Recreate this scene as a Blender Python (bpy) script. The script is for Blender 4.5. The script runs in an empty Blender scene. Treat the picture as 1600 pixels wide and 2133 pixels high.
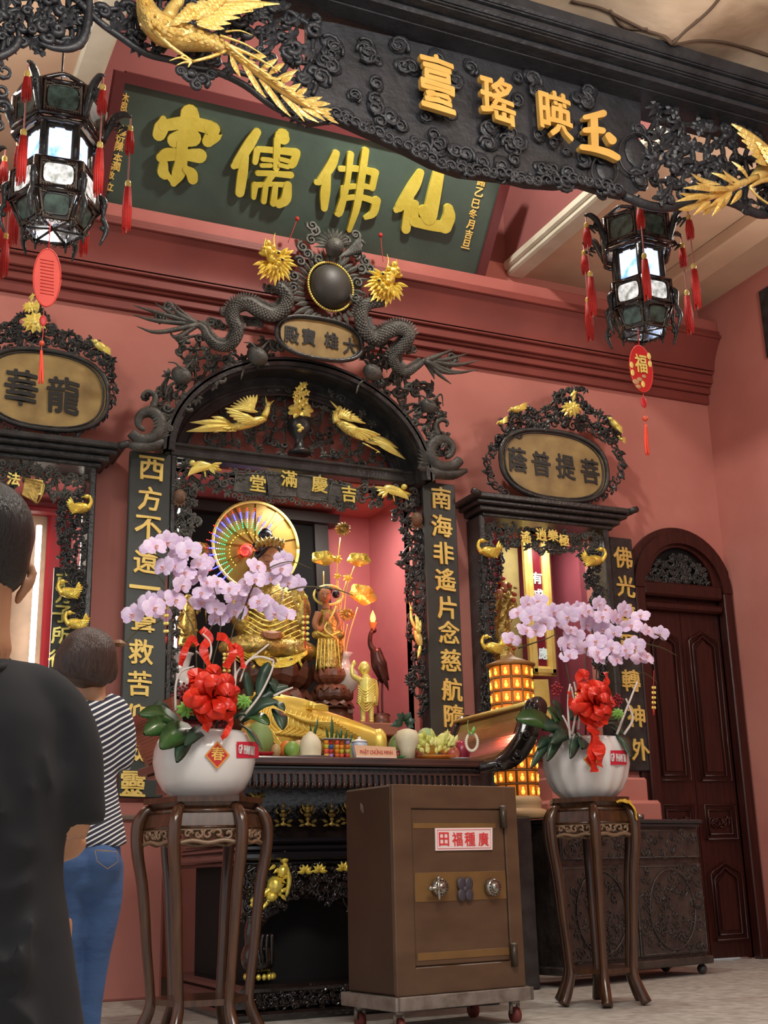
import bpy, math, random
from mathutils import Vector, Matrix, Quaternion
from mathutils.geometry import tessellate_polygon
R = random.Random(7)
sc = bpy.context.scene
COL = sc.collection
# ------------------------------------------------------------------ camera
F = 2572.7; CH = 0.80
YAW, PIT, ROL = 0.431737, 0.286921, -0.024969
fw = Vector((math.sin(YAW)*math.cos(PIT), math.cos(YAW)*math.cos(PIT), math.sin(PIT)))
rt0 = Vector((math.cos(YAW), -math.sin(YAW), 0)); up0 = rt0.cross(fw)
rt = math.cos(ROL)*rt0 + math.sin(ROL)*up0
up = -math.sin(ROL)*rt0 + math.cos(ROL)*up0
CAM = Vector((0, 0, CH))
cam = bpy.data.cameras.new('camera'); camo = bpy.data.objects.new('camera', cam); COL.objects.link(camo)
camo.matrix_world = Matrix(((rt.x, up.x, -fw.x, 0), (rt.y, up.y, -fw.y, 0), (rt.z, up.z, -fw.z, CH), (0, 0, 0, 1)))
cam.sensor_fit = 'HORIZONTAL'; cam.sensor_width = 36; cam.lens = F/1600*36; cam.clip_start = .05
sc.camera = camo
# ------------------------------------------------------------------ world, lights, exposure
w = bpy.data.worlds.new('world'); sc.world = w; w.use_nodes = True
w.node_tree.nodes['Background'].inputs[0].default_value = (.97, .98, 1.0, 1)
w.node_tree.nodes['Background'].inputs[1].default_value = 0.40
def light(name, kind, loc, energy, color, size=.1, rot=None, sizey=None):
    l = bpy.data.lights.new(name, kind); l.energy = energy; l.color = color
    if kind == 'AREA':
        l.size = size
        if sizey: l.shape = 'RECTANGLE'; l.size_y = sizey
    else: l.shadow_soft_size = size
    o = bpy.data.objects.new(name, l); o.location = loc
    if rot: o.rotation_euler = rot
    COL.objects.link(o); return o
light('hall_fill_light', 'AREA', (1.5, 2.2, 5.3), 180, (1, .97, .92), 2.2, (math.radians(38), 0, math.radians(-12)))  # unseen area light, added for the general brightness of the hall
light('nave_lamp', 'POINT', (4.1, 7.3, 7.7), 215, (1, .96, .86), .10)
light('aisle_fill_light', 'POINT', (7.0, 6.4, 5.3), 45, (1, .92, .82), .25)  # no fixture here: point light added to brighten the right aisle soffit
light('aisle_fill_light.001', 'POINT', (0.2, 7.0, 5.4), 45, (1, .92, .82), .25)  # same kind of added light, for the left aisle soffit
light('ceiling_fill_light', 'POINT', (3.6, 2.8, 4.5), 62, (1, .94, .84), .2)  # unseen point light, added to brighten the front hall ceiling
light('niche_lamp', 'AREA', (3.9, 9.62, 3.95), 15, (1, .95, .86), .9, (math.radians(12), 0, 0), .12)
light('niche_lamp.001', 'AREA', (6.0, 9.62, 3.85), 6, (1, .95, .86), .6, (math.radians(12), 0, 0), .12)
sc.view_settings.view_transform = 'Standard'
sc.view_settings.look = 'None'; sc.view_settings.gamma = 1; sc.view_settings.use_curve_mapping = False
sc.view_settings.exposure = 0.72
# ------------------------------------------------------------------ picture rays to points in the room
def ray(x, y): return fw + rt*((x-800)/F) - up*((y-1066.5)/F)
def U(x, y, Y):
    r = ray(x, y); return CAM + r*(Y/r.y)
def onz(x, y, z=0.):
    r = ray(x, y); return CAM + r*((z-CH)/r.z)
def onx(x, y, X):
    r = ray(x, y); return CAM + r*(X/r.x)
def kk(p): return (p-CAM).dot(fw)/F
class Surf:
    def __init__(s, Y=None, p0=None, n=None):
        s.Y = Y
        s.n = Vector((0, -1, 0)) if n is None else n.normalized()
        s.p0 = Vector((0, Y, 0)) if p0 is None else p0
        s.ax = Vector((1, 0, 0)); s.ay = s.n.cross(s.ax).normalized()
    def __call__(s, x, y, d=0.):
        r = ray(x, y); q = s.p0 + s.n*d
        return CAM + r*((q-CAM).dot(s.n)/r.dot(s.n))
def lin(c): return tuple(((v/255)/12.92 if v/255 <= .04045 else ((v/255+.055)/1.055)**2.4) for v in c)
# ------------------------------------------------------------------ materials
MC = {}
def mat(name, col, rough=.5, metal=0., emit=0., col2=None, scale=8., bump=0., bscale=30., detail=4., ecol=None, stretch=None, spec=None, coat=0, trans=0, sharp=False):
    if name in MC: return MC[name]
    m = bpy.data.materials.new(name); m.use_nodes = True; nt = m.node_tree; b = nt.nodes['Principled BSDF']
    c = lin(col)+(1,); b.inputs['Base Color'].default_value = c
    b.inputs['Roughness'].default_value = rough; b.inputs['Metallic'].default_value = metal
    if spec is not None: b.inputs['Specular IOR Level'].default_value = spec
    if coat: b.inputs['Coat Weight'].default_value = coat; b.inputs['Coat Roughness'].default_value = .15
    if trans: b.inputs['Transmission Weight'].default_value = trans
    tc = nt.nodes.new('ShaderNodeTexCoord'); src = tc.outputs['Object']
    if stretch:
        mp = nt.nodes.new('ShaderNodeMapping'); mp.inputs['Scale'].default_value = stretch
        nt.links.new(src, mp.inputs['Vector']); src = mp.outputs['Vector']
    if col2:
        n = nt.nodes.new('ShaderNodeTexNoise'); n.inputs['Scale'].default_value = scale; n.inputs['Detail'].default_value = detail
        nt.links.new(src, n.inputs['Vector'])
        r = nt.nodes.new('ShaderNodeValToRGB'); r.color_ramp.elements[0].position = .48 if sharp else .35; r.color_ramp.elements[1].position = .55 if sharp else .68
        r.color_ramp.elements[0].color = c; r.color_ramp.elements[1].color = lin(col2)+(1,)
        nt.links.new(n.outputs['Fac'], r.inputs['Fac']); nt.links.new(r.outputs['Color'], b.inputs['Base Color'])
        if emit and ecol is None: nt.links.new(r.outputs['Color'], b.inputs['Emission Color'])
    if emit:
        b.inputs['Emission Strength'].default_value = emit
        if not (col2 and ecol is None): b.inputs['Emission Color'].default_value = lin(ecol or col)+(1,)
    if bump:
        n2 = nt.nodes.new('ShaderNodeTexNoise'); n2.inputs['Scale'].default_value = bscale; n2.inputs['Detail'].default_value = 3
        nt.links.new(src, n2.inputs['Vector'])
        bp = nt.nodes.new('ShaderNodeBump'); bp.inputs['Strength'].default_value = bump; bp.inputs['Distance'].default_value = .02
        nt.links.new(n2.outputs['Fac'], bp.inputs['Height']); nt.links.new(bp.outputs['Normal'], b.inputs['Normal'])
    MC[name] = m; return m
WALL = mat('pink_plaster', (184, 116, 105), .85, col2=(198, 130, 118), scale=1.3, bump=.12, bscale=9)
NICH = mat('niche_plaster', (186, 100, 104), .8, col2=(198, 114, 114), scale=1.5, bump=.1, bscale=8)
CORN = mat('red_moulding_paint', (118, 54, 47), .6, col2=(132, 62, 54), scale=2, bump=.05, bscale=12)
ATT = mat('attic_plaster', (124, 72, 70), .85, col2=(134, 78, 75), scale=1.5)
CEIL = mat('tan_plaster', (214, 188, 162), .9, col2=(176, 148, 122), scale=2.2, bump=.35, bscale=7, detail=8)
SOFF = mat('soffit_plaster', (206, 178, 150), .9, col2=(186, 156, 130), scale=1.2, bump=.1, bscale=6)
STRIP = mat('cream_moulding', (206, 202, 184), .6, col2=(186, 180, 158), scale=3)
FLOOR = mat('worn_terrazzo', (196, 194, 186), .55, col2=(160, 156, 148), scale=14, detail=10, bump=.05)
BASEB = mat('grey_skirting', (120, 100, 88), .8)
DW = mat('black_lacquered_wood', (38, 39, 39), .34, col2=(60, 62, 61), scale=9, bump=.25, bscale=40)
DWB = mat('old_beam_wood', (33, 33, 36), .45, col2=(48, 48, 52), scale=6, bump=.3, bscale=25)
DWD = mat('dusty_carved_wood', (52, 53, 49), .5, col2=(92, 94, 88), scale=7, bump=.4, bscale=50)
DWG = mat('glossy_black_wood', (22, 16, 15), .16, col2=(38, 28, 25), scale=8, bump=.15, bscale=30, coat=.6)
BRW = mat('dark_red_brown_wood', (52, 26, 18), .28, col2=(78, 42, 26), scale=4, stretch=(6, 6, .8), bump=.05, coat=.3)
DOORM = mat('mahogany_door_wood', (46, 18, 15), .34, col2=(66, 26, 20), scale=5, stretch=(7, 7, .5), bump=.1, bscale=20)
STW = mat('stand_wood', (58, 36, 24), .24, col2=(84, 52, 30), scale=4, stretch=(8, 8, 1), coat=.4)
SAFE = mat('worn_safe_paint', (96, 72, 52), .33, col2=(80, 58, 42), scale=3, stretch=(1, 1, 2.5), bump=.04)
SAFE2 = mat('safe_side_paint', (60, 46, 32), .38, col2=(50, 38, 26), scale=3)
TAPE = mat('faded_tape_mark', (124, 92, 52), .33, col2=(108, 78, 46), scale=6)
STEEL = mat('dull_steel', (150, 142, 134), .45, .5, col2=(112, 102, 94), scale=12)
CHROME = mat('aged_chrome', (190, 186, 176), .25, .9, col2=(120, 112, 100), scale=40)
SIDEB = mat('carved_sideboard_wood', (56, 49, 46), .32, col2=(78, 70, 66), scale=10, bump=.5, bscale=35)
GOLD = mat('gold_leaf', (246, 224, 112), .28, .5, col2=(232, 202, 76), scale=20, bump=.25, bscale=45)
GOLD2 = mat('dark_gold', (200, 172, 92), .32, .6, col2=(128, 104, 54), scale=18, bump=.5, bscale=40)
GOLDP = mat('bright_gold_paint', (250, 236, 140), .32, .35, col2=(240, 220, 104), scale=12, bump=.1)
GOLDC = mat('matt_gold_lettering', (244, 216, 128), .45, .2, col2=(234, 200, 100), scale=9, bump=.15)
GREEN = mat('green_black_lacquer', (52, 68, 60), .5, col2=(66, 84, 74), scale=2, bump=.05)
BLK = mat('blackboard_lacquer', (48, 53, 49), .42, col2=(60, 65, 60), scale=3)
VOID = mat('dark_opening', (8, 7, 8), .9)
TAN = mat('tan_board', (166, 142, 86), .5, col2=(128, 106, 62), scale=5, detail=6)
INK = mat('black_ink', (28, 30, 28), .5)
WHITE = mat('glazed_white_porcelain', (226, 222, 218), .18, coat=.5)
CELAD = mat('pale_grey_porcelain', (196, 198, 192), .2, coat=.5)
PET = mat('lilac_petal', (226, 196, 234), .5, col2=(244, 230, 246), scale=1.6)
PETC = mat('peach_flower_lip', (226, 164, 160), .5)
LEAF = mat('glossy_leaf', (44, 78, 40), .3, col2=(66, 104, 52), scale=7, coat=.2)
LEAF2 = mat('dark_blue_green_leaf', (38, 62, 48), .35, col2=(58, 84, 66), scale=8)
SUCC = mat('lime_succulent', (140, 190, 86), .45, col2=(110, 164, 70), scale=14)
STEM = mat('brown_stem', (78, 70, 42), .6)
TWIG = mat('white_twig', (216, 206, 196), .7)
RIB = mat('red_satin_ribbon', (234, 58, 32), .35, col2=(198, 30, 20), scale=12)
BERRY = mat('dark_red_berry', (140, 20, 34), .3)
REDT = mat('red_silk', (214, 46, 36), .6, col2=(190, 34, 30), scale=40)
PINKS = mat('pink_cord', (206, 128, 116), .6)
REDP = mat('red_card', (192, 34, 34), .5)
ORP = mat('orange_red_card', (226, 78, 60), .6, col2=(214, 66, 50), scale=6)
SKIN = mat('skin', (188, 134, 98), .5, bump=.05, bscale=60)
SKIN2 = mat('painted_skin', (168, 112, 74), .45)
HAIRB = mat('black_hair', (24, 20, 18), .4, col2=(40, 34, 30), scale=30, stretch=(14, 14, 1), bump=.4, bscale=20)
HAIRN = mat('dark_brown_hair', (44, 28, 22), .38, col2=(74, 50, 40), scale=16, stretch=(14, 14, .7), bump=.4, bscale=24)
SHIRT = mat('black_cotton', (34, 34, 36), .85, bump=.9, bscale=3.2, detail=2)
DENIM = mat('blue_denim', (44, 68, 108), .85, col2=(64, 92, 134), scale=5, stretch=(1, 1, 2.2), bump=.35, bscale=9)
# ------------------------------------------------------------------ objects
ORG = {}
def tag(o, label, cat, group=None, kind=None):
    o['label'] = label; o['category'] = cat
    if group: o['group'] = group
    if kind: o['kind'] = kind
    return o
def thing(name, loc, label, cat, group=None):
    o = bpy.data.objects.new(name, None); o.location = loc; o.empty_display_size = .05; COL.objects.link(o)
    ORG[o] = Vector(loc); return tag(o, label, cat, group)
def cr(pts, n=4):
    """smooth curve through the points"""
    if len(pts) < 3: return [Vector(p) for p in pts]
    P = [Vector(p) for p in pts]; P = [P[0]*2-P[1]]+P+[P[-1]*2-P[-2]]; out = []
    for i in range(1, len(P)-2):
        a, b, c, d = P[i-1:i+3]
        for j in range(n):
            t = j/n
            out.append(.5*((2*b)+(c-a)*t+(2*a-5*b+4*c-d)*t*t+(3*b-a-3*c+d)*t**3))
    out.append(P[-2]); return out
def interp(l, n):
    if not isinstance(l, (list, tuple)): return [l]*n
    o = []
    for i in range(n):
        t = i*(len(l)-1)/max(1, n-1); a = min(int(t), len(l)-2) if len(l) > 1 else 0; f = t-a
        o.append(l[a]*(1-f)+l[min(a+1, len(l)-1)]*f)
    return o
class MB:
    def __init__(s): s.v = []; s.f = []; s.sm = []; s.mi = []; s.m = 0
    def add(s, vs, fs, smooth=True):
        b = len(s.v); s.v.extend(vs)
        for f in fs: s.f.append(tuple(i+b for i in f)); s.sm.append(smooth); s.mi.append(s.m)
    def box(s, c, size, M3=None, bev=0.):
        c = Vector(c); hx, hy, hz = size[0]/2, size[1]/2, size[2]/2; M3 = M3 or Matrix.Identity(3)
        if not bev:
            vs = [c+M3@Vector((x*hx, y*hy, z*hz)) for x in (-1, 1) for y in (-1, 1) for z in (-1, 1)]
            s.add(vs, [(0, 1, 3, 2), (4, 6, 7, 5), (0, 4, 5, 1), (2, 3, 7, 6), (0, 2, 6, 4), (1, 5, 7, 3)], False); return
        b = min(bev, hx*.9, hy*.9, hz*.9); vs = []; idx = {}
        for x in (-1, 1):
            for y in (-1, 1):
                for z in (-1, 1):
                    for k in range(3):
                        p = [x*(hx-b), y*(hy-b), z*(hz-b)]; p[k] = (x, y, z)[k]*(hx, hy, hz)[k]
                        idx[(x, y, z, k)] = len(vs); vs.append(c+M3@Vector(p))
        fs = []
        for k in range(3):
            a, d = [(1, 2), (2, 0), (0, 1)][k]
            for sg in (-1, 1):
                q = []
                for (u, t) in ((-1, -1), (1, -1), (1, 1), (-1, 1)):
                    e = [0, 0, 0]; e[k] = sg; e[a] = u; e[d] = t; q.append(idx[(e[0], e[1], e[2], k)])
                fs.append(q if sg > 0 else q[::-1])
        for k in range(3):
            a, d = [(1, 2), (2, 0), (0, 1)][k]
            for u in (-1, 1):
                for t in (-1, 1):
                    e1 = [0]*3; e2 = [0]*3; e1[k] = -1; e2[k] = 1
                    for e in (e1, e2): e[a] = u; e[d] = t
                    q = [idx[(*e1, a)], idx[(*e2, a)], idx[(*e2, d)], idx[(*e1, d)]]
                    fs.append(q if u*t < 0 else q[::-1])
        for x in (-1, 1):
            for y in (-1, 1):
                for z in (-1, 1):
                    q = [idx[(x, y, z, k)] for k in range(3)]; fs.append(q if x*y*z > 0 else q[::-1])
        s.add(vs, fs, False)
    def bb(s, x0, x1, y0, y1, z0, z1, bev=0.): s.box(((x0+x1)/2, (y0+y1)/2, (z0+z1)/2), (abs(x1-x0), abs(y1-y0), abs(z1-z0)), None, bev)
    def tube(s, pts, r, n=6, flat=1., cap=True, nrm=None):
        pts = [Vector(p) for p in pts]; rr = interp(r, len(pts)); L = len(pts)
        if L < 2: return
        prev = None; vs = []
        for i, p in enumerate(pts):
            t = (pts[min(i+1, L-1)]-pts[max(i-1, 0)])
            if t.length < 1e-9: t = Vector((0, 0, 1))
            t.normalize()
            if nrm is not None:
                a = t.cross(nrm)
                if a.length < 1e-4: a = t.orthogonal()
                a.normalize(); b = t.cross(a)
            else:
                if prev is None: a = t.orthogonal().normalized()
                else:
                    a = prev-t*prev.dot(t)
                    a = a.normalized() if a.length > 1e-6 else t.orthogonal().normalized()
                b = t.cross(a); prev = a
            for j in range(n):
                an = 2*math.pi*j/n; vs.append(p+a*(rr[i]*math.cos(an))+b*(rr[i]*flat*math.sin(an)))
        fs = [(i*n+j, i*n+(j+1) % n, (i+1)*n+(j+1) % n, (i+1)*n+j) for i in range(L-1) for j in range(n)]
        if cap: fs += [tuple(range(n))[::-1], tuple(range((L-1)*n, L*n))]
        s.add(vs, fs)
    def ell(s, c, r, M3=None, nu=10, nv=6):
        c = Vector(c); M3 = M3 or Matrix.Identity(3)
        if not isinstance(r, (tuple, list)): r = (r, r, r)
        vs = [c+M3@Vector((0, 0, r[2]))]
        for i in range(1, nv):
            a = math.pi*i/nv
            for j in range(nu):
                b = 2*math.pi*j/nu; vs.append(c+M3@Vector((r[0]*math.sin(a)*math.cos(b), r[1]*math.sin(a)*math.sin(b), r[2]*math.cos(a))))
        vs.append(c+M3@Vector((0, 0, -r[2]))); e = len(vs)-1
        fs = [(0, 1+j, 1+(j+1) % nu) for j in range(nu)]
        for i in range(nv-2):
            for j in range(nu):
                fs.append((1+i*nu+j, 1+(i+1)*nu+j, 1+(i+1)*nu+(j+1) % nu, 1+i*nu+(j+1) % nu))
        fs += [(e, 1+(nv-2)*nu+(j+1) % nu, 1+(nv-2)*nu+j) for j in range(nu)]
        s.add(vs, fs)
    def lathe(s, c, prof, n=24, flute=0., nf=8, smooth=True):
        c = Vector(c); vs = []
        for (r, z) in prof:
            for j in range(n):
                a = 2*math.pi*j/n; q = r*(1+flute*abs(math.cos(nf*a/2))-flute) if flute else r
                vs.append(c+Vector((q*math.cos(a), q*math.sin(a), z)))
        fs = [(i*n+j, i*n+(j+1) % n, (i+1)*n+(j+1) % n, (i+1)*n+j) for i in range(len(prof)-1) for j in range(n)]
        fs += [tuple(range(n))[::-1], tuple(range((len(prof)-1)*n, len(prof)*n))]
        s.add(vs, fs, smooth)
    def prism(s, front, back, smooth=False):
        """front/back rings of equal length; front triangulated"""
        n = len(front)
        if n < 3: return
        nn = Vector((0, 0, 0))
        for i in range(n): nn += front[i].cross(front[(i+1) % n])
        ref = (front[0]-back[0])
        rev = nn.dot(ref) < 0
        if rev: front = front[::-1]; back = back[::-1]
        tr = tessellate_polygon([front]); vs = list(front)+list(back); fs = []
        for t in tr:
            a, b, c = t
            if (front[b]-front[a]).cross(front[c]-front[a]).dot(ref) < 0: a, b, c = a, c, b
            fs += [(a, b, c), (a+n, c+n, b+n)]
        fs += [(i, i+n, (i+1) % n+n, (i+1) % n) for i in range(n)]
        s.add(vs, fs, smooth)
    def leaf(s, a, b, wd, nrm, bend=0., th=.25, seg=6, tipw=.0, basew=.2, peak=.45):
        """thick tapered leaf/feather from a to b, ridged towards nrm"""
        a = Vector(a); b = Vector(b); d = b-a; L = d.length
        if L < 1e-6: return
        d.normalize(); sd = d.cross(nrm)
        if sd.length < 1e-4: sd = d.orthogonal()
        sd.normalize(); nn = sd.cross(d).normalized(); vs = []
        for i in range(seg+1):
            t = i/seg; p = a+d*(L*t)+nn*(bend*L*math.sin(math.pi*t))
            if t < peak: q = basew+(1-basew)*math.sin(t/peak*math.pi/2)
            else: q = tipw+(1-tipw)*math.cos((t-peak)/(1-peak)*math.pi/2)
            q = max(q, .03)*wd/2
            vs += [p-sd*q, p+nn*q*th*1.6, p+sd*q, p-nn*q*th*.7]
        fs = [(i*4+j, i*4+(j+1) % 4, (i+1)*4+(j+1) % 4, (i+1)*4+j) for i in range(seg) for j in range(4)]
        fs += [(0, 3, 2, 1), tuple(range(seg*4, seg*4+4))]
        s.add(vs, fs, False)
    def build(s, name, m, parent=None, label=None, kind=None, org=None, smooth=None):
        if not s.v: return None
        if org is None:
            xs = [v[0] for v in s.v]; ys = [v[1] for v in s.v]; zs = [v[2] for v in s.v]
            org = Vector(((min(xs)+max(xs))/2, (min(ys)+max(ys))/2, min(zs) if parent is None else (min(zs)+max(zs))/2))
        me = bpy.data.meshes.new(name); me.from_pydata([(v[0]-org[0], v[1]-org[1], v[2]-org[2]) for v in s.v], [], s.f)
        for mm in (m if isinstance(m, (list, tuple)) else [m]): me.materials.append(mm)
        me.polygons.foreach_set('use_smooth', s.sm if smooth is None else [smooth]*len(s.f))
        me.polygons.foreach_set('material_index', s.mi); me.update()
        o = bpy.data.objects.new(name, me); COL.objects.link(o); ORG[o] = Vector(org)
        if parent is not None: o.parent = parent; o.location = ORG[o]-ORG[parent]
        else: o.location = org
        if label: o['label'] = label
        if kind: o['kind'] = kind
        return o
def dup(o, loc=None, rot=None, scl=None, parent=None, keep=True):
    c = o.copy(); COL.objects.link(c); c.parent = parent if parent is not None else o.parent
    if loc is not None: c.location = loc
    if rot is not None: c.rotation_euler = rot
    if scl is not None: c.scale = scl
    return c
def blob(o, vox, sm=4, fac=.5):
    r = o.modifiers.new('r', 'REMESH'); r.mode = 'VOXEL'; r.voxel_size = vox; r.use_smooth_shade = True
    if sm: t = o.modifiers.new('s', 'SMOOTH'); t.iterations = sm; t.factor = fac
    return o
def struct(mb, name, m, label=None, cat=None): 
    o = mb.build(name, m, None); o['kind'] = 'structure'
    if label: o['label'] = label
    if cat: o['category'] = cat
    return o
# ---- drawing helpers in picture coordinates laid on a real surface
def tp(mb, S, pts, wpx, d=.02, n=6, flat=1., sub=4):
    P = [S(p[0], p[1], d+(p[2] if len(p) > 2 else 0)) for p in pts]; k = kk(P[0]); C = cr(P, sub)
    rr = interp([v*k/2 for v in wpx] if isinstance(wpx, (list, tuple)) else wpx*k/2, len(C))
    mb.tube(C, rr, n, flat, nrm=S.n if flat != 1 else None)
def poly(mb, S, pts, d0, d1):
    mb.prism([S(x, y, d1) for x, y in pts], [S(x, y, d1)-S.n*(d1-d0) for x, y in pts])
def lf(mb, S, a, b, wpx, d=.02, d2=None, bend=.1, th=.3, seg=6, **kw):
    A = S(a[0], a[1], d); B = S(b[0], b[1], d if d2 is None else d2)
    mb.leaf(A, B, wpx*kk(A), S.n, bend, th, seg, **kw)
def el(mb, S, c, rx, ry=None, d=.02, rd=None, ang=0., nu=10, nv=6):
    P = S(c[0], c[1], d); k = kk(P); ry = rx if ry is None else ry; rd = min(rx, ry) if rd is None else rd
    ca, sa = math.cos(math.radians(ang)), math.sin(math.radians(ang))
    ax = S.ax*ca+S.ay*sa; ay = -S.ax*sa+S.ay*ca
    M3 = Matrix((ax, ay, ax.cross(ay))).transposed()
    mb.ell(P, (rx*k, ry*k, rd*k), M3, nu, nv)
def spiral(mb, S, c, r, turns, a0, dr, w, d=.02, n=5, seg=13, rise=.01):
    P = S(c[0], c[1], d); k = kk(P); pts = []; rr = []
    for i in range(seg):
        t = i/(seg-1); a = a0+dr*2*math.pi*turns*t; q = r*k*(1-.82*t)
        pts.append(P+S.ax*(q*math.cos(a))+S.ay*(q*math.sin(a))+S.n*(rise*t)); rr.append(w*k/2*(1-.55*t))
    mb.tube(pts, rr, n)
def inpoly(x, y, P):
    c = False; j = len(P)-1
    for i in range(len(P)):
        if (P[i][1] > y) != (P[j][1] > y) and x < (P[j][0]-P[i][0])*(y-P[i][1])/(P[j][1]-P[i][1]+1e-9)+P[i][0]: c = not c
        j = i
    return c
def fret(mb, S, P, step, r, w, seed, d=.03, dv=.03, leafy=.3, ros=.12, edge=True, border=0):
    q = random.Random(seed); xs = [p[0] for p in P]; ys = [p[1] for p in P]; pts = []
    y = min(ys)+step*.4
    while y < max(ys):
        x = min(xs)+step*.4
        while x < max(xs):
            a, b = x+q.uniform(-.35, .35)*step, y+q.uniform(-.35, .35)*step
            if inpoly(a, b, P): pts.append((a, b))
            x += step
        y += step
    for (a, b) in pts:
        dd = d+q.uniform(-dv, dv); u = q.random()
        if u < ros:
            for i in range(5):
                an = i*1.2566+q.random(); lf(mb, S, (a, b), (a+r*1.0*math.cos(an), b+r*1.0*math.sin(an)), r*.9, dd+.01, dd+.02, .1, .45, 3, tipw=.3)
            el(mb, S, (a, b), r*.35, d=dd+.025, nu=6, nv=4)
        elif u < ros+leafy:
            a0 = q.random()*6.28
            for i in range(4):
                an = a0+i*.8; lf(mb, S, (a, b), (a+r*1.5*math.cos(an), b+r*1.5*math.sin(an)), r*.8, dd, dd+.01, .15, .45, 4, tipw=.1)
        elif u < ros+leafy+.18:
            el(mb, S, (a, b), r*q.uniform(.5, .85), r*q.uniform(.4, .7), dd, rd=r*.5, ang=q.uniform(0, 180), nu=8, nv=5); spiral(mb, S, (a, b), r*.8, 1.2, q.random()*6.28, q.choice((-1, 1)), w*1.2, dd+.012, 5, 9)
        else: spiral(mb, S, (a, b), r*q.uniform(.8, 1.2), q.uniform(.9, 1.4), q.random()*6.28, q.choice((-1, 1)), w*1.75, dd)
    for i, (a, b) in enumerate(pts):
        near = sorted(pts[max(0, i-40):i], key=lambda p: (p[0]-a)**2+(p[1]-b)**2)[:2]
        for (e, g) in near:
            if (e-a)**2+(g-b)**2 < (2.0*step)**2:
                o = q.uniform(-.3, .3)*step
                tp(mb, S, [(a, b), ((a+e)/2+o, (b+g)/2-o), (e, g)], w*1.15, d+q.uniform(-dv, dv)*.5, 5, sub=3)
    if border:
        tp(mb, S, list(P)+[P[0]], border, d, 5, sub=2)
def feathers(par, nm, m, S, items, kind=None):
    """each (a, b, width, depth a, depth b, bend) becomes a feather or leaf object of its own"""
    for (a, b, w_, d, d2, bd) in items:
        g = MB(); lf(g, S, a, b, w_, d, d2, bd, .35, 6, tipw=.12); g.build(nm, m, par)
# ---- lettering
TX = {}
def glyph(ch, bold):
    key = (ch, bold)
    if key in TX: return TX[key]
    c = bpy.data.curves.new('lettering', 'FONT'); c.body = ch; c.resolution_u = 2; c.size = 1
    o = bpy.data.objects.new('lettering', c); COL.objects.link(o)
    dg = bpy.context.evaluated_depsgraph_get(); dg.update()
    me = bpy.data.meshes.new_from_object(o.evaluated_get(dg))
    vs = [v.co.copy() for v in me.vertices]; fs = [tuple(p.vertices) for p in me.polygons]
    ec = {}
    for f in fs:
        for i in range(len(f)):
            e = (f[i], f[(i+1) % len(f)])
            ec[(min(e), max(e))] = ec.get((min(e), max(e)), 0)+1
    bd = []
    for f in fs:
        for i in range(len(f)):
            e = (f[i], f[(i+1) % len(f)])
            if ec[(min(e), max(e))] == 1: bd.append(e)
    bpy.data.objects.remove(o); bpy.data.curves.remove(c); bpy.data.meshes.remove(me)
    x0 = min(v.x for v in vs); x1 = max(v.x for v in vs); y0 = min(v.y for v in vs); y1 = max(v.y for v in vs)
    TX[key] = (vs, fs, bd, ((x0+x1)/2, (y0+y1)/2, x1-x0, y1-y0)); return TX[key]
def letters(mb, S, ch, x, y, hpx, bold=.035, d=.004, th=.008, wid=1., ang=0., wpx=None, wob=0.):
    """raised character(s) centred on picture point (x, y), hpx tall"""
    vs, fs, bd, (cx, cy, gw, gh) = glyph(ch, bold)
    P = S(x, y, 0); k = kk(P); sz = hpx*k/max(gh, .75 if len(ch) == 1 and wpx is None else gh); szx = sz*wid if wpx is None else wpx*k/gw
    ca, sa = math.cos(math.radians(ang)), math.sin(math.radians(ang))
    bold = bold*.52
    offs = [(0, 0)]+([(bold*math.cos(a)*1.15, bold*math.sin(a)) for a in (0, 1.05, 2.09, 3.14, 4.19, 5.24)] if bold else [])
    for i, (ox, oy) in enumerate(offs):
        z = d+th+.0004*i; out = []
        for v in vs:
            gx, gy = v.x-cx+ox, v.y-cy+oy
            if wob: gx += wob*math.sin(gy*9+gx*3); gy += wob*math.sin(gx*8+1)-gx*wob*2.2
            X, Y = gx*szx, gy*sz
            out.append(P+S.ax*(X*ca-Y*sa)+S.ay*(X*sa+Y*ca)+S.n*z)
        n = len(out); back = [p-S.n*th for p in out]
        mb.add(out+back, fs+[(b, a, a+n, b+n) for a, b in bd], False)
def stroke(mb, S, pts, d=.004, th=.015):
    """brush stroke; pts (x, y, width px)"""
    P = cr([(p[0], p[1], p[2]) for p in pts], 4); L = len(P); l = []; r = []
    for i, p in enumerate(P):
        t = P[min(i+1, L-1)]-P[max(i-1, 0)]; t.z = 0
        if t.length < 1e-6: t = Vector((1, 0, 0))
        t.normalize(); nx, ny = -t.y, t.x; w = p.z/2
        l.append((p.x+nx*w, p.y+ny*w)); r.append((p.x-nx*w, p.y-ny*w))
    def cap(c, ex, ey, nx, ny, w):
        return [(c.x+w*(nx*math.cos(a)+ex*math.sin(a)), c.y+w*(ny*math.cos(a)+ey*math.sin(a))) for a in (.5, 1.05, 1.57, 2.1, 2.64)]
    t1 = (P[-1]-P[-2]); t1.z = 0; t1.normalize(); t0 = (P[0]-P[1]); t0.z = 0; t0.normalize()
    ring = l+cap(P[-1], t1.x, t1.y, -t1.y, t1.x, P[-1].z/2)+r[::-1]+cap(P[0], t0.x, t0.y, -t0.y, t0.x, P[0].z/2)
    poly(mb, S, ring, d, d+th)
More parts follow.
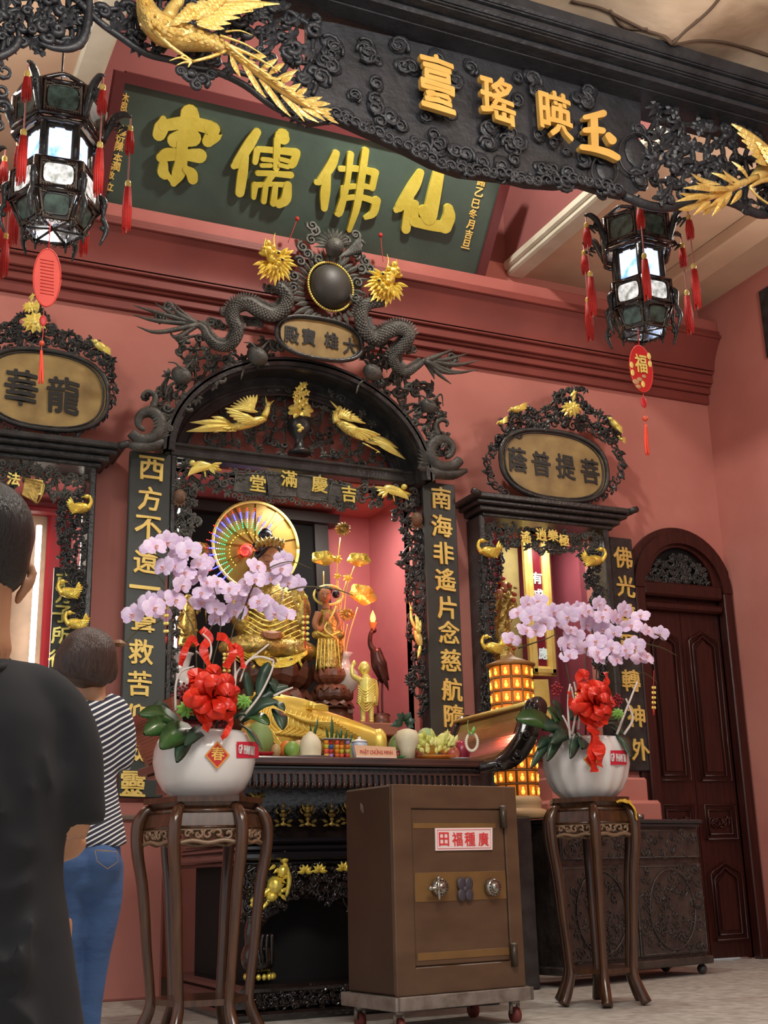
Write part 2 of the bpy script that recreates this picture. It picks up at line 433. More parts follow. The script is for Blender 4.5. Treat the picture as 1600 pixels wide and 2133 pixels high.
# ------------------------------------------------------------------ the room
YW = 9.52
XL, XR = 1.42, 5.80          # nave side faces
ZS = 6.50                    # aisle soffit
XW = U(1490, 1000, YW).x     # right wall
nL, nR = U(372, 1100, 9.4).x, U(874, 1100, 9.4).x; nT = U(620, 985, 9.4).z
rL, rR = U(1015, 1250, 9.4).x, U(1252, 1250, 9.4).x; rT = U(1120, 1092, 9.4).z
lR = U(178, 1200, 9.4).x; lL = lR-(rR-rL); lT = U(100, 985, 9.4).z
dL, dR = U(1335, 1240, 9.5).x, U(1497, 1240, 9.5).x; dT = U(1410, 1232, 9.5).z
mb = MB(); mb.bb(-5, 11, 5.2, 10.9, -.12, 0); struct(mb, 'floor', FLOOR)
mb = MB(); mb.bb(-5, 11, -3, 5.2, -.14, -.02); struct(mb, 'floor.001', FLOOR)
mb = MB()
def hole_wall(mb, x0, x1, z0, z1, y0, y1, holes):
    xs = sorted({x0, x1, *[h[0] for h in holes], *[h[1] for h in holes]})
    for a, b in zip(xs, xs[1:]):
        m = (a+b)/2; hh = [h for h in holes if h[0] < m < h[1]]; z = z0
        for h in sorted(hh, key=lambda h: h[2]):
            if h[2] > z: mb.bb(a, b, y0, y1, z, h[2])
            z = h[3]
        if z < z1: mb.bb(a, b, y0, y1, z, z1)
hole_wall(mb, -4.5, XW+.2, 0, 6.6, YW, YW+.2, [(nL, nR, 1.75, nT), (rL, rR, 1.75, rT), (lL, lR, 1.75, lT), (dL, dR, 0, dT)])
struct(mb, 'wall_back', WALL)
# arched top of the door opening is covered by the transom of door_1
mb = MB(); mb.bb(XW, XW+.2, -3, YW+.2, 0, 6.6); struct(mb, 'wall_right', WALL)
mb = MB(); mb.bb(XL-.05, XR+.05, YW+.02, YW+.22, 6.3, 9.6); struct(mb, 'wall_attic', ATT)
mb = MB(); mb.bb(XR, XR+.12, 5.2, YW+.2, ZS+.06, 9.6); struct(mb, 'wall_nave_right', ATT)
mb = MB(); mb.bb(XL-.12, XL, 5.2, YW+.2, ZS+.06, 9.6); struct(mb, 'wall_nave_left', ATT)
mb = MB(); mb.bb(XR-.02, XR+.17, 5.2, YW, ZS-.04, ZS+.06, .02); mb.bb(XR-.05, XR+.05, 5.2, YW, ZS+.02, ZS+.12, .02); struct(mb, 'trim_1', STRIP)
mb = MB(); mb.bb(XL-.17, XL+.02, 5.2, YW, ZS-.04, ZS+.06, .02); mb.bb(XL-.05, XL+.05, 5.2, YW, ZS+.02, ZS+.12, .02); struct(mb, 'trim_2', STRIP)
mb = MB(); mb.bb(XR, XW+.3, 5.1, YW+.1, ZS, ZS+.15)
mb.bb(XR-.1+1.55, XR+1.75, 5.2, YW, ZS-.14, ZS+.01, .02)
struct(mb, 'ceiling_aisle', SOFF)
mb = MB(); mb.bb(-4.5, XL, 5.1, YW+.1, ZS, ZS+.15); mb.bb(XL-2.0, XL-1.7, 5.2, YW, ZS-.14, ZS+.01, .02)
struct(mb, 'ceiling_aisle', SOFF)
mb = MB(); mb.bb(XL-.2, XR+.2, 5.0, YW+.3, 9.5, 9.65); struct(mb, 'ceiling_nave', SOFF)
# shallow plaster vaults of the front hall ceiling, meeting in ridges
ZC = U(1330, 72, 4.7).z
mb = MB(); J = onz(1397, 90, ZC+.0); vs = []; N = 44; x0, x1, y0, y1 = -4, 10, -3, 5.35
def vault(x, y):
    u = (x-J.x)/1.5; v = (y-J.y)/1.5; a = u+v; b = u-v
    fa = abs(a-round(a)); fb = abs(b-round(b))
    return ZC-.02+.22*min(fa, .5)**.8+.22*min(fb, .5)**.8
N = 120
for i in range(N+1):
    for j in range(N+1):
        x = x0+(x1-x0)*i/N; y = y0+(y1-y0)*j/N; vs.append(Vector((x, y, vault(x, y))))
mb.add(vs, [(i*(N+1)+j, i*(N+1)+j+1, (i+1)*(N+1)+j+1, (i+1)*(N+1)+j) for i in range(N) for j in range(N)])
struct(mb, 'ceiling', CEIL)
mb = MB()
for L in (((1400, 92), (1380, 74), (1345, 62), (1300, 40), (1250, 16), (1190, 2)), ((1400, 92), (1425, 66), (1452, 44), (1480, 18), (1500, -6)), ((1400, 92), (1450, 84), (1500, 86), (1550, 98), (1610, 118)), ((1350, 60), (1300, 55), (1270, 20))):
    P_ = []
    for x, y in L:
        p = onz(x, y, ZC+.05)
        for _ in range(6): p = onz(x, y, vault(p.x, p.y))
        P_.append(p)
    mb.tube(cr(P_, 4), .012, 5)
struct(mb, 'trim_10', mat('dark_seam_plaster', (92, 72, 58), .9))
mb = MB(); mb.bb(XL-3, XR+6, 5.2, 5.35, ZC, ZS+.1); mb.bb(XL-.2, XR+.2, 5.2, 5.35, ZS, 9.6); struct(mb, 'wall_header', ATT)
# crown moulding under the attic
def zat(x, y, Y): return U(x, y, Y).z
zc0 = U(737, 724, YW-.02).z
prof = [(.04, 0, .10), (.075, .10, .17), (.10, .17, .20), (.13, .20, .29), (.16, .29, .32)]
mb = MB()
for (p, a, b) in prof: mb.bb(-4.5, XW, YW-p, YW+.01, zc0+a, zc0+b, .008)
cv = [(.17+.13*(1-math.cos(i/12*math.pi/2)), zc0+.32+.30*i/12) for i in range(13)]
mb.add([Vector((x, YW-p, z)) for p, z in cv for x in (-4.5, XW)], [(i*2, i*2+1, i*2+3, i*2+2) for i in range(12)], True)
mb.bb(-4.5, XW, YW-.33, YW+.01, zc0+.62, zc0+.66, .008); mb.bb(-4.5, XW, YW-.30, YW+.01, zc0+.66, zc0+.71)
struct(mb, 'trim_3', CORN, 'stepped dark red crown moulding along the back wall', None)
mb = MB(); mb.bb(-4.5, XW, YW-.28, YW+.02, zc0+.71, zc0+.84, .01); struct(mb, 'trim_4', mat('ledge_pink', (158, 86, 78), .7, col2=(168, 96, 88), scale=3))
mb = MB(); mb.bb(-4.5, dL-.12, YW-.03, YW, 0, .12); struct(mb, 'baseboard_back', BASEB)
mb = MB(); mb.bb(XW-.02, XW, -3, YW, 0, .10); struct(mb, 'baseboard_right', BASEB)
# niches behind the shrines
def niche(nm, x0, x1, zb, z1, y1, m):
    mb = MB(); mb.bb(x0-.1, x1+.1, y1, y1+.1, zb-.1, z1+.1); mb.bb(x0-.1, x0, YW+.1, y1, zb-.1, z1+.1); mb.bb(x1, x1+.1, YW+.1, y1, zb-.1, z1+.1)
    mb.bb(x0-.1, x1+.1, YW+.1, y1, z1, z1+.1); struct(mb, nm, m)
niche('wall_niche_centre', nL, nR, 1.75, nT, 10.5, NICH)
niche('wall_niche_right', rL, rR, 1.75, rT, 10.2, mat('mauve_plaster', (150, 70, 84), .8, col2=(164, 82, 94), scale=2))
niche('wall_niche_left', lL, lR, 1.75, lT, 10.2, NICH)
zct = 1.88
mb = MB(); mb.bb(nL-.02, nR+.02, 9.0, 10.5, 1.7, zct, .02); mb.bb(rL+.01, rR-.01, 9.36, 10.2, 1.74, 1.82, .02); mb.bb(lL, lR-.01, 9.36, 10.2, 1.74, 1.82, .02)
struct(mb, 'trim_5', mat('counter_stone', (92, 52, 44), .5))
mb = MB()
pR = U(1368, 1690, 9.2).x; pz = U(1330, 1668, 9.2).z
mb.bb(5.75, pR-.08, 9.18, YW, 0, pz+.20, .02); mb.bb(5.65, pR, 9.10, YW, 0, pz, .03)
struct(mb, 'trim_6', WALL)
mb = MB(); qz = U(300, 1672, 9.3).z
mb.bb(-4, U(345, 1690, 9.3).x, 9.28, YW, 0, qz, .02); struct(mb, 'trim_7', WALL)
mb = MB(); mb.bb(-4, U(345, 1690, 9.3).x+.02, 9.24, YW, qz-.13, qz-.09, .01); struct(mb, 'trim_8', BASEB)
# doorway behind the Buddha in the centre niche
S = Surf(10.45)
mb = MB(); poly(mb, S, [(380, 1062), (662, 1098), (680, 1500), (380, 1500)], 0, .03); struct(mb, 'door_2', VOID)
mb = MB(); a = S(395, 1060, 0); b = S(708, 1092, 0)
poly(mb, S, [(380, 1036), (708, 1072), (706, 1092), (380, 1058)], 0, .16); poly(mb, S, [(655, 1090), (683, 1094), (700, 1500), (672, 1500)], 0, .08)
struct(mb, 'trim_9', mat('dark_door_wood', (40, 30, 28), .5))
# ------------------------------------------------------------------ arched door on the right
dt = thing('arched_door', ((dL+dR)/2, YW-.05, 0), 'tall dark red wooden double door with carved arched transom at right', 'door')
S = Surf(YW-.02); cx = (dL+dR)/2; hw = (dR-dL)/2
fr = MB()
for i in range(24):
    a0, a1 = math.pi*i/24, math.pi*(i+1)/24
    for (r0, r1, y0) in ((0, .11, -.10), (.09, .17, -.05)):
        q = [Vector((cx+(hw+r)*math.cos(a), YW+y0, dT+(hw+r)*1.0*math.sin(a))) for (r, a) in ((r0, a0), (r1, a0), (r1, a1), (r0, a1))]
        fr.prism(q, [p+Vector((0, .2, 0)) for p in q])
for sx in (-1, 1):
    fr.bb(cx+sx*hw, cx+sx*(hw+.11), YW-.10, YW+.1, 0, dT, .01); fr.bb(cx+sx*(hw+.09), cx+sx*(hw+.17), YW-.05, YW+.1, 0, dT, .01)
fr.build('door_frame', DOORM, dt)
tr = MB(); tr.prism([Vector((cx+(hw+.01)*math.cos(math.pi*i/24), YW-.01, dT+(hw+.01)*math.sin(math.pi*i/24))) for i in range(25)], [Vector((cx+(hw+.01)*math.cos(math.pi*i/24), YW+.03, dT+(hw+.01)*math.sin(math.pi*i/24))) for i in range(25)])
tr.build('transom_board', VOID, dt)
fm = MB()
for i in range(24):
    a0, a1 = math.pi*i/24, math.pi*(i+1)/24
    q = [Vector((cx+r*math.cos(a), YW-.06, dT+.06+r*math.sin(a))) for (r, a) in ((hw*.80, a0), (hw*1.0, a0), (hw*1.0, a1), (hw*.80, a1))]
    fm.prism(q, [p+Vector((0, .07, 0)) for p in q])
fm.bb(dL, dR, YW-.09, YW, dT-.07, dT+.07, .02); fm.bb(dL, dR, YW-.07, YW, dT-.20, dT-.12, .02)
fm.build('transom_frame', DOORM, dt)
fb = MB(); P = [(1345+(1477-1345)*(.5-.5*math.cos(math.pi*i/12)), 1222-66*math.sin(math.pi*i/12)) for i in range(13)]
fret(fb, Surf(YW-.03), P, 9, 6, 4.5, 5, .02, .008, .35); fb.build('transom_carving', DW, dt)
for s_, (a, b) in enumerate(((dL, cx-.004), (cx+.004, dR))):
    lb = MB(); lb.bb(a, b, YW+.02, YW+.08, .02, dT-.04); o = lb.build('door_leaf', DOORM, dt)
    w_ = b-a; H = dT-.16
    pn = MB()
    for (z0, z1) in ((H*.475, H*.95), (H*.31, H*.44), (.12, H*.28)):
        z0_, z1_ = z0, z1; arch = z1-z0 > .5
        for (g, dd) in ((.055, .03), (.10, .018), (.14, .035)):
            pts = [(a+g, z0+g), (b-g, z0+g)]
            if arch:
                for i in range(11):
                    t = i/10; xx = b-g+(a-b+2*g)*t; pts.append((xx, z1-g-.10*(1-math.sin(math.pi*t)**.7)-.03*abs(math.sin(2*math.pi*t))))
            else: pts += [(b-g, z1-g), (a+g, z1-g)]
            if g < .13: 
                q = [Vector((x, YW+.02-dd, z)) for x, z in pts]; pn.tube(q+[q[0]], .012, 4)
            elif arch: pn.prism([Vector((x, YW+.02-dd*.6, z)) for x, z in pts], [Vector((x, YW+.03, z)) for x, z in pts])
    pn.build('raised_panel', DOORM, o)
    cv = MB(); Sd = Surf(YW+.01); zz = H*.375
    for i in range(7):
        c_ = Vector((a+.14+(w_-.28)*i/6, YW+.005, zz)); pts = []
        for j in range(10):
            t = j/9; an = (-1)**i*(t*6+i); q = .055*(1-.8*t); pts.append(c_+Vector((q*math.cos(an), -.004*t, q*math.sin(an))))
        cv.tube(pts, [.010, .004], 5)
    cv.build('carved_rail', DOORM, o)
# dark picture edge on the right wall
mb = MB(); A = onx(1580, 604, XW-.03); B = onx(1600, 745, XW-.03)
mb.bb(XW-.04, XW, A.y-2.0, A.y, B.z, A.z-.02, .01); o = mb.build('wall_frame', DW)
tag(o, 'dark framed board on right wall at the far right edge', 'frame')
# ------------------------------------------------------------------ bird builder
def bird(par, nm, S, body, bw, neck, nw, head, hr, beaks, wings, tails, legs=(), m=None, d=.05, scales=True, label=None, crest=()):
    m = m or GOLDP
    b = MB()
    (x0, y0), (x1, y1) = body; n = 9
    pts = [(x0+(x1-x0)*i/(n-1), y0+(y1-y0)*i/(n-1)) for i in range(n)]
    ww = [bw*max(.25, math.sin(math.pi*(.12+.8*i/(n-1)))**.7) for i in range(n)]
    tp(b, S, pts, ww, d, 10, sub=2)
    tp(b, S, neck, nw, d+.01, 8)
    el(b, S, head, hr*1.2, hr*.9, d+.02, ang=math.degrees(math.atan2(-(neck[-1][1]-neck[-2][1]), neck[-1][0]-neck[-2][0])))
    o = b.build(nm, m, par, label)
    if scales:
        s_ = MB(); q = random.Random(3)
        for i in range(40):
            t = q.random(); u = q.uniform(-.38, .38); cx = x0+(x1-x0)*t; cy = y0+(y1-y0)*t; L = math.hypot(x1-x0, y1-y0)
            px, py = -(y1-y0)/L, (x1-x0)/L; wv = bw*u*math.sin(math.pi*(.12+.8*t)); e = bw*.2
            lf(s_, S, (cx+px*wv, cy+py*wv), (cx+px*wv+(x1-x0)/L*e, cy+py*wv+(y1-y0)/L*e), e*.8, d+bw*.45*kk(S(cx, cy))*math.sqrt(max(0, 1-(2*u)**2)), None, .1, .5, 3)
        s_.build('body_feathers', m, o, None, 'stuff')
    for (base, tips, fwid) in wings:
        w_ = MB(); mids = []
        for i, t in enumerate(tips):
            bs = (base[0]+(i-(len(tips)-1)/2)*1.5, base[1]); mids.append((bs, t))
            mid = (bs[0]*.45+t[0]*.55, bs[1]*.45+t[1]*.55); lf(w_, S, bs, mid, fwid*1.2, d+.045, d+.055, .05, .35, 4, tipw=.3)
        wo = w_.build('wing', m, o, None, 'stuff')
        for i, (bs, t) in enumerate(mids): g = MB(); lf(g, S, bs, t, fwid, d+.03+.002*i, d+.05, .05, .35, 5, tipw=.25, peak=.6); g.build('wing_feather', m, o)
    for (pts, wd) in tails:
        t_ = MB()
        if len(pts) == 2: lf(t_, S, pts[0], pts[1], wd, d, d+.02, .06, .35, 7)
        else: tp(t_, S, pts, wd, d+.01, 6, .6)
        t_.build('tail_feather', m, o)
    for bk in beaks: k_ = MB(); lf(k_, S, bk[0], bk[1], hr*.8, d+.02, None, 0, .8, 4, basew=1., peak=.01); k_.build('beak', m, o)
    for lg in legs:
        k_ = MB()
        tp(k_, S, lg, hr*.45, d+.03, 5)
        e = lg[-1]
        for g in (-5, 0, 5): tp(k_, S, [e, (e[0]+g, e[1]+4)], [hr*.35, hr*.1], d+.03, 5)
        k_.build('leg', m, o)
    return o
# ------------------------------------------------------------------ central shrine
S = Surf(9.34); SF = Surf(9.10)
sh = thing('central_shrine', (3.5, 9.3, 2.0), 'black carved central shrine with arched hood, dragon crest and gilded birds', 'shrine')
# arched hood
A0 = SF(344, 940); A1 = SF(897, 1000); cX = (A0.x+A1.x)/2; cZ = (A0.z+A1.z)/2; aX = (A1.x-A0.x)/2; bZ = SF(640, 757).z-cZ
def ring(mb, r0, r1, y0, y1, n=40, e=0):
    for i in range(n):
        t0, t1 = math.pi*i/n, math.pi*(i+1)/n
        q = [Vector((cX+aX*r*math.cos(t)-0*e, y0, cZ+(bZ+aX*(r-1)*.95)*math.sin(t))) for (r, t) in ((r0, t0), (r1, t0), (r1, t1), (r0, t1))]
        mb.prism(q, [Vector((p.x, y1, p.z)) for p in q])
mb = MB(); ring(mb, .955, 1.0, 9.06, 9.50); ring(mb, .935, 1.015, 9.09, 9.13); ring(mb, .985, 1.02, 9.06, 9.2)
mb.build('arch_hood', DW, sh)
mb = MB(); ring(mb, .80, .96, 9.36, 9.40); ring(mb, .865, .885, 9.34, 9.37); ring(mb, .80, .815, 9.33, 9.37); mb.build('arch_panel', DW, sh)
# beam and posts
zb0 = S(620, 985).z; zb1 = S(620, 958).z
mb = MB(); mb.bb(S(350, 950).x, S(903, 1000).x, 9.28, 9.42, zb0, zb1, .015); mb.bb(S(350, 950).x, S(903, 1000).x, 9.26, 9.42, zb1-.03, zb1, .01)
mb.build('beam', DW, sh)
for (xa, xb) in (((350, 1000), (362, 1000)), ((876, 1080), (886, 1080))):
    mb = MB(); mb.bb(S(*xa).x, S(*xb).x, 9.26, 9.44, 1.5, zb0, .01); mb.build('post', DW, sh)
# fretwork in the tympanum (two halves), vase, birds
P = [(398, 932), (420, 895), (455, 862), (500, 835), (560, 812), (612, 806), (612, 950)]
P2 = [(640, 808), (700, 818), (760, 850), (800, 900), (832, 978), (640, 955)]
for i, Q in enumerate((P, P2)):
    mb = MB(); fret(mb, Surf(9.40), Q, 21, 10, 4.2, 20+i, .02, .02, .3, .1); mb.build('tympanum_fretwork', DWD, sh)
mb = MB()
S2 = Surf(9.36)
for (y, r) in ((862, 14), (875, 22), (890, 26), (905, 20), (918, 9), (925, 12), (934, 22)): pass
prof = [(S2(622, y).z, r*kk(S2(622, y))) for (y, r) in ((948, 24), (942, 24), (938, 14), (928, 11), (918, 9), (908, 18), (894, 25), (880, 24), (870, 17), (864, 15), (860, 20), (858, 18))]
c0 = S2(622, 948); mb.lathe((c0.x, 9.34, 0), [(r, z) for z, r in prof], 16); mb.build('carved_vase', DW, sh)
mb = MB(); q = random.Random(5)
for i in range(9):
    an = i*.7; lf(mb, S2, (626, 852), (626+27*math.cos(an), 856+17*math.sin(an)), 15, .07, .09, .1, .5, 4, tipw=.3, peak=.6)
for (x, y, r) in ((622, 842, 13), (634, 836, 11), (618, 830, 10), (628, 822, 9), (638, 818, 9), (622, 812, 9), (630, 804, 10), (636, 800, 6), (616, 820, 7)):
    for j in range(5): an = j*1.26+x; lf(mb, S2, (x, y), (x+r*math.cos(an), y+r*math.sin(an)), r*.8, .09, .11, .1, .5, 3)
el(mb, S2, (623, 887), 6, 5, .12); el(mb, S2, (629, 892), 5, 4, .12); el(mb, S2, (624, 897), 5, 4, .12)
mb.build('lotus_bouquet', GOLDP, sh, 'gilded lotus flowers rising from the vase')
bird(sh, 'gilded_bird', Surf(9.30), ((553, 872), (476, 893)), 22, [(550, 868), (556, 856), (558, 845)], [15, 11], (559, 843), 6,
     [((561, 842), (572, 833)), ((556, 840), (553, 824))],
     [((531, 858), [(536, 822), (528, 822), (521, 823), (514, 824), (507, 827), (500, 830), (493, 834), (486, 839), (480, 845), (474, 851)], 7), ((536, 876), [(469, 850), (472, 858), (478, 866), (486, 873), (494, 878), (503, 882)], 10)],
     [([(488, 888), (388, 899)], 17), ([(488, 884), (395, 880)], 14), ([(482, 890), (446, 896)], 10), ([(480, 880), (440, 868)], 12)],
     [[(486, 893), (460, 890), (434, 882)], [(492, 898), (450, 898)]], label='gilded bird with long tail flying right on the left of the arch')
bird(sh, 'gilded_bird', Surf(9.30), ((703, 878), (765, 915)), 26, [(702, 880), (699, 866), (705, 855)], [18, 12], (706, 852), 7,
     [((703, 850), (687, 834)), ((700, 860), (692, 855))],
     [((712, 872), [(712, 848), (719, 849), (726, 852), (733, 856), (740, 862), (747, 868), (754, 874), (762, 882)], 7), ((722, 890), [(792, 906), (786, 910), (776, 914), (766, 917), (756, 917)], 10)],
     [([(770, 912), (845, 957)], 18), ([(770, 906), (830, 934)], 14), ([(760, 918), (800, 928)], 10)],
     [[(755, 922), (788, 940)], [(775, 916), (800, 930)]], label='gilded bird with long tail facing left on the right of the arch')
# carved lintel with four gold characters
mb = MB(); SL = Surf(9.33)
top = [(362, 962), (420, 970), (500, 980), (560, 985), (640, 992), (720, 1001), (800, 1010), (876, 1020)]
bot = [(876, 1060), (850, 1052), (822, 1062), (800, 1048), (775, 1062), (748, 1052), (716, 1060), (690, 1048), (655, 1050), (630, 1036), (600, 1036), (575, 1026), (545, 1040), (515, 1030), (495, 1016), (478, 1030), (458, 1034), (440, 1018), (418, 1022), (400, 1040), (362, 1050)]
fret(mb, SL, top+bot, 17, 9, 4.5, 31, .03, .025, .3, .12)
mb.build('lintel_fretwork', DWD, sh)
mb = MB()
for i, (a, b, c, e) in enumerate((((492, 988), (556, 986), (552, 1032), (486, 1022)), ((556, 988), (616, 986), (620, 1034), (560, 1032)), ((618, 988), (686, 998), (684, 1044), (622, 1038)), ((692, 1006), (752, 1020), (738, 1058), (680, 1046)))):
    poly(mb, SL, [a, ((a[0]+b[0])/2, (a[1]+b[1])/2-3), b, c, ((c[0]+e[0])/2, (c[1]+e[1])/2+5), e], .03, .06)
    tp(mb, SL, [a, b, c, e, a], 3, .065, 5, sub=1)
for i in range(26): x = 488+i*10; spiral(mb, SL, (x, 1034+i*.9+3*math.sin(i)), 7, 1.2, i, (-1)**i, 4, .06)
mb.build('lintel_cartouche', DWD, sh)
for ch, x, y in (('堂', 531, 1012), ('滿', 596, 1003), ('慶', 659, 1014), ('吉', 720, 1034)):
    mb = MB(); letters(mb, SL, ch, x, y, 34, .035, .066, .012, wob=.012); mb.build('character', GOLDP, sh)
for (c, fl) in (((425, 970), 1), ((818, 1020), -1)):
    mb = MB(); x, y = c
    tp(mb, SL, [(x-30, y+12), (x-12, y-2), (x+8, y+2), (x+36, y+10)], [4, 17, 18, 5], .08, 8)
    for i in range(6): lf(mb, SL, (x+(-16+6*i)*fl, y), (x+(-34+5*i)*fl, y+22-2*i), 10, .10, .12, .05, .4, 4)
    for i in range(4): lf(mb, SL, (x+10*fl, y+2), (x+(38-5*i)*fl, y-6+8*i), 9, .10, .12, .05, .4, 4)
    tp(mb, SL, [(x, y+5), (x+4, y+24)], [5, 3], .1, 5); el(mb, SL, (x-24*fl, y-6), 7, 6, .11)
    mb.build('gilded_bat', GOLDP, sh)
# side fretwork
Lp = [(362, 1010), (415, 1012), (420, 1040), (405, 1060), (412, 1090), (400, 1120), (385, 1150), (372, 1200), (364, 1200)]
mb = MB(); fret(mb, SL, Lp, 14, 9, 4.5, 41, .03, .03, .4, .12); mb.build('side_fretwork', DWD, sh); mb = MB(); fret(mb, SL, [(352, 1200), (376, 1200), (364, 1480), (338, 1480)], 13, 7, 4, 42, .03, .03, .4, .12)
mb.build('side_fretwork', DWD, sh)
Rp = [(876, 1040), (815, 1058), (822, 1090), (834, 1110), (836, 1150), (828, 1170), (840, 1200), (850, 1250), (850, 1280), (842, 1300), (846, 1340), (858, 1370), (852, 1420), (870, 1450), (868, 1490), (900, 1490), (884, 1150)]
mb = MB(); fret(mb, SL, Rp, 15, 8, 4.2, 43, .03, .03, .45, .1); mb.build('side_fretwork', DW, sh)
for x, y in ((374, 1034), (868, 1082)): 
    mb = MB(); el(mb, SL, (x, y), 13, 16, .07, nu=12, nv=8)
    for j in range(10): an = j*.628; lf(mb, SL, (x, y+8), (x+15*math.cos(an), y+14+10*math.sin(an)), 7, .05, .08, .1, .4, 3)
    mb.build('carved_pomegranate', mat('brown_carved_fruit', (112, 84, 62), .5, bump=.5, bscale=60), sh)
# light strips behind the right post
TUBE = mat('lit_tube', (255, 252, 235), .5, emit=9)
o = None
for (xa, ya, xb, yb) in ((868, 1040, 893, 1425),):
    A = U(xa, ya, 9.62); B = U(xb, yb, 9.62); mb = MB(); mb.tube([(A.x-.03, 9.6, B.z), (A.x-.03, 9.6, A.z)], .016, 8); o = mb.build('light_tube', TUBE); tag(o, 'glowing tube light behind the right fretwork of the central shrine', 'light')
mb = MB(); mb.tube([(nL+.05, 9.6, 2.3), (nL+.05, 9.6, nT-.1)], .012, 8); o = mb.build('light_tube', TUBE); tag(o, 'glowing tube light behind the left fretwork of the central shrine', 'light')
# bird on right post
bird(sh, 'gilded_crane', Surf(9.26), ((876, 1345), (866, 1310)), 16, [(868, 1312), (858, 1292), (856, 1272)], [9, 5], (856, 1268), 3.5, [((856, 1268), (852, 1252))], [((872, 1320), [(866, 1280), (870, 1284), (876, 1292)], 7)], [([(876, 1340), (870, 1372)], 8)], scales=False)
# couplet boards (each a thing)
def couplet(nm, label, TLp, TRp, y1, Y, chars, size, m, gm, wid=1., tilt=0., b=.035):
    S = Surf(Y); a = S(*TLp, 0); c = S(*TRp, 0); zt = (a.z+c.z)/2; zb = S(TLp[0], y1, 0).z
    t = MB(); t.bb(a.x, c.x, Y, Y+.05, zb, zt, .008); o = t.build(nm, m); tag(o, label, 'couplet board', None)
    for ch, x, y in chars:
        g = MB(); letters(g, S, ch, x, y, size, b, .001, .014, wid, wob=.014); g.build('character', gm, o)
    return o
couplet('couplet_board', 'tall black board with gold characters left of the central shrine', (272, 937), (357, 947), 1662, 9.24,
        [('西', 315, 976), ('方', 311, 1040), ('不', 308, 1100), ('遠', 303, 1170), ('一', 301, 1224), ('聲', 298, 1292), ('救', 293, 1358), ('苦', 290, 1424), ('仰', 284, 1492), ('威', 280, 1560), ('靈', 276, 1632)], 50, BLK, GOLDC)
couplet('couplet_board', 'tall black board with gold characters right of the central shrine', (881, 1003), (948, 1009), 1690, 9.24,
        [('南', 918, 1038), ('海', 919, 1096), ('非', 923, 1153), ('遙', 927, 1208), ('片', 930, 1266), ('念', 934, 1318), ('慈', 938, 1376), ('航', 941, 1437), ('隨', 944, 1492), ('現', 947, 1548)], 46, BLK, GOLDC)
couplet('couplet_board', 'narrow black hanging board with gold characters beside the arched door', (1269, 1120), (1316, 1120), 1605, 9.44,
        [('佛', 1296, 1162), ('光', 1302, 1222), ('普', 1306, 1280), ('照', 1310, 1345), ('轉', 1313, 1418), ('神', 1324, 1492), ('外', 1332, 1562)], 44, DW, GOLDC)
couplet('couplet_board', 'narrow black board with gold characters inside the left shrine opening', (114, 1178), (168, 1186), 1440, 9.60,
        [('東', 134, 1212), ('方', 133, 1240), ('子', 130, 1280), ('所', 126, 1324), ('行', 120, 1372)], 36, BLK, GOLDP)
# ------------------------------------------------------------------ crest: dragons, sun disc, oval sign
cr_ = thing('dragon_crest', (3.6, 9.15, 5.0), 'carved black dragon crest above the central arch with bead rimmed disc', 'carving')
SC = Surf(9.15); SD = Surf(9.02)
mb = MB()
def dragon(par, path, w, tailtips, troot, label):
    mb = MB(); tp(mb, SD, path, w, .06, 12, sub=6); o = mb.build('dragon', DWD, par, label)
    sp = MB(); C = cr([(x, y, 0) for x, y in path], 8)
    for i in range(2, len(C)-2):
        t = C[i+1]-C[i-1]; t.normalize(); nx, ny = -t.y, t.x
        if ny > 0: nx, ny = -nx, -ny
        wv = interp(w, len(C))[i]/2
        lf(sp, SD, (C[i].x+nx*wv*.8, C[i].y+ny*wv*.8), (C[i].x+nx*(wv+9)-t.x*3, C[i].y+ny*(wv+9)-t.y*3), 5, .06, None, 0, .3, 2)
        for u in ((-.66, -.22, .22, .66) if i % 2 else (-.44, 0, .44)):
            el(sp, SD, (C[i].x+nx*wv*u, C[i].y+ny*wv*u), wv*.26, wv*.26, .06+kk(SD(600, 700))*wv*math.sqrt(1-u*u), rd=wv*.18, nu=6, nv=4)
    sp.build('scales', DWD, o, None, 'stuff')
    for tip, mid in tailtips: tf = MB(); tp(tf, SD, [troot, mid, tip], [12, 9, 1.5], .07+R.uniform(-.02, .02), 6); tf.build('tail_plume', DWD, o)
    return o
dragon(cr_, [(574, 590), (598, 618), (590, 645), (566, 656), (540, 646), (515, 632), (490, 640), (484, 664), (495, 690), (480, 718), (452, 720), (432, 702), (424, 685), (408, 674)], [25, 31, 33, 32, 28, 23, 18, 11],
       [((278, 636), (330, 652)), ((277, 656), (325, 668)), ((285, 680), (330, 692)), ((322, 630), (360, 655)), ((349, 630), (375, 655)), ((360, 630), (385, 655)), ((310, 645), (340, 655)), ((402, 698), (372, 705)), ((352, 690), (368, 702))], (412, 676), 'left dragon body')
dragon(cr_, [(798, 628), (765, 634), (752, 660), (760, 690), (782, 705), (806, 692), (832, 684), (852, 698), (838, 722), (820, 742), (826, 764), (846, 776), (868, 764), (886, 750)], [23, 29, 32, 32, 28, 23, 18, 11],
       [((947, 727), (915, 740)), ((975, 736), (935, 748)), ((997, 751), (950, 760)), ((997, 770), (945, 775)), ((962, 778), (925, 775)), ((930, 735), (905, 742)), ((905, 790), (900, 775)), ((940, 800), (915, 780))], (886, 752), 'right dragon body')
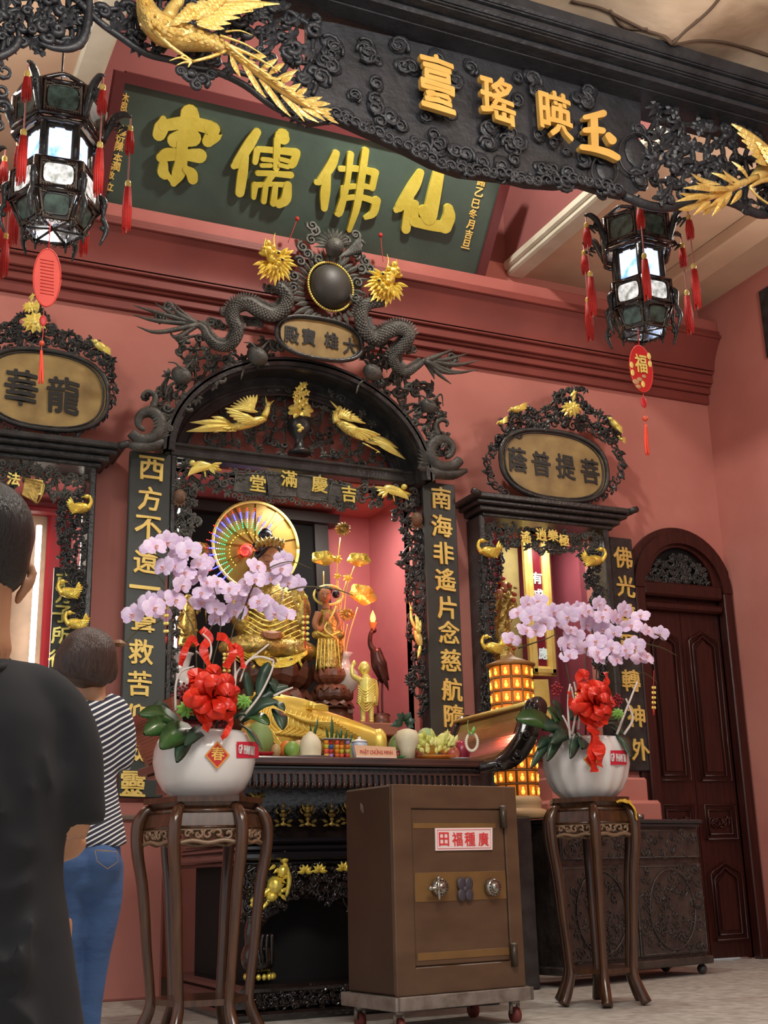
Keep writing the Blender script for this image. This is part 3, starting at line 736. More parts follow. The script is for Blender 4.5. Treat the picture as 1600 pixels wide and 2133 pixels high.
def dhead(par, c, fl, ang, label):
    x, y = c; mb = MB()
    def T(a, b): 
        a *= fl; ca, sa = math.cos(math.radians(ang)), math.sin(math.radians(ang)); return (x+a*ca-b*sa, y+a*sa+b*ca)
    el(mb, SD, T(0, 0), 22, 17, .12, ang=-ang*1, nu=14, nv=8); el(mb, SD, T(-20, 4), 17, 11, .14, nu=12, nv=8)
    el(mb, SD, T(-34, -2), 8, 8, .16); el(mb, SD, T(-18, 14), 14, 6, .12)
    el(mb, SD, T(-6, -12), 8, 6, .19); el(mb, SD, T(10, -12), 7, 6, .18)
    for (a, b, r) in ((-22, -9, 6), (-12, -2, 6), (2, 4, 7), (14, -2, 7), (18, 8, 6), (-30, 9, 5)): el(mb, SD, T(a, b), r, r*.8, .18)
    o = mb.build('dragon_head', GOLD, par, label)
    m2 = MB()
    for i in range(17):
        an = -1.9+i*.24; q = 24; L = 44+6*math.sin(i*2)
        feathers(o, 'mane_spike', GOLD, SD, [(T(q*.5*math.cos(an)+6, q*.5*math.sin(an)+4), T(L*math.cos(an)+8, L*.95*math.sin(an)+4), 11, .08, .13, .08)])
    for i in range(9):
        an = -1.5+i*.35; lf(m2, SD, T(4, 2), T(30*math.cos(an)+6, 30*math.sin(an)+4), 9, .13, .17, .1, .4, 4)
    for b in (-10, 12): tp(m2, SD, [T(-14, b), T(-34, b-6), T(-46, b-16)], [4, 3, 1], .17, 5)
    m2.build('mane', GOLD, o, None, 'stuff')
    for (a, b) in ((-6, -13), (10, -13)): m3 = MB(); el(m3, SD, T(a, b), 3, 3, .225); m3.build('eye', INK, o)
dhead(cr_, (572, 538), 1, 62, 'left gilded dragon head'); dhead(cr_, (806, 582), -1, -60, 'right gilded dragon head')
mb = MB(); c = SC(683, 604); mb.m = 0
k = kk(c); mb.ell((c.x, c.y-.05, c.z), (46*k, .14, 50*k), None, 28, 14)
mb.build('sun_disc', mat('dull_black_disc', (58, 58, 54), .5, bump=.05, bscale=60), cr_)
mb = MB()
for i in range(64):
    a = 2*math.pi*i/64; mb.ell((c.x+50*k*math.cos(a), c.y-.07, c.z+55*k*math.sin(a)), 3.0*k, None, 6, 4)
mb.build('bead_rim', GOLDP, cr_, 'gold beaded rim', 'stuff')
for i in range(34):
    a = 2*math.pi*i/34; L = 82+8*math.sin(i*3)
    feathers(cr_, 'sun_ray', DWD, SC, [((683+46*math.cos(a), 604+50*math.sin(a)), (683+L*math.cos(a+.12), 604+L*math.sin(a+.12)), 11, .02, .05, .05)])
mb = MB(); el(mb, SC, (697, 516), 20, 21, .12, nu=16, nv=10); lf(mb, SC, (692, 506), (702, 484), 14, .1, .1, 0, .6, 4, basew=1., peak=.1)
for i in range(12):
    a = math.pi+i*.26; lf(mb, SC, (694, 514), (694+42*math.cos(a), 514+40*math.sin(a)), 9, .04, .07, .05, .4, 4)
mb.build('flaming_pearl', DWD, cr_)
for (x, y) in ((655, 482), (648, 500), (630, 515), (640, 530), (665, 540), (740, 490), (748, 510), (740, 530), (762, 545), (752, 560), (770, 560), (625, 545), (650, 470), (612, 575), (745, 590), (610, 600), (720, 500)):
    mb = MB(); spiral(mb, SC, (x, y), 13, 1.4, x, (-1)**x, 8, .05, 6); el(mb, SC, (x, y), 9, 8, .03, rd=5); mb.build('cloud_curl', DWD, cr_)
mb = MB()
for i in range(14): tp(mb, SC, [(700+i*4, 540-i), (724+i*2, 520-i*2), (742+i, 500+i*3)], [4, 3, 1], .04+.003*i, 5)
mb.build('flame_strands', DWD, cr_, None, 'stuff')
for i, (a, b) in enumerate((((600, 505), (619, 456)), ((760, 470), (793, 487)), ((798, 545), (793, 490)))):
    if i == 1: continue
    mb = MB(); tp(mb, SC, [a, ((a[0]+b[0])/2, (a[1]+b[1])/2+2), b], 1.6, .12, 5); el(mb, SC, b, 4.5, 5.5, .12); mb.build('pompom', mat('red_wool', (170, 40, 34), .8), cr_)
# scroll work between dragons and arch
LP = [(345, 680), (410, 700), (440, 730), (500, 735), (560, 690), (590, 700), (600, 745), (540, 762), (470, 790), (410, 830), (365, 880), (345, 925), (318, 900), (330, 850), (300, 825), (330, 800), (350, 775), (372, 765), (368, 720)]
RP = [(760, 715), (810, 720), (830, 780), (880, 790), (905, 775), (930, 800), (905, 830), (930, 860), (925, 890), (945, 930), (920, 960), (900, 960), (870, 900), (830, 850), (790, 812), (740, 785), (745, 750)]
mb = MB(); fret(mb, SC, LP, 20, 11, 5.5, 51, .04, .04, .3, .15); mb.build('scroll_carving', DWD, cr_)
mb = MB(); fret(mb, SC, RP, 20, 11, 5.5, 52, .04, .04, .3, .15); mb.build('scroll_carving', DWD, cr_)
mb = MB()
for (x, y) in ((486, 668), (510, 668), (530, 672), (440, 672), (455, 676), (835, 712), (820, 720), (850, 725), (560, 600), (740, 620), (470, 650), (350, 640), (330, 662), (925, 760), (940, 745)):
    mb = MB(); spiral(mb, SC, (x, y), 12, 1.5, x*.7, (-1)**x, 7, .1, 6); spiral(mb, SC, (x+10, y+4), 9, 1.3, x, (-1)**(x+1), 6, .1, 6); el(mb, SC, (x+4, y+1), 11, 7, .09, rd=4); mb.build('cloud_scroll', DWD, cr_)
for (x, y, r) in ((536, 742, 24), (378, 782, 23), (776, 776, 22), (893, 846, 19), (650, 745, 0)):
    if not r: continue
    mb = MB(); el(mb, SC, (x, y), r, r*.78, .12, ang=-25, nu=14, nv=8); el(mb, SC, (x+4, y-r*.5), r*.45, r*.22, .17, ang=-25)
    tp(mb, SC, [(x, y-r*.5), (x-12, y-r*1.1), (x-28, y-r*1.2)], [7, 4, 2], .14, 5); tp(mb, SC, [(x+6, y-r*.5), (x+26, y-r*1.3), (x+30, y)], [6, 4, 2], .12, 5)
    tp(mb, SC, [(x, y+r*.4), (x-26, y+r), (x-34, y+r*2)], [8, 6, 3], .08, 5)
    mb.build('carved_gourd', DWD, cr_)
# large end scrolls
for (x, y, fl) in ((298, 882, 1), (932, 940, -1)):
    mb = MB()
    pts = []
    for i in range(22):
        t = i/21; a = math.radians(250)-t*math.radians(400); q = 14+24*t
        pts.append((x+8*fl+q*math.cos(a)*fl, y-q*math.sin(a)*1.0))
    tp(mb, SC, pts, [8, 18, 26, 28, 22], .06, 10, sub=2)
    tp(mb, SC, [(x-40*fl, y+40), (x-10*fl, y+48), (x+30*fl, y+44), (x+60*fl, y+30)], [10, 24, 26, 12], .05, 8)
    tp(mb, SC, [(x+20*fl, y-30), (x+26*fl, y-55), (x+12*fl, y-66), (x, y-60), (x+2*fl, y-52)], [16, 13, 11, 8, 5], .06, 8)
    for i in range(6): lf(mb, SC, (x+50*fl, y+6*i-20), (x+18*fl, y+8*i-14), 10, .06, .09, .1, .4, 4)
    for i in range(5): lf(mb, SC, (x+30*fl, y+34), (x+62*fl, y-14+9*i), 11, .06, .08, .1, .4, 4)
    mb.build('end_scroll', DWD, cr_)
# oval sign
def oval(cx, cy, rx, ry, Y, par, chars, size, nm, lab, rim=7, sk=0., rimm=None, b=.05, dsh=.0, cat=None):
    S = Surf(Y); c = S(cx, cy); k = kk(c); N = 40
    def ringpt(s, yy):
        return [Vector((c.x+rx*k*s*math.copysign(abs(math.cos(2*math.pi*i/N))**.8, math.cos(2*math.pi*i/N)), yy, c.z+ry*k*s*math.copysign(abs(math.sin(2*math.pi*i/N))**.8, math.sin(2*math.pi*i/N)))) for i in range(N)]
    m = MB(); m.prism(ringpt(.97, Y), ringpt(.97, Y+.04)); o = m.build(nm, TAN, par, lab)
    if cat: tag(o, lab, cat)
    m = MB(); p = ringpt(1., Y-.01); m.tube(p+[p[0]], rim*k/2, 8, cap=False); p = ringpt(.92, Y-.005); m.tube(p+[p[0]], rim*k*.22, 6, cap=False); m.build('rim', rimm or DW, o)
    for ch, x, y in chars: m = MB(); letters(m, S, ch, x, y, size, b*.8, .001, .006, .84, wob=.016); m.build('character', INK, o)
    return o
oval(666, 706, 96, 46, 8.98, cr_, [('殿', 607, 698), ('寶', 643, 702), ('雄', 690, 710), ('大', 729, 722)], 36, 'oval_sign', 'tan oval sign', 9)
# ------------------------------------------------------------------ side shrines
def side_shrine(nm, label, cx, cy, rx, ry, chars, csz, shelf, crestP, golds, frame, lint, topP, sides, birds, yf=9.30, crest_top=None):
    t = thing(nm, U(cx, cy+300, yf), label, 'shrine'); S = Surf(yf)
    oval(cx, cy, rx, ry, yf-.06, t, chars, csz, 'oval_sign', 'tan oval sign with black characters', 10, b=.05)
    mb = MB(); fret(mb, Surf(yf-.04), crestP, 15, 9, 5, 61, .0, .03, .35, .15); N = 46
    for i in range(N):
        a = 2*math.pi*i/N+.07; x, y = cx+(rx+9)*math.cos(a), cy+(ry+10)*math.sin(a)
        spiral(mb, Surf(yf-.04), (x, y), 11, 1.3, i*1.3, (-1)**i, 5.5, .0, 6)
        if i % 2: lf(mb, Surf(yf-.04), (x, y), (cx+(rx+24)*math.cos(a+.1), cy+(ry+24)*math.sin(a+.1)), 10, .01, .02, .1, .4, 4)
    mb.build('carved_crest', DW, t)
    (x0, y0), (x1, y1) = shelf; A = S(x0, y0); B = S(x1, y1); z = (A.z+B.z)/2; k = kk(A)
    mb = MB()
    for (i, p, h0, h1) in ((0, .20, -.02, .03), (1, .16, -.06, -.02), (2, .11, -.11, -.06), (3, .06, -.15, -.11)):
        mb.bb(A.x+.05*i, B.x-.05*i, yf-p, YW, z+h0, z+h1, .01)
    mb.tube([(A.x-.03, yf-.2, z+.03), (A.x+.05, yf-.2, z)], .03, 8); mb.tube([(B.x+.03, yf-.2, z+.03), (B.x-.05, yf-.2, z)], .03, 8)
    mb.build('cornice_shelf', DW, t)
    for (ga, sz, kind) in golds:
        mb = MB(); S3 = Surf(yf-.06)
        if kind == 'lotus':
            for i in range(11):
                a = i*.571; lf(mb, S3, ga, (ga[0]+sz*math.cos(a), ga[1]+sz*.8*math.sin(a)), sz*.5, .07, .09, .12, .5, 4, tipw=.1)
            for i in range(7):
                a = i*.9; lf(mb, S3, ga, (ga[0]+sz*.55*math.cos(a), ga[1]+sz*.5*math.sin(a)), sz*.4, .1, .13, .12, .5, 4)
            el(mb, S3, ga, sz*.2, d=.13); lf(mb, S3, (ga[0]+3, ga[1]-sz*.6), (ga[0]+6, ga[1]-sz*1.9), sz*.4, .06, .08, .1, .5, 5); lf(mb, S3, (ga[0]-2, ga[1]-sz*1.2), (ga[0]+12, ga[1]-sz*1.7), sz*.4, .08, .08, .1, .5, 4)
            mb.build('gilded_lotus', GOLDP, t)
        else:
            el(mb, S3, ga, sz, sz*.5, .07, ang=kind, nu=12, nv=8); ca, sa = math.cos(math.radians(kind)), -math.sin(math.radians(kind))
            for i in range(5): lf(mb, S3, (ga[0]+sz*.2*ca, ga[1]+sz*.2*sa-4+2*i), (ga[0]+sz*1.5*ca, ga[1]+sz*1.5*sa-6+3*i), sz*.3, .09, .09, .05, .4, 4)
            el(mb, S3, (ga[0]-sz*.8*ca, ga[1]-sz*.8*sa-4), sz*.35, sz*.3, .09); lf(mb, S3, (ga[0]-sz*1.0*ca, ga[1]-sz*sa-4), (ga[0]-sz*1.5*ca, ga[1]-sz*1.5*sa-2), sz*.25, .09, None, 0, .7, 3, basew=1., peak=.01)
            mb.build('gilded_bird', GOLDP, t)
    # frame posts and lintel carving
    for (xa, xb, yt) in frame:
        mb = MB(); a = S(xa, yt); b = S(xb, yt); mb.bb(a.x, b.x, yf-.04, YW, 1.4, z-.13, .01); mb.build('post', DW, t)
    for i, Q in enumerate(sides):
        mb = MB(); fret(mb, S, Q, 12, 7, 3.8, 71+i, .02, .03, .35, .12); mb.build('side_fretwork', DW, t)
    mb = MB(); fret(mb, S, topP, 14, 8, 4.2, 81, .02, .02, .35, .12); mb.build('lintel_fretwork', DWD, t)
    for (ch, x, y, s) in lint:
        mb = MB(); letters(mb, S, ch, x, y, s, .045, .075, .01, wob=.012); mb.build('character', GOLDP, t)
    for (c, fl) in birds:
        x, y = c; mb = MB()
        el(mb, S, (x, y), 22, 12, .12, ang=-8*fl, nu=14, nv=8)
        for i in range(6): lf(mb, S, (x-8*fl, y-3), (x+(28-2*i)*fl, y-7+4*i), 9, .16, .16, .05, .4, 4)
        tp(mb, S, [(x-16*fl, y+2), (x-24*fl, y-12), (x-20*fl, y-24), (x-12*fl, y-22)], [10, 8, 7, 5], .14, 8); el(mb, S, (x-15*fl, y-24), 6, 5, .15)
        lf(mb, S, (x-11*fl, y-24), (x-2*fl, y-22), 4, .15, None, 0, .6, 3, basew=1., peak=.01)
        for i in range(3): lf(mb, S, (x+14*fl, y-2), (x+(20+4*i)*fl, y-24+5*i), 8, .12, .13, .05, .4, 4)
        mb.build('gilded_duck', GOLD, t)
    return t
side_shrine('side_shrine', 'black carved side shrine on the right with an oval sign of four characters', 1155, 970, 130, 76,
    [('蔭', 1078, 958), ('普', 1127, 966), ('提', 1178, 972), ('菩', 1229, 982)], 52, ((968, 1041), (1296, 1078)),
    [(1030, 930), (1040, 880), (1080, 845), (1130, 850), (1180, 800), (1215, 800), (1230, 855), (1280, 870), (1300, 890), (1290, 930), (1240, 900), (1150, 890), (1070, 910)],
    [((1190, 852), 22, 'lotus'), ((1078, 852), 15, 20), ((1281, 884), 15, -40), ((1046, 879), 10, 30), ((1295, 915), 7, -20)],
    [(995, 1006, 1080), (1252, 1263, 1100)],
    [('遙', 1086, 1123, 24), ('逍', 1118, 1118, 26), ('樂', 1142, 1120, 24), ('極', 1165, 1130, 24)],
    [(1006, 1088), (1252, 1112), (1252, 1150), (1200, 1150), (1180, 1158), (1130, 1152), (1060, 1142), (1006, 1140)],
    [[(1000, 1140), (1052, 1142), (1052, 1180), (1040, 1220), (1032, 1260), (1026, 1500), (1004, 1500)], [(1252, 1150), (1205, 1148), (1215, 1200), (1232, 1260), (1238, 1440), (1268, 1470)]],
    [((1020, 1150), 1), ((1237, 1168), -1), ((1028, 1350), 1)])
side_shrine('side_shrine', 'black carved side shrine at the left edge with a tan oval sign of black characters', 95, 812, 130, 88,
    [('三', -60, 780), ('華', 44, 808), ('龍', 132, 824)], 78, ((-80, 905), (250, 950)),
    [(-40, 740), (0, 680), (50, 640), (90, 630), (125, 690), (175, 700), (210, 710), (240, 745), (236, 790), (200, 750), (120, 725), (20, 720)],
    [((72, 672), 28, 'lotus'), ((210, 722), 17, -30), ((62, 640), 16, 'lotus')],
    [(186, 200, 985), (-90, -75, 950)],
    [('法', 25, 1004, 26), ('同', 70, 1020, 30)],
    [(0, 960), (186, 985), (186, 1040), (120, 1045), (100, 1040), (80, 1030), (0, 1010)],
    [[(186, 1030), (132, 1035), (118, 1050), (122, 1150), (135, 1210), (150, 1290), (180, 1290)]],
    [((166, 1058), -1), ((160, 1300), 1), ((145, 1235), 1)])
mb = MB(); tp(mb, Surf(9.26), [(48, 996), (76, 1002), (92, 1012), (78, 1048), (60, 1030)], 4, .1, 5); poly(mb, Surf(9.26), [(52, 998), (88, 1006), (76, 1046), (46, 1030)], .03, .05)
o = mb.build('scroll_panel', GOLD2); tag(o, 'small gilded scroll panel on the left shrine lintel', 'panel')
for nm, x0, y0, y1, lab in (('light_tube', 1256, 1118, 1440, 'glowing tube light behind the right post fretwork of the right shrine'), ('light_tube', 178, 1000, 1285, 'glowing tube light behind the right post fretwork of the left shrine'), ('light_tube', 82, 1095, 1420, 'bright white tube light inside the left shrine')):
    YY = 9.62 if x0 != 82 else 9.9; A = U(x0, y0, YY); B = U(x0, y1, YY); mb = MB(); mb.tube([(A.x, YY, B.z), (A.x, YY, A.z)], .014 if x0 != 82 else .022, 8); o = mb.build(nm, TUBE); tag(o, lab, 'light')
# picture in the left shrine with red frame
S = Surf(10.1); t = thing('framed_picture', S(60, 1400), 'large pale devotional picture in a red frame inside left shrine', 'picture')
mb = MB(); poly(mb, S, [(-40, 1060), (106, 1078), (98, 1420), (-40, 1420)], 0, .02); mb.build('canvas', mat('pale_landscape_print', (170, 136, 112), .5, col2=(120, 98, 80), scale=3, detail=8), t)
mb = MB(); A = S(98, 1078, 0); B = S(113, 1420, 0)
mb.bb(A.x, B.x, 10.02, 10.1, B.z-.3, A.z+.06, .02); mb.bb(S(-40, 1060).x, B.x+.03, 10.0, 10.1, A.z, A.z+.07, .02); mb.build('frame', mat('red_lacquer_frame', (124, 26, 34), .35), t)
# framed scroll in the right shrine
S = Surf(9.95); t = thing('framed_scroll', S(1130, 1400), 'gold framed red scroll with pale characters inside the right shrine', 'picture')
A = S(1103, 1150, 0); B = S(1138, 1390, 0); mb = MB(); mb.bb(A.x, B.x, 9.93, 9.95, B.z, A.z+.1); mb.build('red_paper', mat('crimson_paper', (120, 26, 44), .3), t)
mb = MB()
for (a, b, c, e) in ((A.x-.09, A.x, B.z-.09, A.z+.15), (B.x, B.x+.09, B.z-.09, A.z+.15), (A.x-.09, B.x+.09, B.z-.09, B.z)):
    mb.bb(a, b, 9.89, 9.96, c, e, .015); mb.bb(a+.02, b-.02, 9.875, 9.9, c+.02, e-.02, .008)
mb.build('frame', GOLDC, t)
for ch, x, y in (('有', 1116, 1205), ('求', 1120, 1240), ('必', 1124, 1300), ('應', 1130, 1362)):
    mb = MB(); letters(mb, S, ch, x, y, 24, .05, .02, .004); mb.build('character', mat('pale_blue_white', (210, 226, 226), .4, emit=.2), t)
mb = MB(); poly(mb, Surf(10.05), [(1046, 1140), (1078, 1142), (1096, 1500), (1050, 1500)], 0, .03); o = mb.build('cloth_panel', mat('olive_cloth', (168, 150, 92), .8, col2=(142, 124, 76), scale=4)); tag(o, 'olive yellow cloth panel hanging at left in the right shrine', 'cloth')
mb = MB(); poly(mb, Surf(9.9), [(1112, 1415), (1142, 1415), (1150, 1510), (1116, 1510)], 0, .04); o = mb.build('gilt_frame_stand', GOLDC); tag(o, 'lower gilt frame standing behind the lamp tower in the right shrine', 'picture')
# deity statue in the right shrine
def statue_blob(nm, label, parts, m, vox=.008, sm=3, group=None):
    mb = MB(); parts(mb); o = mb.build(nm, m); blob(o, vox, sm); return tag(o, label, 'statue', group)
S = Surf(9.6)
t = thing('deity_statue', S(1050, 1400), 'gilded armoured deity figure behind the lamp tower in the right shrine', 'statue')
mb = MB()
el(mb, S, (1052, 1222), 9, 12, 0, nu=12, nv=8); tp(mb, S, [(1052, 1232), (1050, 1262), (1046, 1300)], [18, 30, 34], 0, 10); tp(mb, S, [(1046, 1290), (1044, 1330), (1050, 1380)], [34, 46, 54], 0, 10)
tp(mb, S, [(1060, 1245), (1072, 1262), (1066, 1285)], [14, 14, 10], .05, 8); tp(mb, S, [(1042, 1245), (1030, 1265), (1024, 1290)], [14, 13, 9], .05, 8)
o = mb.build('body', GOLD2, t); blob(o, .012, 1)
mb = MB(); q = random.Random(9)
for i in range(46): x, y = 1052+q.uniform(-26, 26), q.uniform(1215, 1385); lf(mb, S, (x, y), (x+q.uniform(-14, 14), y+q.uniform(-12, 14)), 8, .08, .11, .2, .5, 4)
tp(mb, S, [(1034, 1240), (1018, 1275), (1012, 1255)], [5, 5, 4], .1, 5); mb.build('ornaments', GOLD2, t, None, 'stuff')
mb = MB(); el(mb, S, (1053, 1224), 8, 11, .05, nu=10); el(mb, S, (1041, 1240), 9, 14, .06); mb.build('face', mat('pinkish_paint', (196, 128, 100), .5), t)
mb = MB(); 
for (x, y) in ((1048, 1205), (1062, 1220), (1072, 1238), (1040, 1212), (1070, 1250), (1058, 1344), (1070, 1350)): mb = MB(); el(mb, S, (x, y), 6, 5, .09); mb.build('red_ornament', mat('coral_paint', (190, 84, 56), .5), t)
# ------------------------------------------------------------------ green plaque with four great characters
XA = U(215, 440, 9.42).x; XB = U(987, 583, 9.42).x
b0 = U(600, 511, 9.42); tR = onx(1045, 372, XB)
print('PLAQUE', XA, XB, b0, tR)
n = Vector((1, 0, 0)).cross(Vector((0, tR.y-9.42, tR.z-b0.z))); n = n if n.y < 0 else -n
SP = Surf(p0=Vector((0, 9.42, b0.z)), n=n)
ht = (tR.z-b0.z); upv = Vector((0, tR.y-9.42, ht)); Lh = upv.length; upn = upv.normalized(); Lh *= 1.06
pq = thing('name_plaque', (b0.x, 9.42, b0.z), 'huge tilted green black plaque with four gold characters above the crest', 'sign')
def slab(x0, x1, v0, v1, d0, d1, nm, m):
    q = [Vector((x, 9.42, b0.z))+upn*v+SP.n*d1 for x, v in ((x0, v0), (x1, v0), (x1, v1), (x0, v1))]
    mb = MB(); mb.prism(q, [p-SP.n*(d1-d0) for p in q]); return mb.build(nm, m, pq)
slab(XA, XB, 0, Lh, -.06, 0, 'board', GREEN)
MAR = mat('maroon_frame', (92, 34, 36), .5)
slab(XB, XB+.09, -.02, Lh+.08, -.09, .03, 'frame', MAR); slab(XA-.09, XA, -.02, Lh+.08, -.09, .03, 'frame', MAR); slab(XA, XB, Lh, Lh+.09, -.09, .03, 'frame', MAR)
G4 = {'宗': [[(395, 236, 32), (396, 246, 34), (398, 262, 30)], [(340, 248, 12), (338, 262, 26), (332, 280, 24)], [(342, 262, 20), (387, 256, 24), (432, 264, 24), (444, 270, 26)], [(438, 264, 22), (446, 278, 30), (434, 294, 22)],
    [(365, 292, 28), (384, 287, 33), (402, 288, 30)], [(336, 328, 18), (350, 322, 24), (385, 323, 20), (416, 325, 26)], [(380, 300, 20), (378, 335, 22), (372, 362, 24), (362, 382, 12)], [(362, 380, 10), (350, 366, 10)], [(341, 342, 16), (340, 358, 20), (344, 364, 18)], [(388, 352, 12), (399, 362, 20), (402, 374, 18)]],
 '儒': [[(535, 276, 16), (520, 300, 20), (496, 338, 18), (488, 346, 12)], [(512, 326, 12), (506, 360, 18), (500, 402, 16)], [(588, 283, 26), (592, 290, 20)], [(538, 311, 10), (580, 314, 12), (618, 318, 14)], [(618, 322, 14), (610, 342, 14), (602, 346, 8)], [(536, 314, 12), (532, 338, 10)], [(578, 290, 12), (576, 350, 12)], [(548, 332, 8), (566, 334, 8)], [(546, 345, 8), (564, 345, 8)], [(586, 332, 8), (602, 336, 8)], [(584, 344, 8), (600, 348, 8)],
    [(538, 361, 10), (570, 362, 10), (606, 365, 12)], [(568, 364, 12), (556, 382, 10)], [(534, 386, 10), (565, 384, 8), (602, 386, 10)], [(532, 386, 12), (529, 412, 8)], [(554, 388, 10), (550, 420, 10)], [(574, 388, 10), (570, 424, 12)], [(600, 386, 14), (596, 415, 18), (582, 426, 14)]],
 '佛': [[(700, 320, 14), (690, 345, 18), (668, 376, 14), (660, 380, 10)], [(683, 362, 12), (678, 400, 18), (676, 434, 12)], [(710, 352, 10), (745, 352, 11), (782, 360, 14)], [(782, 360, 13), (776, 392, 11)], [(716, 391, 9), (750, 388, 9), (776, 391, 9)], [(716, 392, 10), (714, 414, 9)], [(714, 414, 9), (750, 411, 10), (784, 420, 12)], [(785, 418, 15), (778, 444, 14), (762, 454, 7)], [(731, 322, 12), (724, 380, 10), (708, 440, 14), (702, 446, 8)], [(762, 314, 13), (754, 370, 13), (744, 430, 13), (728, 480, 8)]],
 '仙': [[(876, 360, 14), (862, 388, 22), (836, 428, 18), (826, 438, 10)], [(856, 404, 12), (851, 440, 16), (846, 478, 16)], [(914, 362, 20), (906, 400, 24), (896, 450, 26)], [(866, 424, 12), (864, 450, 14), (868, 466, 14)], [(864, 462, 18), (894, 468, 20), (930, 474, 20)], [(935, 434, 16), (936, 452, 22), (928, 474, 22)], [(884, 440, 22), (894, 455, 24)]]}
for ch, st in G4.items():
    mb = MB()
    for i, p in enumerate(st): stroke(mb, SP, [(x, y, w_*1.16) for x, y, w_ in p], .002, .03+.0012*i)
    mb.build('character', mat('lime_gold_leaf', (222, 208, 92), .42, .25, col2=(204, 188, 70), scale=5, bump=.1), pq, 'large gold character')
for chars, sz, bd in (([('沐', 259, 203), ('恩', 256, 222), ('道', 255, 270), ('衍', 250, 288), ('陳', 248, 305), ('本', 245, 328), ('潤', 241, 346)], 18, .045), ([('弟', 236, 264), ('子', 234, 284), ('黃', 232, 304), ('古', 227, 344), ('敬', 230, 364), ('立', 228, 388)], 16, .045),
        ([('光', 1006, 352), ('緒', 1003, 378), ('乙', 998, 400), ('巳', 991, 424), ('冬', 985, 445), ('月', 980, 467), ('吉', 976, 488), ('旦', 971, 508)], 18, .04)):
    mb = MB()
    for ch, x, y in chars: letters(mb, SP, ch, x, y, sz, bd, .001, .006, wob=.01)
    mb.build('small_inscription', GOLDC, pq, None, 'stuff')
# ------------------------------------------------------------------ great carved beam in front
YB = 5.0; SB = Surf(YB)
bm = thing('carved_beam', U(1000, 300, YB), 'great black carved beam with gold characters and phoenixes across the hall', 'beam')
zt = Surf(YB-.30)(1330, 72, 0).z; zl = SB(1160, 166, 0).z
print('BEAM', zt, zl)
mb = MB()
H = zt-zl+.02
for (p, a, b) in ((.30, 0, .20), (.285, .20, .23), (.295, .23, .25), (.28, .25, .36), (.26, .36, .38), (.27, .38, .40), (.255, .40, .42), (.20, .42, .50), (.12, .50, .52)):
    mb.bb(-4, 10, YB-p, YB+.15, zt+.02-H*b/.52, zt+.02-H*a/.52, .012)
mb.build('cornice_moulding', DWB, bm)
low = [(640, 258), (700, 250), (740, 268), (790, 290), (850, 318), (900, 344), (960, 364), (1010, 370), (1060, 376), (1100, 386), (1160, 390), (1210, 386), (1260, 402), (1300, 410), (1335, 395), (1325, 330), (1335, 250)]
upl = [(1335, 205), (1100, 145), (900, 96), (700, 48), (640, 40)]
mb = MB(); poly(mb, SB, low+upl, -.04, 0); mb.build('beam_panel', DWB, bm)
mb = MB(); q = random.Random(91)
for i in range(150):
    x, y = q.uniform(640, 1335), q.uniform(40, 405)
    if inpoly(x, y, low+upl): r_ = q.uniform(14, 30); el(mb, SB, (x, y), r_, r_*.75, .0, rd=r_*.35, ang=q.uniform(0, 180), nu=10, nv=6); spiral(mb, SB, (x, y), r_*.8, 1.3, q.random()*6, q.choice((-1, 1)), r_*.34, .022, 6, 12)
E_ = cr([(x, y-8, 0) for x, y in [(560, 205), (600, 238)]+low[:14]], 3); tp(mb, SB, [(p.x, p.y) for p in E_], 16, .03, 6, sub=1)
for i in range(0, len(E_)-1): spiral(mb, SB, (E_[i].x, E_[i].y-4), 16, 1.3, i, (-1)**i, 9, .04, 6)
mb.build('cloud_relief', DWB, bm)
mb = MB(); 
for (x, y, r) in ((1325, 320, 44), (30+1230, 355, 34)): 
    q = [(x+r*.8*math.cos(i*.35), y+r*math.sin(i*.35)) for i in range(19)]; tp(mb, SB, q, 5, .04, 6, sub=2); el(mb, SB, (x, y), r*.7, r*.9, .0, rd=6)
mb.build('round_medallion', DWB, bm)
Rr = [(1340, 212), (1600, 270), (1800, 330), (1800, 500), (1640, 455), (1560, 440), (1500, 420), (1430, 430), (1380, 432), (1330, 408), (1345, 330)]
mb = MB(); fret(mb, SB, Rr, 27, 17, 10, 92, .0, .03, .35, .12)
tp(mb, SB, [(1300, 408), (1350, 428), (1400, 432), (1460, 418), (1520, 420), (1580, 446), (1640, 450), (1800, 500)], 20, .0, 8); mb.build('openwork', DWB, bm)
Lw = [(150, -10), (205, 42), (255, 78), (305, 112), (355, 122), (385, 138), (440, 130), (500, 160), (560, 205), (620, 245), (660, 240), (660, 30), (500, -20)]
mb = MB(); fret(mb, SB, Lw, 27, 17, 10, 93, .0, .03, .35, .12)
tp(mb, SB, [(120, -30), (160, 0), (205, 44), (255, 80), (305, 112), (360, 126), (400, 140), (450, 150), (510, 178), (570, 222), (640, 255)], 15, .02, 8)
for (x, y, r) in ((398, 156, 20), (420, 166, 18), (376, 150, 14), (410, 178, 13), (440, 158, 14)): spiral(mb, SB, (x, y), r, 1.4, x, (-1)**x, 12, .03, 7); el(mb, SB, (x, y), r*.7, r*.6, .02)
mb.build('openwork', DWB, bm)
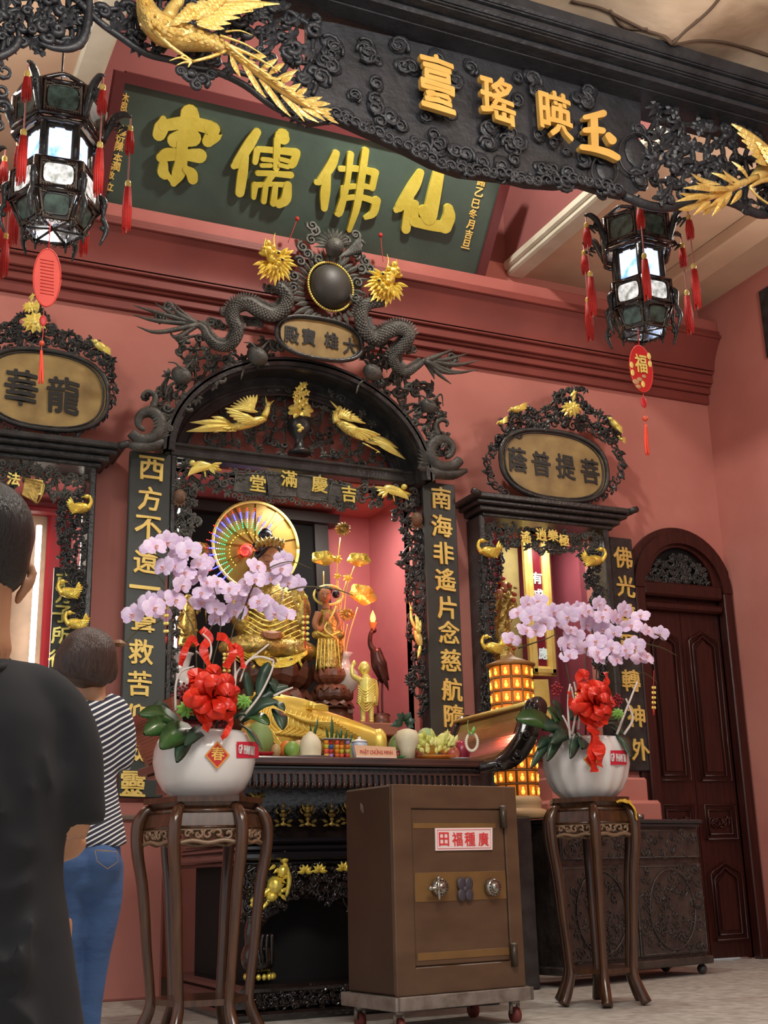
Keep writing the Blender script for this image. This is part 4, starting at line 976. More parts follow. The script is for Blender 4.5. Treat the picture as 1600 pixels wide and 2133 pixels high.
# solid hall timber behind the openwork on the left
mb = MB(); fret(mb, Surf(YB+.02), [(-30, -30), (180, -30), (184, 60), (165, 96), (130, 104), (60, 106), (8, 120), (-30, 120)], 21, 15, 11, 94, .0, .03, .35, .12)
tp(mb, SB, [(186, -20), (184, 40), (174, 80), (150, 100), (110, 100), (80, 88)], [18, 20, 20, 18, 12, 6], .02, 8)
tp(mb, SB, [(40, 80), (30, 100), (0, 118), (-30, 120)], 18, .02, 8)
for (x, y, r) in ((8, 150, 22), (2, 190, 20), (6, 225, 18), (-5, 260, 20)): spiral(mb, SB, (x, y), r, 1.4, x, 1, 12, .03, 7)
mb.build('bracket_carving', DWB, bm)
for ch, x, y, s, wd in (('臺', 896, 192, 126, .62), ('瑤', 1020, 226, 106, .74), ('暎', 1140, 256, 104, .76)):
    mb = MB(); letters(mb, SB, ch, x, y, s, .042, .06, .03, wd, wob=.012); mb.build('character', mat('orange_gold_lettering', (226, 180, 98), .45, .3, col2=(212, 164, 80), scale=5), bm)
mb = MB()
for i, p in enumerate([[(1219, 244, 10), (1240, 240, 13), (1257, 236, 15)], [(1219, 271, 11), (1240, 270, 14), (1256, 272, 13)], [(1238, 243, 15), (1239, 275, 16), (1240, 305, 15)], [(1213, 306, 12), (1240, 310, 14), (1268, 318, 15), (1287, 328, 13)], [(1268, 282, 14), (1276, 292, 18)]]): stroke(mb, SB, p, .06, .03+.001*i)
mb.build('character', MC['orange_gold_lettering'], bm)
# phoenixes
PH = mat('burnished_gold', (240, 208, 128), .32, .5, col2=(222, 180, 92), scale=14, bump=.35, bscale=50)
SPH = Surf(YB-.10)
ph = thing('phoenix_carving', U(420, 90, YB-.1), 'large gilded phoenix with long tail perched on the beam at left', 'carving')
mb = MB(); tp(mb, SPH, [(298, -30), (302, 5), (314, 38), (340, 62), (380, 76), (425, 86), (468, 98)], [26, 36, 56, 66, 60, 44, 22], .03, 14); tp(mb, SPH, [(350, 40), (362, 14), (372, 4), (378, -20)], [34, 26, 24, 18], .08, 10); o = mb.build('body', PH, ph)
mb = MB(); q = random.Random(1)
for i in range(120):
    t = q.random(); C = [(300, -10), (308, 25), (330, 52), (370, 66), (420, 76), (460, 94)]; W = [20, 34, 46, 50, 40, 20]
    u = t*5; a = int(min(u, 4)); f = u-a; x = C[a][0]*(1-f)+C[a+1][0]*f; y = C[a][1]*(1-f)+C[a+1][1]*f; wv = (W[a]*(1-f)+W[a+1]*f)*.5; v = q.uniform(-.9, .9)
    tx, ty = C[a+1][0]-C[a][0], C[a+1][1]-C[a][1]; L = math.hypot(tx, ty); tx /= L; ty /= L; X, Y_ = x-ty*wv*v, y+tx*wv*v
    lf(mb, SPH, (X, Y_), (X+tx*12, Y_+ty*12), 9, .03+.085*math.sqrt(1-v*v*.9), None, .12, .5, 3, tipw=.5, peak=.5)
mb.build('scale_feathers', PH, o, None, 'stuff')
mb = MB()
tips = [(582, 8), (548, 14), (519, 24), (500, 37), (481, 49), (467, 60)]
feathers(o, 'wing_feather', PH, SPH, [((400+i*2, 20+i*6), t, 20, .1+.006*i, .12, .04) for i, t in enumerate(tips)])
for i in range(5): lf(mb, SPH, (420+i*10, -30+i*8), (560-i*8, -14+i*9), 22, .09, .1, .04, .35, 6, tipw=.3, peak=.7)
for r in range(4):
    for j in range(7): x, y = 352+r*22+j*6, 52-r*6-j*7; lf(mb, SPH, (x, y), (x+24, y-6+j*1.5), 13, .13+.002*j, None, .08, .45, 4, tipw=.4, peak=.6)
mb.build('wing', PH, o)
mb = MB()
tp(mb, SPH, [(462, 94), (500, 124), (545, 160), (590, 192), (640, 222), (690, 246)], [16, 14, 13, 12, 12, 3], .06, 8)
barbs = [((520, 120), (556, 118)), ((545, 142), (578, 122)), ((560, 155), (592, 132)), ((575, 165), (620, 145)), ((585, 172), (610, 158)), ((600, 190), (626, 174)), ((615, 200), (640, 184)), ((630, 210), (671, 202)), ((645, 220), (688, 216)), ((655, 226), (692, 228)), ((660, 234), (690, 238)),
   ((480, 108), (501, 160)), ((505, 134), (536, 190)), ((520, 148), (554, 204)), ((540, 165), (580, 223)), ((560, 180), (606, 243)), ((585, 198), (634, 253)), ((610, 214), (664, 255)), ((630, 226), (678, 252))]
feathers(o, 'tail_feather', PH, SPH, [(a, b, 13, .07, .09, .08*(-1)**i) for i, (a, b) in enumerate(barbs)])
for i in range(24):
    t = i/23; x, y = 480+200*t, 108+138*t; lf(mb, SPH, (x, y), (x+26, y+4+(i % 3)*4), 8, .09, .10, .05, .4, 4)
tp(mb, SPH, [(458, 74), (510, 92), (556, 119)], [7, 5, 2], .09, 5); tp(mb, SPH, [(470, 66), (500, 64), (527, 74)], [5, 4, 1.5], .09, 5)
tp(mb, SPH, [(470, 92), (530, 118), (585, 150)], [9, 7, 2], .1, 5); tp(mb, SPH, [(468, 88), (520, 130), (580, 172)], [9, 7, 2], .1, 5)
mb.build('tail', PH, o)
mb = MB(); tp(mb, SPH, [(318, 60), (355, 96), (400, 127)], [12, 9, 6], .07, 8); tp(mb, SPH, [(472, 105), (440, 118), (402, 128)], [9, 8, 6], .07, 8)
for e in ((354, 126), (368, 136), (392, 140), (372, 122)): tp(mb, SPH, [(398, 130), ((e[0]+398)/2, e[1]-6), e], [7, 5, 2.5], .08, 5)
mb.build('leg', PH, o)
ph = thing('phoenix_carving', U(1590, 350, YB-.1), 'gilded phoenix at the right edge with flame like tail on the beam', 'carving')
mb = MB(); tp(mb, SPH, [(1570, 374), (1600, 350), (1640, 330), (1680, 318), (1715, 330), (1740, 352)], [22, 44, 52, 34, 22, 18], .03, 12); el(mb, SPH, (1744, 356), 16, 12, .04, ang=-30); lf(mb, SPH, (1752, 362), (1776, 386), 10, .04, None, 0, .7, 4, basew=1., peak=.01); o = mb.build('body', PH, ph)
mb = MB()
for i, t in enumerate([(1524, 258), (1536, 276), (1545, 292), (1556, 306), (1566, 322), (1574, 336)]): lf(mb, SPH, (1625, 330+i*3), t, 18, .1, .12, .04, .35, 6, tipw=.25, peak=.7)
for r in range(3):
    for j in range(5): x, y = 1575+r*16+j*5, 300+r*14+j*9-r*4; lf(mb, SPH, (x+16, y+12), (x, y-4), 13, .14, None, .1, .45, 4, tipw=.4, peak=.6)
mb.build('wing', PH, o)
mb = MB(); tp(mb, SPH, [(1578, 368), (1545, 382), (1510, 398), (1470, 414), (1430, 440)], [14, 16, 18, 14, 3], .06, 8)
for i, (a, b) in enumerate([((1560, 374), (1524, 336)), ((1545, 380), (1506, 354)), ((1530, 386), (1482, 360)), ((1500, 384), (1440, 361)), ((1490, 400), (1424, 392)), ((1490, 404), (1415, 402)), ((1480, 410), (1408, 420)), ((1470, 420), (1414, 437)), ((1480, 420), (1445, 448)), ((1500, 416), (1465, 448)), ((1510, 408), (1483, 451)), ((1525, 404), (1500, 436)), ((1545, 396), (1522, 426)), ((1510, 392), (1450, 380)), ((1520, 395), (1470, 398)), ((1525, 400), (1480, 430))]): feathers(o, 'tail_feather', PH, SPH, [(a, b, 13, .08, .1, .1*(-1)**i)])
mb.build('tail', PH, o)
mb = MB(); tp(mb, SPH, [(1562, 390), (1580, 410), (1606, 428)], [7, 6, 5], .08, 6); tp(mb, SPH, [(1562, 390), (1585, 378), (1610, 372)], [7, 10, 14], .07, 6); mb.build('leg', PH, o)
# ------------------------------------------------------------------ lanterns
GLB = mat('painted_lit_glass', (222, 232, 246), .3, emit=1.5, col2=(96, 142, 214), scale=11, detail=5)
GLD = mat('painted_dim_glass', (84, 104, 92), .25, emit=.03, col2=(46, 52, 46), scale=22, detail=5)
GLW = mat('frosted_lit_glass', (216, 216, 214), .35, emit=.7, col2=(120, 122, 114), scale=26)
FRG = mat('pierced_panel_trim', (92, 78, 66), .4, bump=.4, bscale=60)
BULB = mat('lit_bulb', (255, 253, 245), .4, emit=60)
def tassel(par, P, L1, L2, sc_=1., faded=False):
    """cord with an upper short tassel and a lower long tassel, hanging from P"""
    x, y, z = P; sc_ = sc_*1.35
    o = MB(); o.tube([(x, y, z), (x, y, z-L1-L2)], .0035*sc_, 5); c = o.build('tassel', PINKS, par)
    def tas(zt, L, nm):
        g = MB(); g.lathe((x, y, zt), [(.002, 0), (.011*sc_, -.012), (.013*sc_, -.03), (.009*sc_, -.045), (.013*sc_, -.055)], 10); g.build('gold_cap', GOLDC, c)
        f = MB()
        for i in range(12):
            a = i*.5236; r = .013*sc_; f.tube([(x+r*.6*math.cos(a), y+r*.6*math.sin(a), zt-.05), (x+r*1.15*math.cos(a), y+r*1.15*math.sin(a), zt-.05-L*.5), (x+r*1.2*math.cos(a+.2), y+r*1.2*math.sin(a+.2), zt-.05-L*(.95+.06*math.sin(i*5)))], [.007*sc_, .0065*sc_, .003*sc_], 4)
        f.build(nm, REDT, c)
    tas(z-.04, .10*sc_, 'upper_fringe'); tas(z-L1, L2-.05, 'lower_fringe')
def lantern(label, cx, ytop, ybot, rot, lit, sizes, Y=6.0, tL=1.):
    C = U(cx, (ytop+ybot)/2, Y); zt = U(cx, ytop, Y).z; zb = U(cx, ybot, Y).z; H = zt-zb
    t = thing('palace_lantern', (C.x, Y, zb), label, 'lantern')
    def hexp(r, z, e=0): return [Vector((C.x+r*math.cos(rot+i*math.pi/3+e), Y+r*math.sin(rot+i*math.pi/3+e), z)) for i in range(6)]
    tiers = [('crown', 1.0, .75, sizes[0], sizes[0], GLD, .03), ('body', .71, .40, sizes[1], sizes[1], GLB if lit else GLW, .035), ('base', .40, .18, sizes[2], sizes[2], GLW, .03), ('skirt', .17, 0, sizes[2]*.98, sizes[2]*.7, GLD, .02)]
    for nm, a, b, r1, r0, gm, w_ in tiers:
        za, zb_ = zb+H*a, zb+H*b; T = hexp(r1, za); B = hexp(r0, zb_)
        f = MB()
        for i in range(6):
            j = (i+1) % 6; f.tube([T[i], B[i]], w_*.62, 6)
            for q in (T, B): f.tube([q[i], q[j]], w_*.52, 6)
            if nm == 'crown':
                mid = (T[i]+T[j])/2+Vector((0, 0, .05)); f.tube(cr([T[i], T[i]*.7+T[j]*.3+Vector((0, 0, .035)), mid, T[i]*.3+T[j]*.7+Vector((0, 0, .035)), T[j]], 2), .014, 5)
                lo = [B[i]+(B[j]-B[i])*(k_/8)-Vector((0, 0, .03+.012*abs(math.sin(k_*1.2)))) for k_ in range(9)]; f.tube(lo, .014, 5)
        o = f.build(nm+'_frame', DWG if nm != 'body' else DW, t)
        for i in range(6):
            j = (i+1) % 6; g = MB(); ins = .10
            q = []
            c4 = [T[i]+(T[j]-T[i])*ins, T[j]+(T[i]-T[j])*ins, B[j]+(B[i]-B[j])*ins, B[i]+(B[j]-B[i])*ins]
            cc = (c4[0]+c4[1]+c4[2]+c4[3])/4; nn = Vector((cc.x-C.x, cc.y-Y, 0)).normalized()
            if nm == 'body': q = [cc+(p-cc)*.94 for p in c4]; g.prism([p+nn*.002 for p in q], [p-nn*.006 for p in q]); g.build('glass_panel', gm, o)
            else:
                q = [cc+(p-cc)*1.06 for p in c4]; g.prism([p+nn*.000 for p in q], [p-nn*.006 for p in q]); g.build('panel_board', FRG if nm != 'skirt' else DWG, o)
                g = MB(); u_ = (c4[1]-c4[0]+c4[2]-c4[3])/4; v_ = (c4[0]-c4[3]+c4[1]-c4[2])/4; q = [cc+u_*(.88*math.copysign(abs(math.cos(m*math.pi/12))**.35, math.cos(m*math.pi/12)))+v_*(.74*math.copysign(abs(math.sin(m*math.pi/12))**.6, math.sin(m*math.pi/12))) for m in range(24)]
                g.prism([p+nn*.004 for p in q], [p-nn*.002 for p in q]); g.build('painted_glass', gm, o)
                g = MB(); q2 = [p+nn*.005 for p in q]; g.tube(q2+[q2[0]], .004, 5); g.build('glass_rim', DWG, o)
            h = MB(); s1 = (c4[1]-c4[0]); s2 = (c4[3]-c4[0]); rr = .16 if nm != 'body' else .20
            for sx, sy in ((0, 0), (1, 0), (1, 1), (0, 1)):
                p = c4[0]+s1*(rr*.5+(1-rr)*sx)+s2*(.07+.86*sy)
                for k_ in range(2 if nm == 'skirt' else 3):
                    e = p+nn*.006+s1*(.07*k_*(1 if sx == 0 else -1)); pts = [e+s1.normalized()*(.019*(1-m/9)*math.cos(m*.8))+Vector((0, 0, .019*(1-m/9)*math.sin(m*.8))) for m in range(8)]
                    h.tube(pts, .005, 4)
            h.tube([c4[0]+nn*.004, c4[1]+nn*.004, c4[2]+nn*.004, c4[3]+nn*.004, c4[0]+nn*.004], .009, 4)
            h.build('pierced_trim', FRG, o)
    # brackets at the corners, struts below, hook
    T = hexp(sizes[0], zb+H*.97); 
    for i in range(6):
        p = T[i]; dr = Vector((p.x-C.x, p.y-Y, 0)).normalized(); b = MB()
        b.tube(cr([p-Vector((0, 0, H*.22)), p+dr*.03-Vector((0, 0, H*.1)), p+dr*.06, p+dr*.11+Vector((0, 0, .03)), p+dr*.15+Vector((0, 0, .02))], 4), [.014, .022, .024, .02, .008], 6)
        for m in range(3): b.tube([p+dr*(.05+.03*m)-Vector((0, 0, .02*m+.01)), p+dr*(.07+.03*m)-Vector((0, 0, .05)), p+dr*(.04+.02*m)-Vector((0, 0, .06+.02*m))], [.012, .012, .005], 5)
        b.build('dragon_bracket', DW, t); b = MB()
        q = T[i]-dr*(sizes[0]-sizes[2]); q.z = zb+H*.28
        b.tube(cr([q+Vector((0, 0, .04)), q+dr*.035, q+dr*.03-Vector((0, 0, H*.12)), q+dr*.05-Vector((0, 0, H*.22)), q+dr*.02-Vector((0, 0, H*.34))], 3), [.008, .018, .012, .016, .006], 6)
        for m in range(4): b.ell(q+dr*.03-Vector((0, 0, H*.07*m)), .016, None, 6, 4)
        b.build('lower_bracket', DW, t)
        tassel(t, p+dr*.145+Vector((0, 0, .012)), H*.50*tL, H*.42*tL)
    b = MB(); lo = hexp(sizes[2]*.7, zb); m_ = (C.x, Y, zb+.01)
    for i in range(6): b.tube([lo[i], Vector(m_)], .008, 5); b.tube([lo[i]+Vector((0, 0, .03)), lo[i]-Vector((0, 0, .05))], [.013, .005], 5)
    for i in range(6):
        j = (i+1) % 6
        for k_ in range(4): p = lo[i]+(lo[j]-lo[i])*((k_+.5)/4); b.tube([p+Vector((.012*math.cos(m*.9), 0, -.01+.012*math.sin(m*.9))) for m in range(8)], .003, 4)
    b.build('lower_struts', DW, t, None, 'stuff'); b = MB(); b.tube([(C.x, Y, zt-.02), (C.x, Y, zt+.08), (C.x, Y, zt+1.6)], .006, 6); b.build('hanging_rod', DW, t)
    g = MB(); g.ell((C.x, Y, zb+H*.54), (.045, .045, .06), None, 12, 8); g.build('bulb', BULB, t)
    light('lantern_light', 'POINT', (C.x, Y, zb+H*.54), 34, (1, .95, .86), .05)
    return t, Vector((C.x, Y, zb))
k = 1/335
tA, cA = lantern('carved dark palace lantern hanging on the right with bright glass panels', 1331, 472, 692, math.radians(-121), True, (.235, .165, .21))
tB, cB = lantern('large carved palace lantern hanging at the upper left with red tassels', 118, 216, 482, math.radians(-65), True, (.235, .165, .225))
tC, cC = lantern('third palace lantern mostly cut off by the left edge of the photo', -100, 330, 560, .3, False, (.2, .15, .2), 7.0)
# pendants
def pendant(label, cx, cy, rx, ry, m, Y, fu):
    S = Surf(Y); c = S(cx, cy); k = kk(c); t = thing('hanging_pendant', S(cx, cy+ry), label, 'pendant'); N = 30
    q = [Vector((c.x+rx*k*math.cos(i*2*math.pi/N), Y, c.z+ry*k*math.sin(i*2*math.pi/N))) for i in range(N)]
    mb = MB(); mb.prism(q, [p+Vector((0, .012, 0)) for p in q]); mb.build('card', m, t)
    mb = MB(); mb.tube(q+[q[0]], .004, 5); mb.build('card_edge', mat('pendant_edge', (208, 60, 48), .5), t)
    mb = MB(); mb.tube([(c.x, Y, c.z+ry*k), (c.x, Y, c.z+ry*k+.16)], .003, 5); mb.build('cord', REDT, t)
    return t, S, c, k
t, S, c, k = pendant('oval red pendant with gold blessing character under the right lantern', 1336, 768, 28, 52, REDP, 5.95, 1)
mb = MB(); letters(mb, S, '福', 1334, 758, 40, .04, .004, .003, .72); mb.build('character', GOLDC, t)
for (x, y) in ((1316, 760), (1318, 776), (1352, 742), (1354, 758), (1340, 800)): mb = MB(); el(mb, S, (x, y), 5, 8, .003, rd=1); mb.build('coin', GOLDC, t)
mb = MB()
for (x, y, r) in ((1325, 795, 9), (1333, 790, 7), (1342, 784, 6), (1330, 805, 7)): el(mb, S, (x, y), r, r*.7, .003, rd=1.5)
mb.build('printed_motif', mat('printed_beige', (190, 140, 96), .5), t)
mb = MB(); el(mb, S, (1341, 838), 8, 13, 0, rd=2); mb.build('small_medallion', REDP, t)
mb = MB(); tp(mb, S, [(1340, 820), (1341, 850), (1344, 885), (1345, 900)], 1.6, 0, 5); el(mb, S, (1344, 872), 6, 6, 0); mb.build('bead', mat('orange_bead', (214, 80, 48), .4), t)
mb = MB()
for i in range(8): tp(mb, S, [(1345+math.cos(i), 884), (1346+3*math.cos(i), 915), (1349+3.5*math.cos(i), 948)], [4, 4, 2], .004*math.sin(i), 4)
mb.build('fringe', mat('bright_orange_silk', (240, 76, 50), .6), t)
t, S, c, k = pendant('plain orange red oval pendant printed with lines under left lantern', 98, 578, 28, 66, ORP, 5.9, 1)
mb = MB()
for i in range(11): tp(mb, S, [(84, 540+i*7), (112, 545+i*7)], 1.6, .002, 4)
mb.build('printed_lines', mat('printed_dark_red', (176, 44, 36), .6), t)
mb = MB(); el(mb, S, (90, 668), 8, 13, 0, rd=2); mb.build('small_medallion', REDP, t)
mb = MB(); tp(mb, S, [(91, 645), (90, 690), (87, 720), (86, 735)], 1.6, 0, 5); el(mb, S, (87, 715), 6, 6, 0); mb.build('bead', MC['orange_bead'], t)
mb = MB()
for i in range(8): tp(mb, S, [(86+math.cos(i), 730), (86+3*math.cos(i), 765), (85+5*math.cos(i), 799)], [4, 4, 2], .004*math.sin(i), 4)
mb.build('fringe', MC['bright_orange_silk'], t)
# ------------------------------------------------------------------ figures in the central niche
YN = 9.7; SN = Surf(YN)
gt = thing('seated_deity', SN(565, 1470), 'large seated gilded goddess statue with dark hair in the central niche', 'statue')
mb = MB()
el(mb, SN, (566, 1255), 54, 52, 0, rd=34, nu=16, nv=10); tp(mb, SN, [(566, 1210), (566, 1250), (566, 1330)], [60, 104, 130], 0, 14)
el(mb, SN, (535, 1352), 84, 30, .22, rd=52, nu=18, nv=10); el(mb, SN, (600, 1358), 66, 28, .2, rd=48, nu=18, nv=10); el(mb, SN, (566, 1320), 78, 40, .08, rd=40, nu=18, nv=10)
tp(mb, SN, [(515, 1228), (496, 1275), (520, 1318), (560, 1326)], [40, 44, 34, 26], .12, 10); tp(mb, SN, [(612, 1228), (628, 1275), (606, 1318), (575, 1326)], [38, 42, 32, 24], .12, 10)
tp(mb, SN, [(560, 1218), (562, 1195)], [34, 30], .02, 10)
o = mb.build('robe', GOLD2, gt); blob(o, .014, 4)
mb = MB()
for i in range(13):
    y = 1240+i*10; a = 50+i*3; tp(mb, SN, [(566-a*.8, y-8), (560, y+12+i*.6), (566+a*.8, y-8)], [2, 5, 2], .20+.011*min(i, 9), 5)
for i in range(7): tp(mb, SN, [(500+i*6, 1340+i*3), (540, 1368+i*3), (600, 1370+i*3), (640, 1350+i*2)], [3, 4, 4, 3], .36+.004*i, 5)
for i in range(9): tp(mb, SN, [(470+i*5, 1340), (480+i*8, 1362), (500+i*14, 1380)], [3, 5, 2], .36, 5)
q = random.Random(4)
for i in range(60): x, y = q.uniform(495, 640), q.uniform(1225, 1385); lf(mb, SN, (x, y), (x+q.uniform(-8, 8), y+q.uniform(4, 14)), 6, .24+.15*(y > 1310), None, .2, .5, 3)
mb.build('robe_folds', GOLD, gt)
mb = MB()
for i in range(16): 
    t = i/15; el(mb, SN, (592-8*t, 1215+75*t), 2.6, 2.6, .24)
mb.build('bead_string', mat('pearl', (214, 206, 178), .3), gt, None, 'stuff')
mb = MB(); el(mb, SN, (566, 1324), 26, 11, .36, rd=12, nu=14); 
for i in range(4): tp(mb, SN, [(545+i*2, 1316+i*3), (565, 1319+i*3.2), (584, 1318+i*3)], [4, 4.5, 3.5], .41, 6)
for i in range(4): tp(mb, SN, [(586-i*2, 1317+i*3), (572, 1320+i*3.2), (556, 1319+i*3)], [4, 4.5, 3.5], .415, 6)
mb.build('hands', SKIN2, gt)
hd = MB(); el(hd, SN, (563, 1170), 25, 36, .12, rd=27, nu=24, nv=18); el(hd, SN, (563, 1192), 17, 14, .16, rd=16); el(hd, SN, (563, 1170), 20, 26, .15, rd=22)
tp(hd, SN, [(568, 1160), (569, 1176)], [4, 8], .262, 8, sub=3); el(hd, SN, (569, 1178), 5, 3.5, .262)
for x in (540, 588): el(hd, SN, (x, 1174), 4, 12, .1)
o = hd.build('head', SKIN2, gt); blob(o, .006, 3)
for x in (556, 580):
    mb = MB(); tp(mb, SN, [(x-8, 1160), (x-1, 1156), (x+8, 1160)], [1, 1.8, 1], .262-.008*(x > 570), 4); mb.build('eyebrow', INK, gt)
    mb = MB(); tp(mb, SN, [(x-6, 1168), (x, 1170), (x+6, 1168)], [1, 2.4, 1], .262-.008*(x > 570), 4); mb.build('eye', INK, gt)
mb = MB(); tp(mb, SN, [(561, 1187), (569, 1188), (577, 1186)], [1.5, 4, 1.5], .265, 5); mb.build('lips', mat('painted_lips', (150, 60, 52), .4), gt)
mb = MB(); el(mb, SN, (562, 1146), 28, 20, .055, rd=26, nu=18, nv=10); tp(mb, SN, [(536, 1150), (532, 1185), (526, 1215)], [12, 14, 18], .06, 8); tp(mb, SN, [(588, 1150), (592, 1185), (598, 1215)], [10, 12, 16], .06, 8)
tp(mb, SN, [(538, 1160), (552, 1146), (566, 1141), (580, 1147), (588, 1160)], [7, 8, 7, 8, 5], .18, 8); el(mb, SN, (553, 1116), 16, 13, .1, nu=14, nv=8); el(mb, SN, (555, 1108), 12, 9, .1); mb.build('hair', mat('painted_black_hair', (26, 22, 36), .35), gt)
mb = MB(); tp(mb, SN, [(533, 1140), (548, 1128), (566, 1125), (582, 1130), (590, 1142)], [8, 13, 14, 13, 8], .18, 8)
for i in range(7): lf(mb, SN, (538+i*8, 1138-abs(3-i)*-1), (534+i*9.5, 1122-6*math.sin(i*.52)), 11, .22, .23, .1, .4, 4, tipw=.1)
mb.build('crown', GOLD2, gt)
# lotus throne of dark brown wood
def lotus_base(nm, cx, y0, y1, r, S, par, m, rows=2, n=14):
    C = S(cx, y1); k = kk(C); zt = S(cx, y0).z; H = zt-C.z; b = MB()
    b.lathe((C.x, S.Y, C.z), [(r*k*.95, 0), (r*k, H*.06), (r*k*.8, H*.14), (r*k*.55, H*.3), (r*k*.55, H*.45), (r*k*.8, H*.6), (r*k*.86, H*.9), (r*k*.8, H)], 24)
    o = b.build(nm, m, par); p = MB()
    for rr, z0, z1, w_, dn in ((.60, .38, 1.0, 1.0, 0), (.95, .30, .04, 1.0, .5)):
        for i in range(n):
            a = 2*math.pi*(i+dn)/n; d = Vector((math.cos(a), math.sin(a), 0)); A = Vector((C.x, S.Y, C.z+H*z0))+d*r*k*(.55 if z1 > z0 else .5); B = Vector((C.x, S.Y, C.z+H*z1))+d*r*k*(1.0 if z1 > z0 else 1.08)
            p.leaf(A, B, 2*math.pi*r*k/n*1.15, d, .18, .3, 5, basew=.6, tipw=.15, peak=.5)
    p.build('lotus_petals', m, o, None, 'stuff'); return o
BRC = mat('brown_lotus_wood', (112, 64, 44), .4, col2=(142, 86, 60), scale=14)
BRD = mat('dark_lotus_wood', (84, 48, 34), .4, col2=(104, 62, 42), scale=12)
lotus_base('lotus_throne', 556, 1385, 1478, 96, SN, gt, BRD, n=14)
def plinth(par, cx, y, r, S):
    c = S(cx, y); b = MB(); b.lathe((c.x, S.Y, zct), [(r, 0), (r, (c.z-zct)*.7), (r*.9, c.z-zct+.01)], 20); b.build('plinth', BRD, par)
plinth(gt, 556, 1478, .34, SN)
# halo with coloured lights
hl = thing('light_halo', SN(532, 1230, -.12), 'round golden halo with rays of coloured lights behind goddess statue', 'halo')
SH = Surf(9.86); c = SH(532, 1138); k = kk(c); N = 48
mb = MB()
for i in range(24):
    a0, a1 = 2*math.pi*i/24, 2*math.pi*(i+1)/24; f = .012*(i % 2)
    q = [Vector((c.x+r*math.cos(a)*k, 9.86-f, c.z+r*1.02*math.sin(a)*k)) for (r, a) in ((8, a0), (91, a0), (91, (a0+a1)/2), (91, a1), (8, a1))]
    mb.prism(q, [p+Vector((0, .02, 0)) for p in q])
mb.build('halo_disc', mat('halo_gold', (150, 116, 40), .45, .3, col2=(128, 94, 30), scale=3), hl)
mb = MB(); q = [Vector((c.x+93*k*math.cos(i*2*math.pi/N), 9.84, c.z+95*k*math.sin(i*2*math.pi/N))) for i in range(N+1)]; mb.tube(q, .014, 8); mb.build('halo_rim', GOLDP, hl)
LED = {n: mat('led_'+n, c_, .4, emit=e) for n, c_, e in (('red', (255, 40, 30), 5), ('blue', (60, 60, 255), 5), ('green', (40, 255, 150), 4), ('white', (220, 250, 255), 4), ('yellow', (255, 210, 60), 4))}
leds = {n: MB() for n in LED}; hx, hy = 516, 1148
for i in range(18):
    a = math.radians(48+i*10.6)
    for r, n_ in ((38, 'yellow'), (49, 'green'), (53, 'green'), (57, 'green'), (61, 'white'), (65, 'white'), (69, 'blue'), (72.5, 'blue'), (76, 'blue'), (79.5, 'blue'), (84, 'red'), (88, 'red')):
        s_ = 1.0 if i > 2 else (.92, .88, .95)[i]
        x, y = hx+r*s_*math.cos(a)*1.0, hy-r*s_*math.sin(a)*1.02; el(leds[n_], SH, (x, y), 1.15 if n_ != 'blue' else 1.9, None, .03, nu=5, nv=3)
for i in range(26):
    r = 4+14*((i*.618) % 1); a = i*2.4; el(leds['red'], SH, (512+r*math.cos(a), 1148-r*math.sin(a)), 1.6, None, .035, nu=5, nv=3)
for n_, b in leds.items(): b.build(n_+'_lights', LED[n_], hl, None, 'stuff')
mb = MB(); el(mb, SH, (512, 1148), 15, 15, .01, rd=2); mb.build('red_centre', mat('led_red_glow', (150, 60, 56), .5, emit=.05), hl)
# standing child attendant
S = Surf(9.45); ct = thing('child_attendant_statue', S(688, 1475), 'standing child statue with joined hands and gold robe on brown lotus base', 'statue')
mb = MB()
tp(mb, S, [(682, 1272), (682, 1300), (684, 1322)], [34, 46, 40], 0, 12); tp(mb, S, [(684, 1316), (686, 1350), (684, 1396)], [46, 50, 58], 0, 14); tp(mb, S, [(670, 1330), (664, 1360), (668, 1395)], [14, 18, 16], .04, 8); tp(mb, S, [(702, 1330), (708, 1352), (702, 1395)], [14, 18, 16], .04, 8)
el(mb, S, (660, 1322), 12, 10, .05); el(mb, S, (706, 1322), 13, 12, .05)
o = mb.build('robe', GOLD2, ct); blob(o, .009, 3)
mb = MB()
for i in range(7): x = 664+i*6.5; tp(mb, S, [(x, 1330), (x+(i-3)*1.0, 1362), (x+(i-3)*2, 1396)], [3, 4, 2], .10, 5)
tp(mb, S, [(660, 1316), (684, 1326), (708, 1316)], [5, 7, 5], .09, 6)
mb.build('robe_folds', GOLD, ct)
mb = MB(); el(mb, S, (677, 1240), 13, 17, .04, rd=14, nu=16, nv=12); tp(mb, S, [(679, 1254), (680, 1270)], [12, 20], .02, 8)
tp(mb, S, [(664, 1276), (656, 1300), (666, 1312), (678, 1290)], [16, 14, 12, 8], .05, 8); tp(mb, S, [(698, 1276), (706, 1300), (694, 1312), (683, 1290)], [16, 14, 12, 8], .05, 8); lf(mb, S, (676, 1298), (679, 1270), 8, .12, None, .05, .6, 5); lf(mb, S, (683, 1298), (682, 1270), 8, .12, None, .05, .6, 5)
el(mb, S, (677, 1243), 2.6, 3.5, .105); o = mb.build('body', SKIN2, ct); blob(o, .006, 2)
mb = MB(); el(mb, S, (680, 1230), 14, 10, .02, rd=13); el(mb, S, (700, 1238), 8, 9, .01); el(mb, S, (662, 1228), 5, 5, .01); mb.build('hair', MC['painted_black_hair'], ct)
for x in (672, 683): mb = MB(); tp(mb, S, [(x-3, 1237), (x, 1236), (x+3, 1237)], [.8, 1.6, .8], .10, 4); mb.build('eye', INK, ct)
mb = MB(); tp(mb, S, [(674, 1250), (677, 1251), (681, 1250)], 1.4, .10, 4); mb.build('lips', MC['painted_lips'], ct)
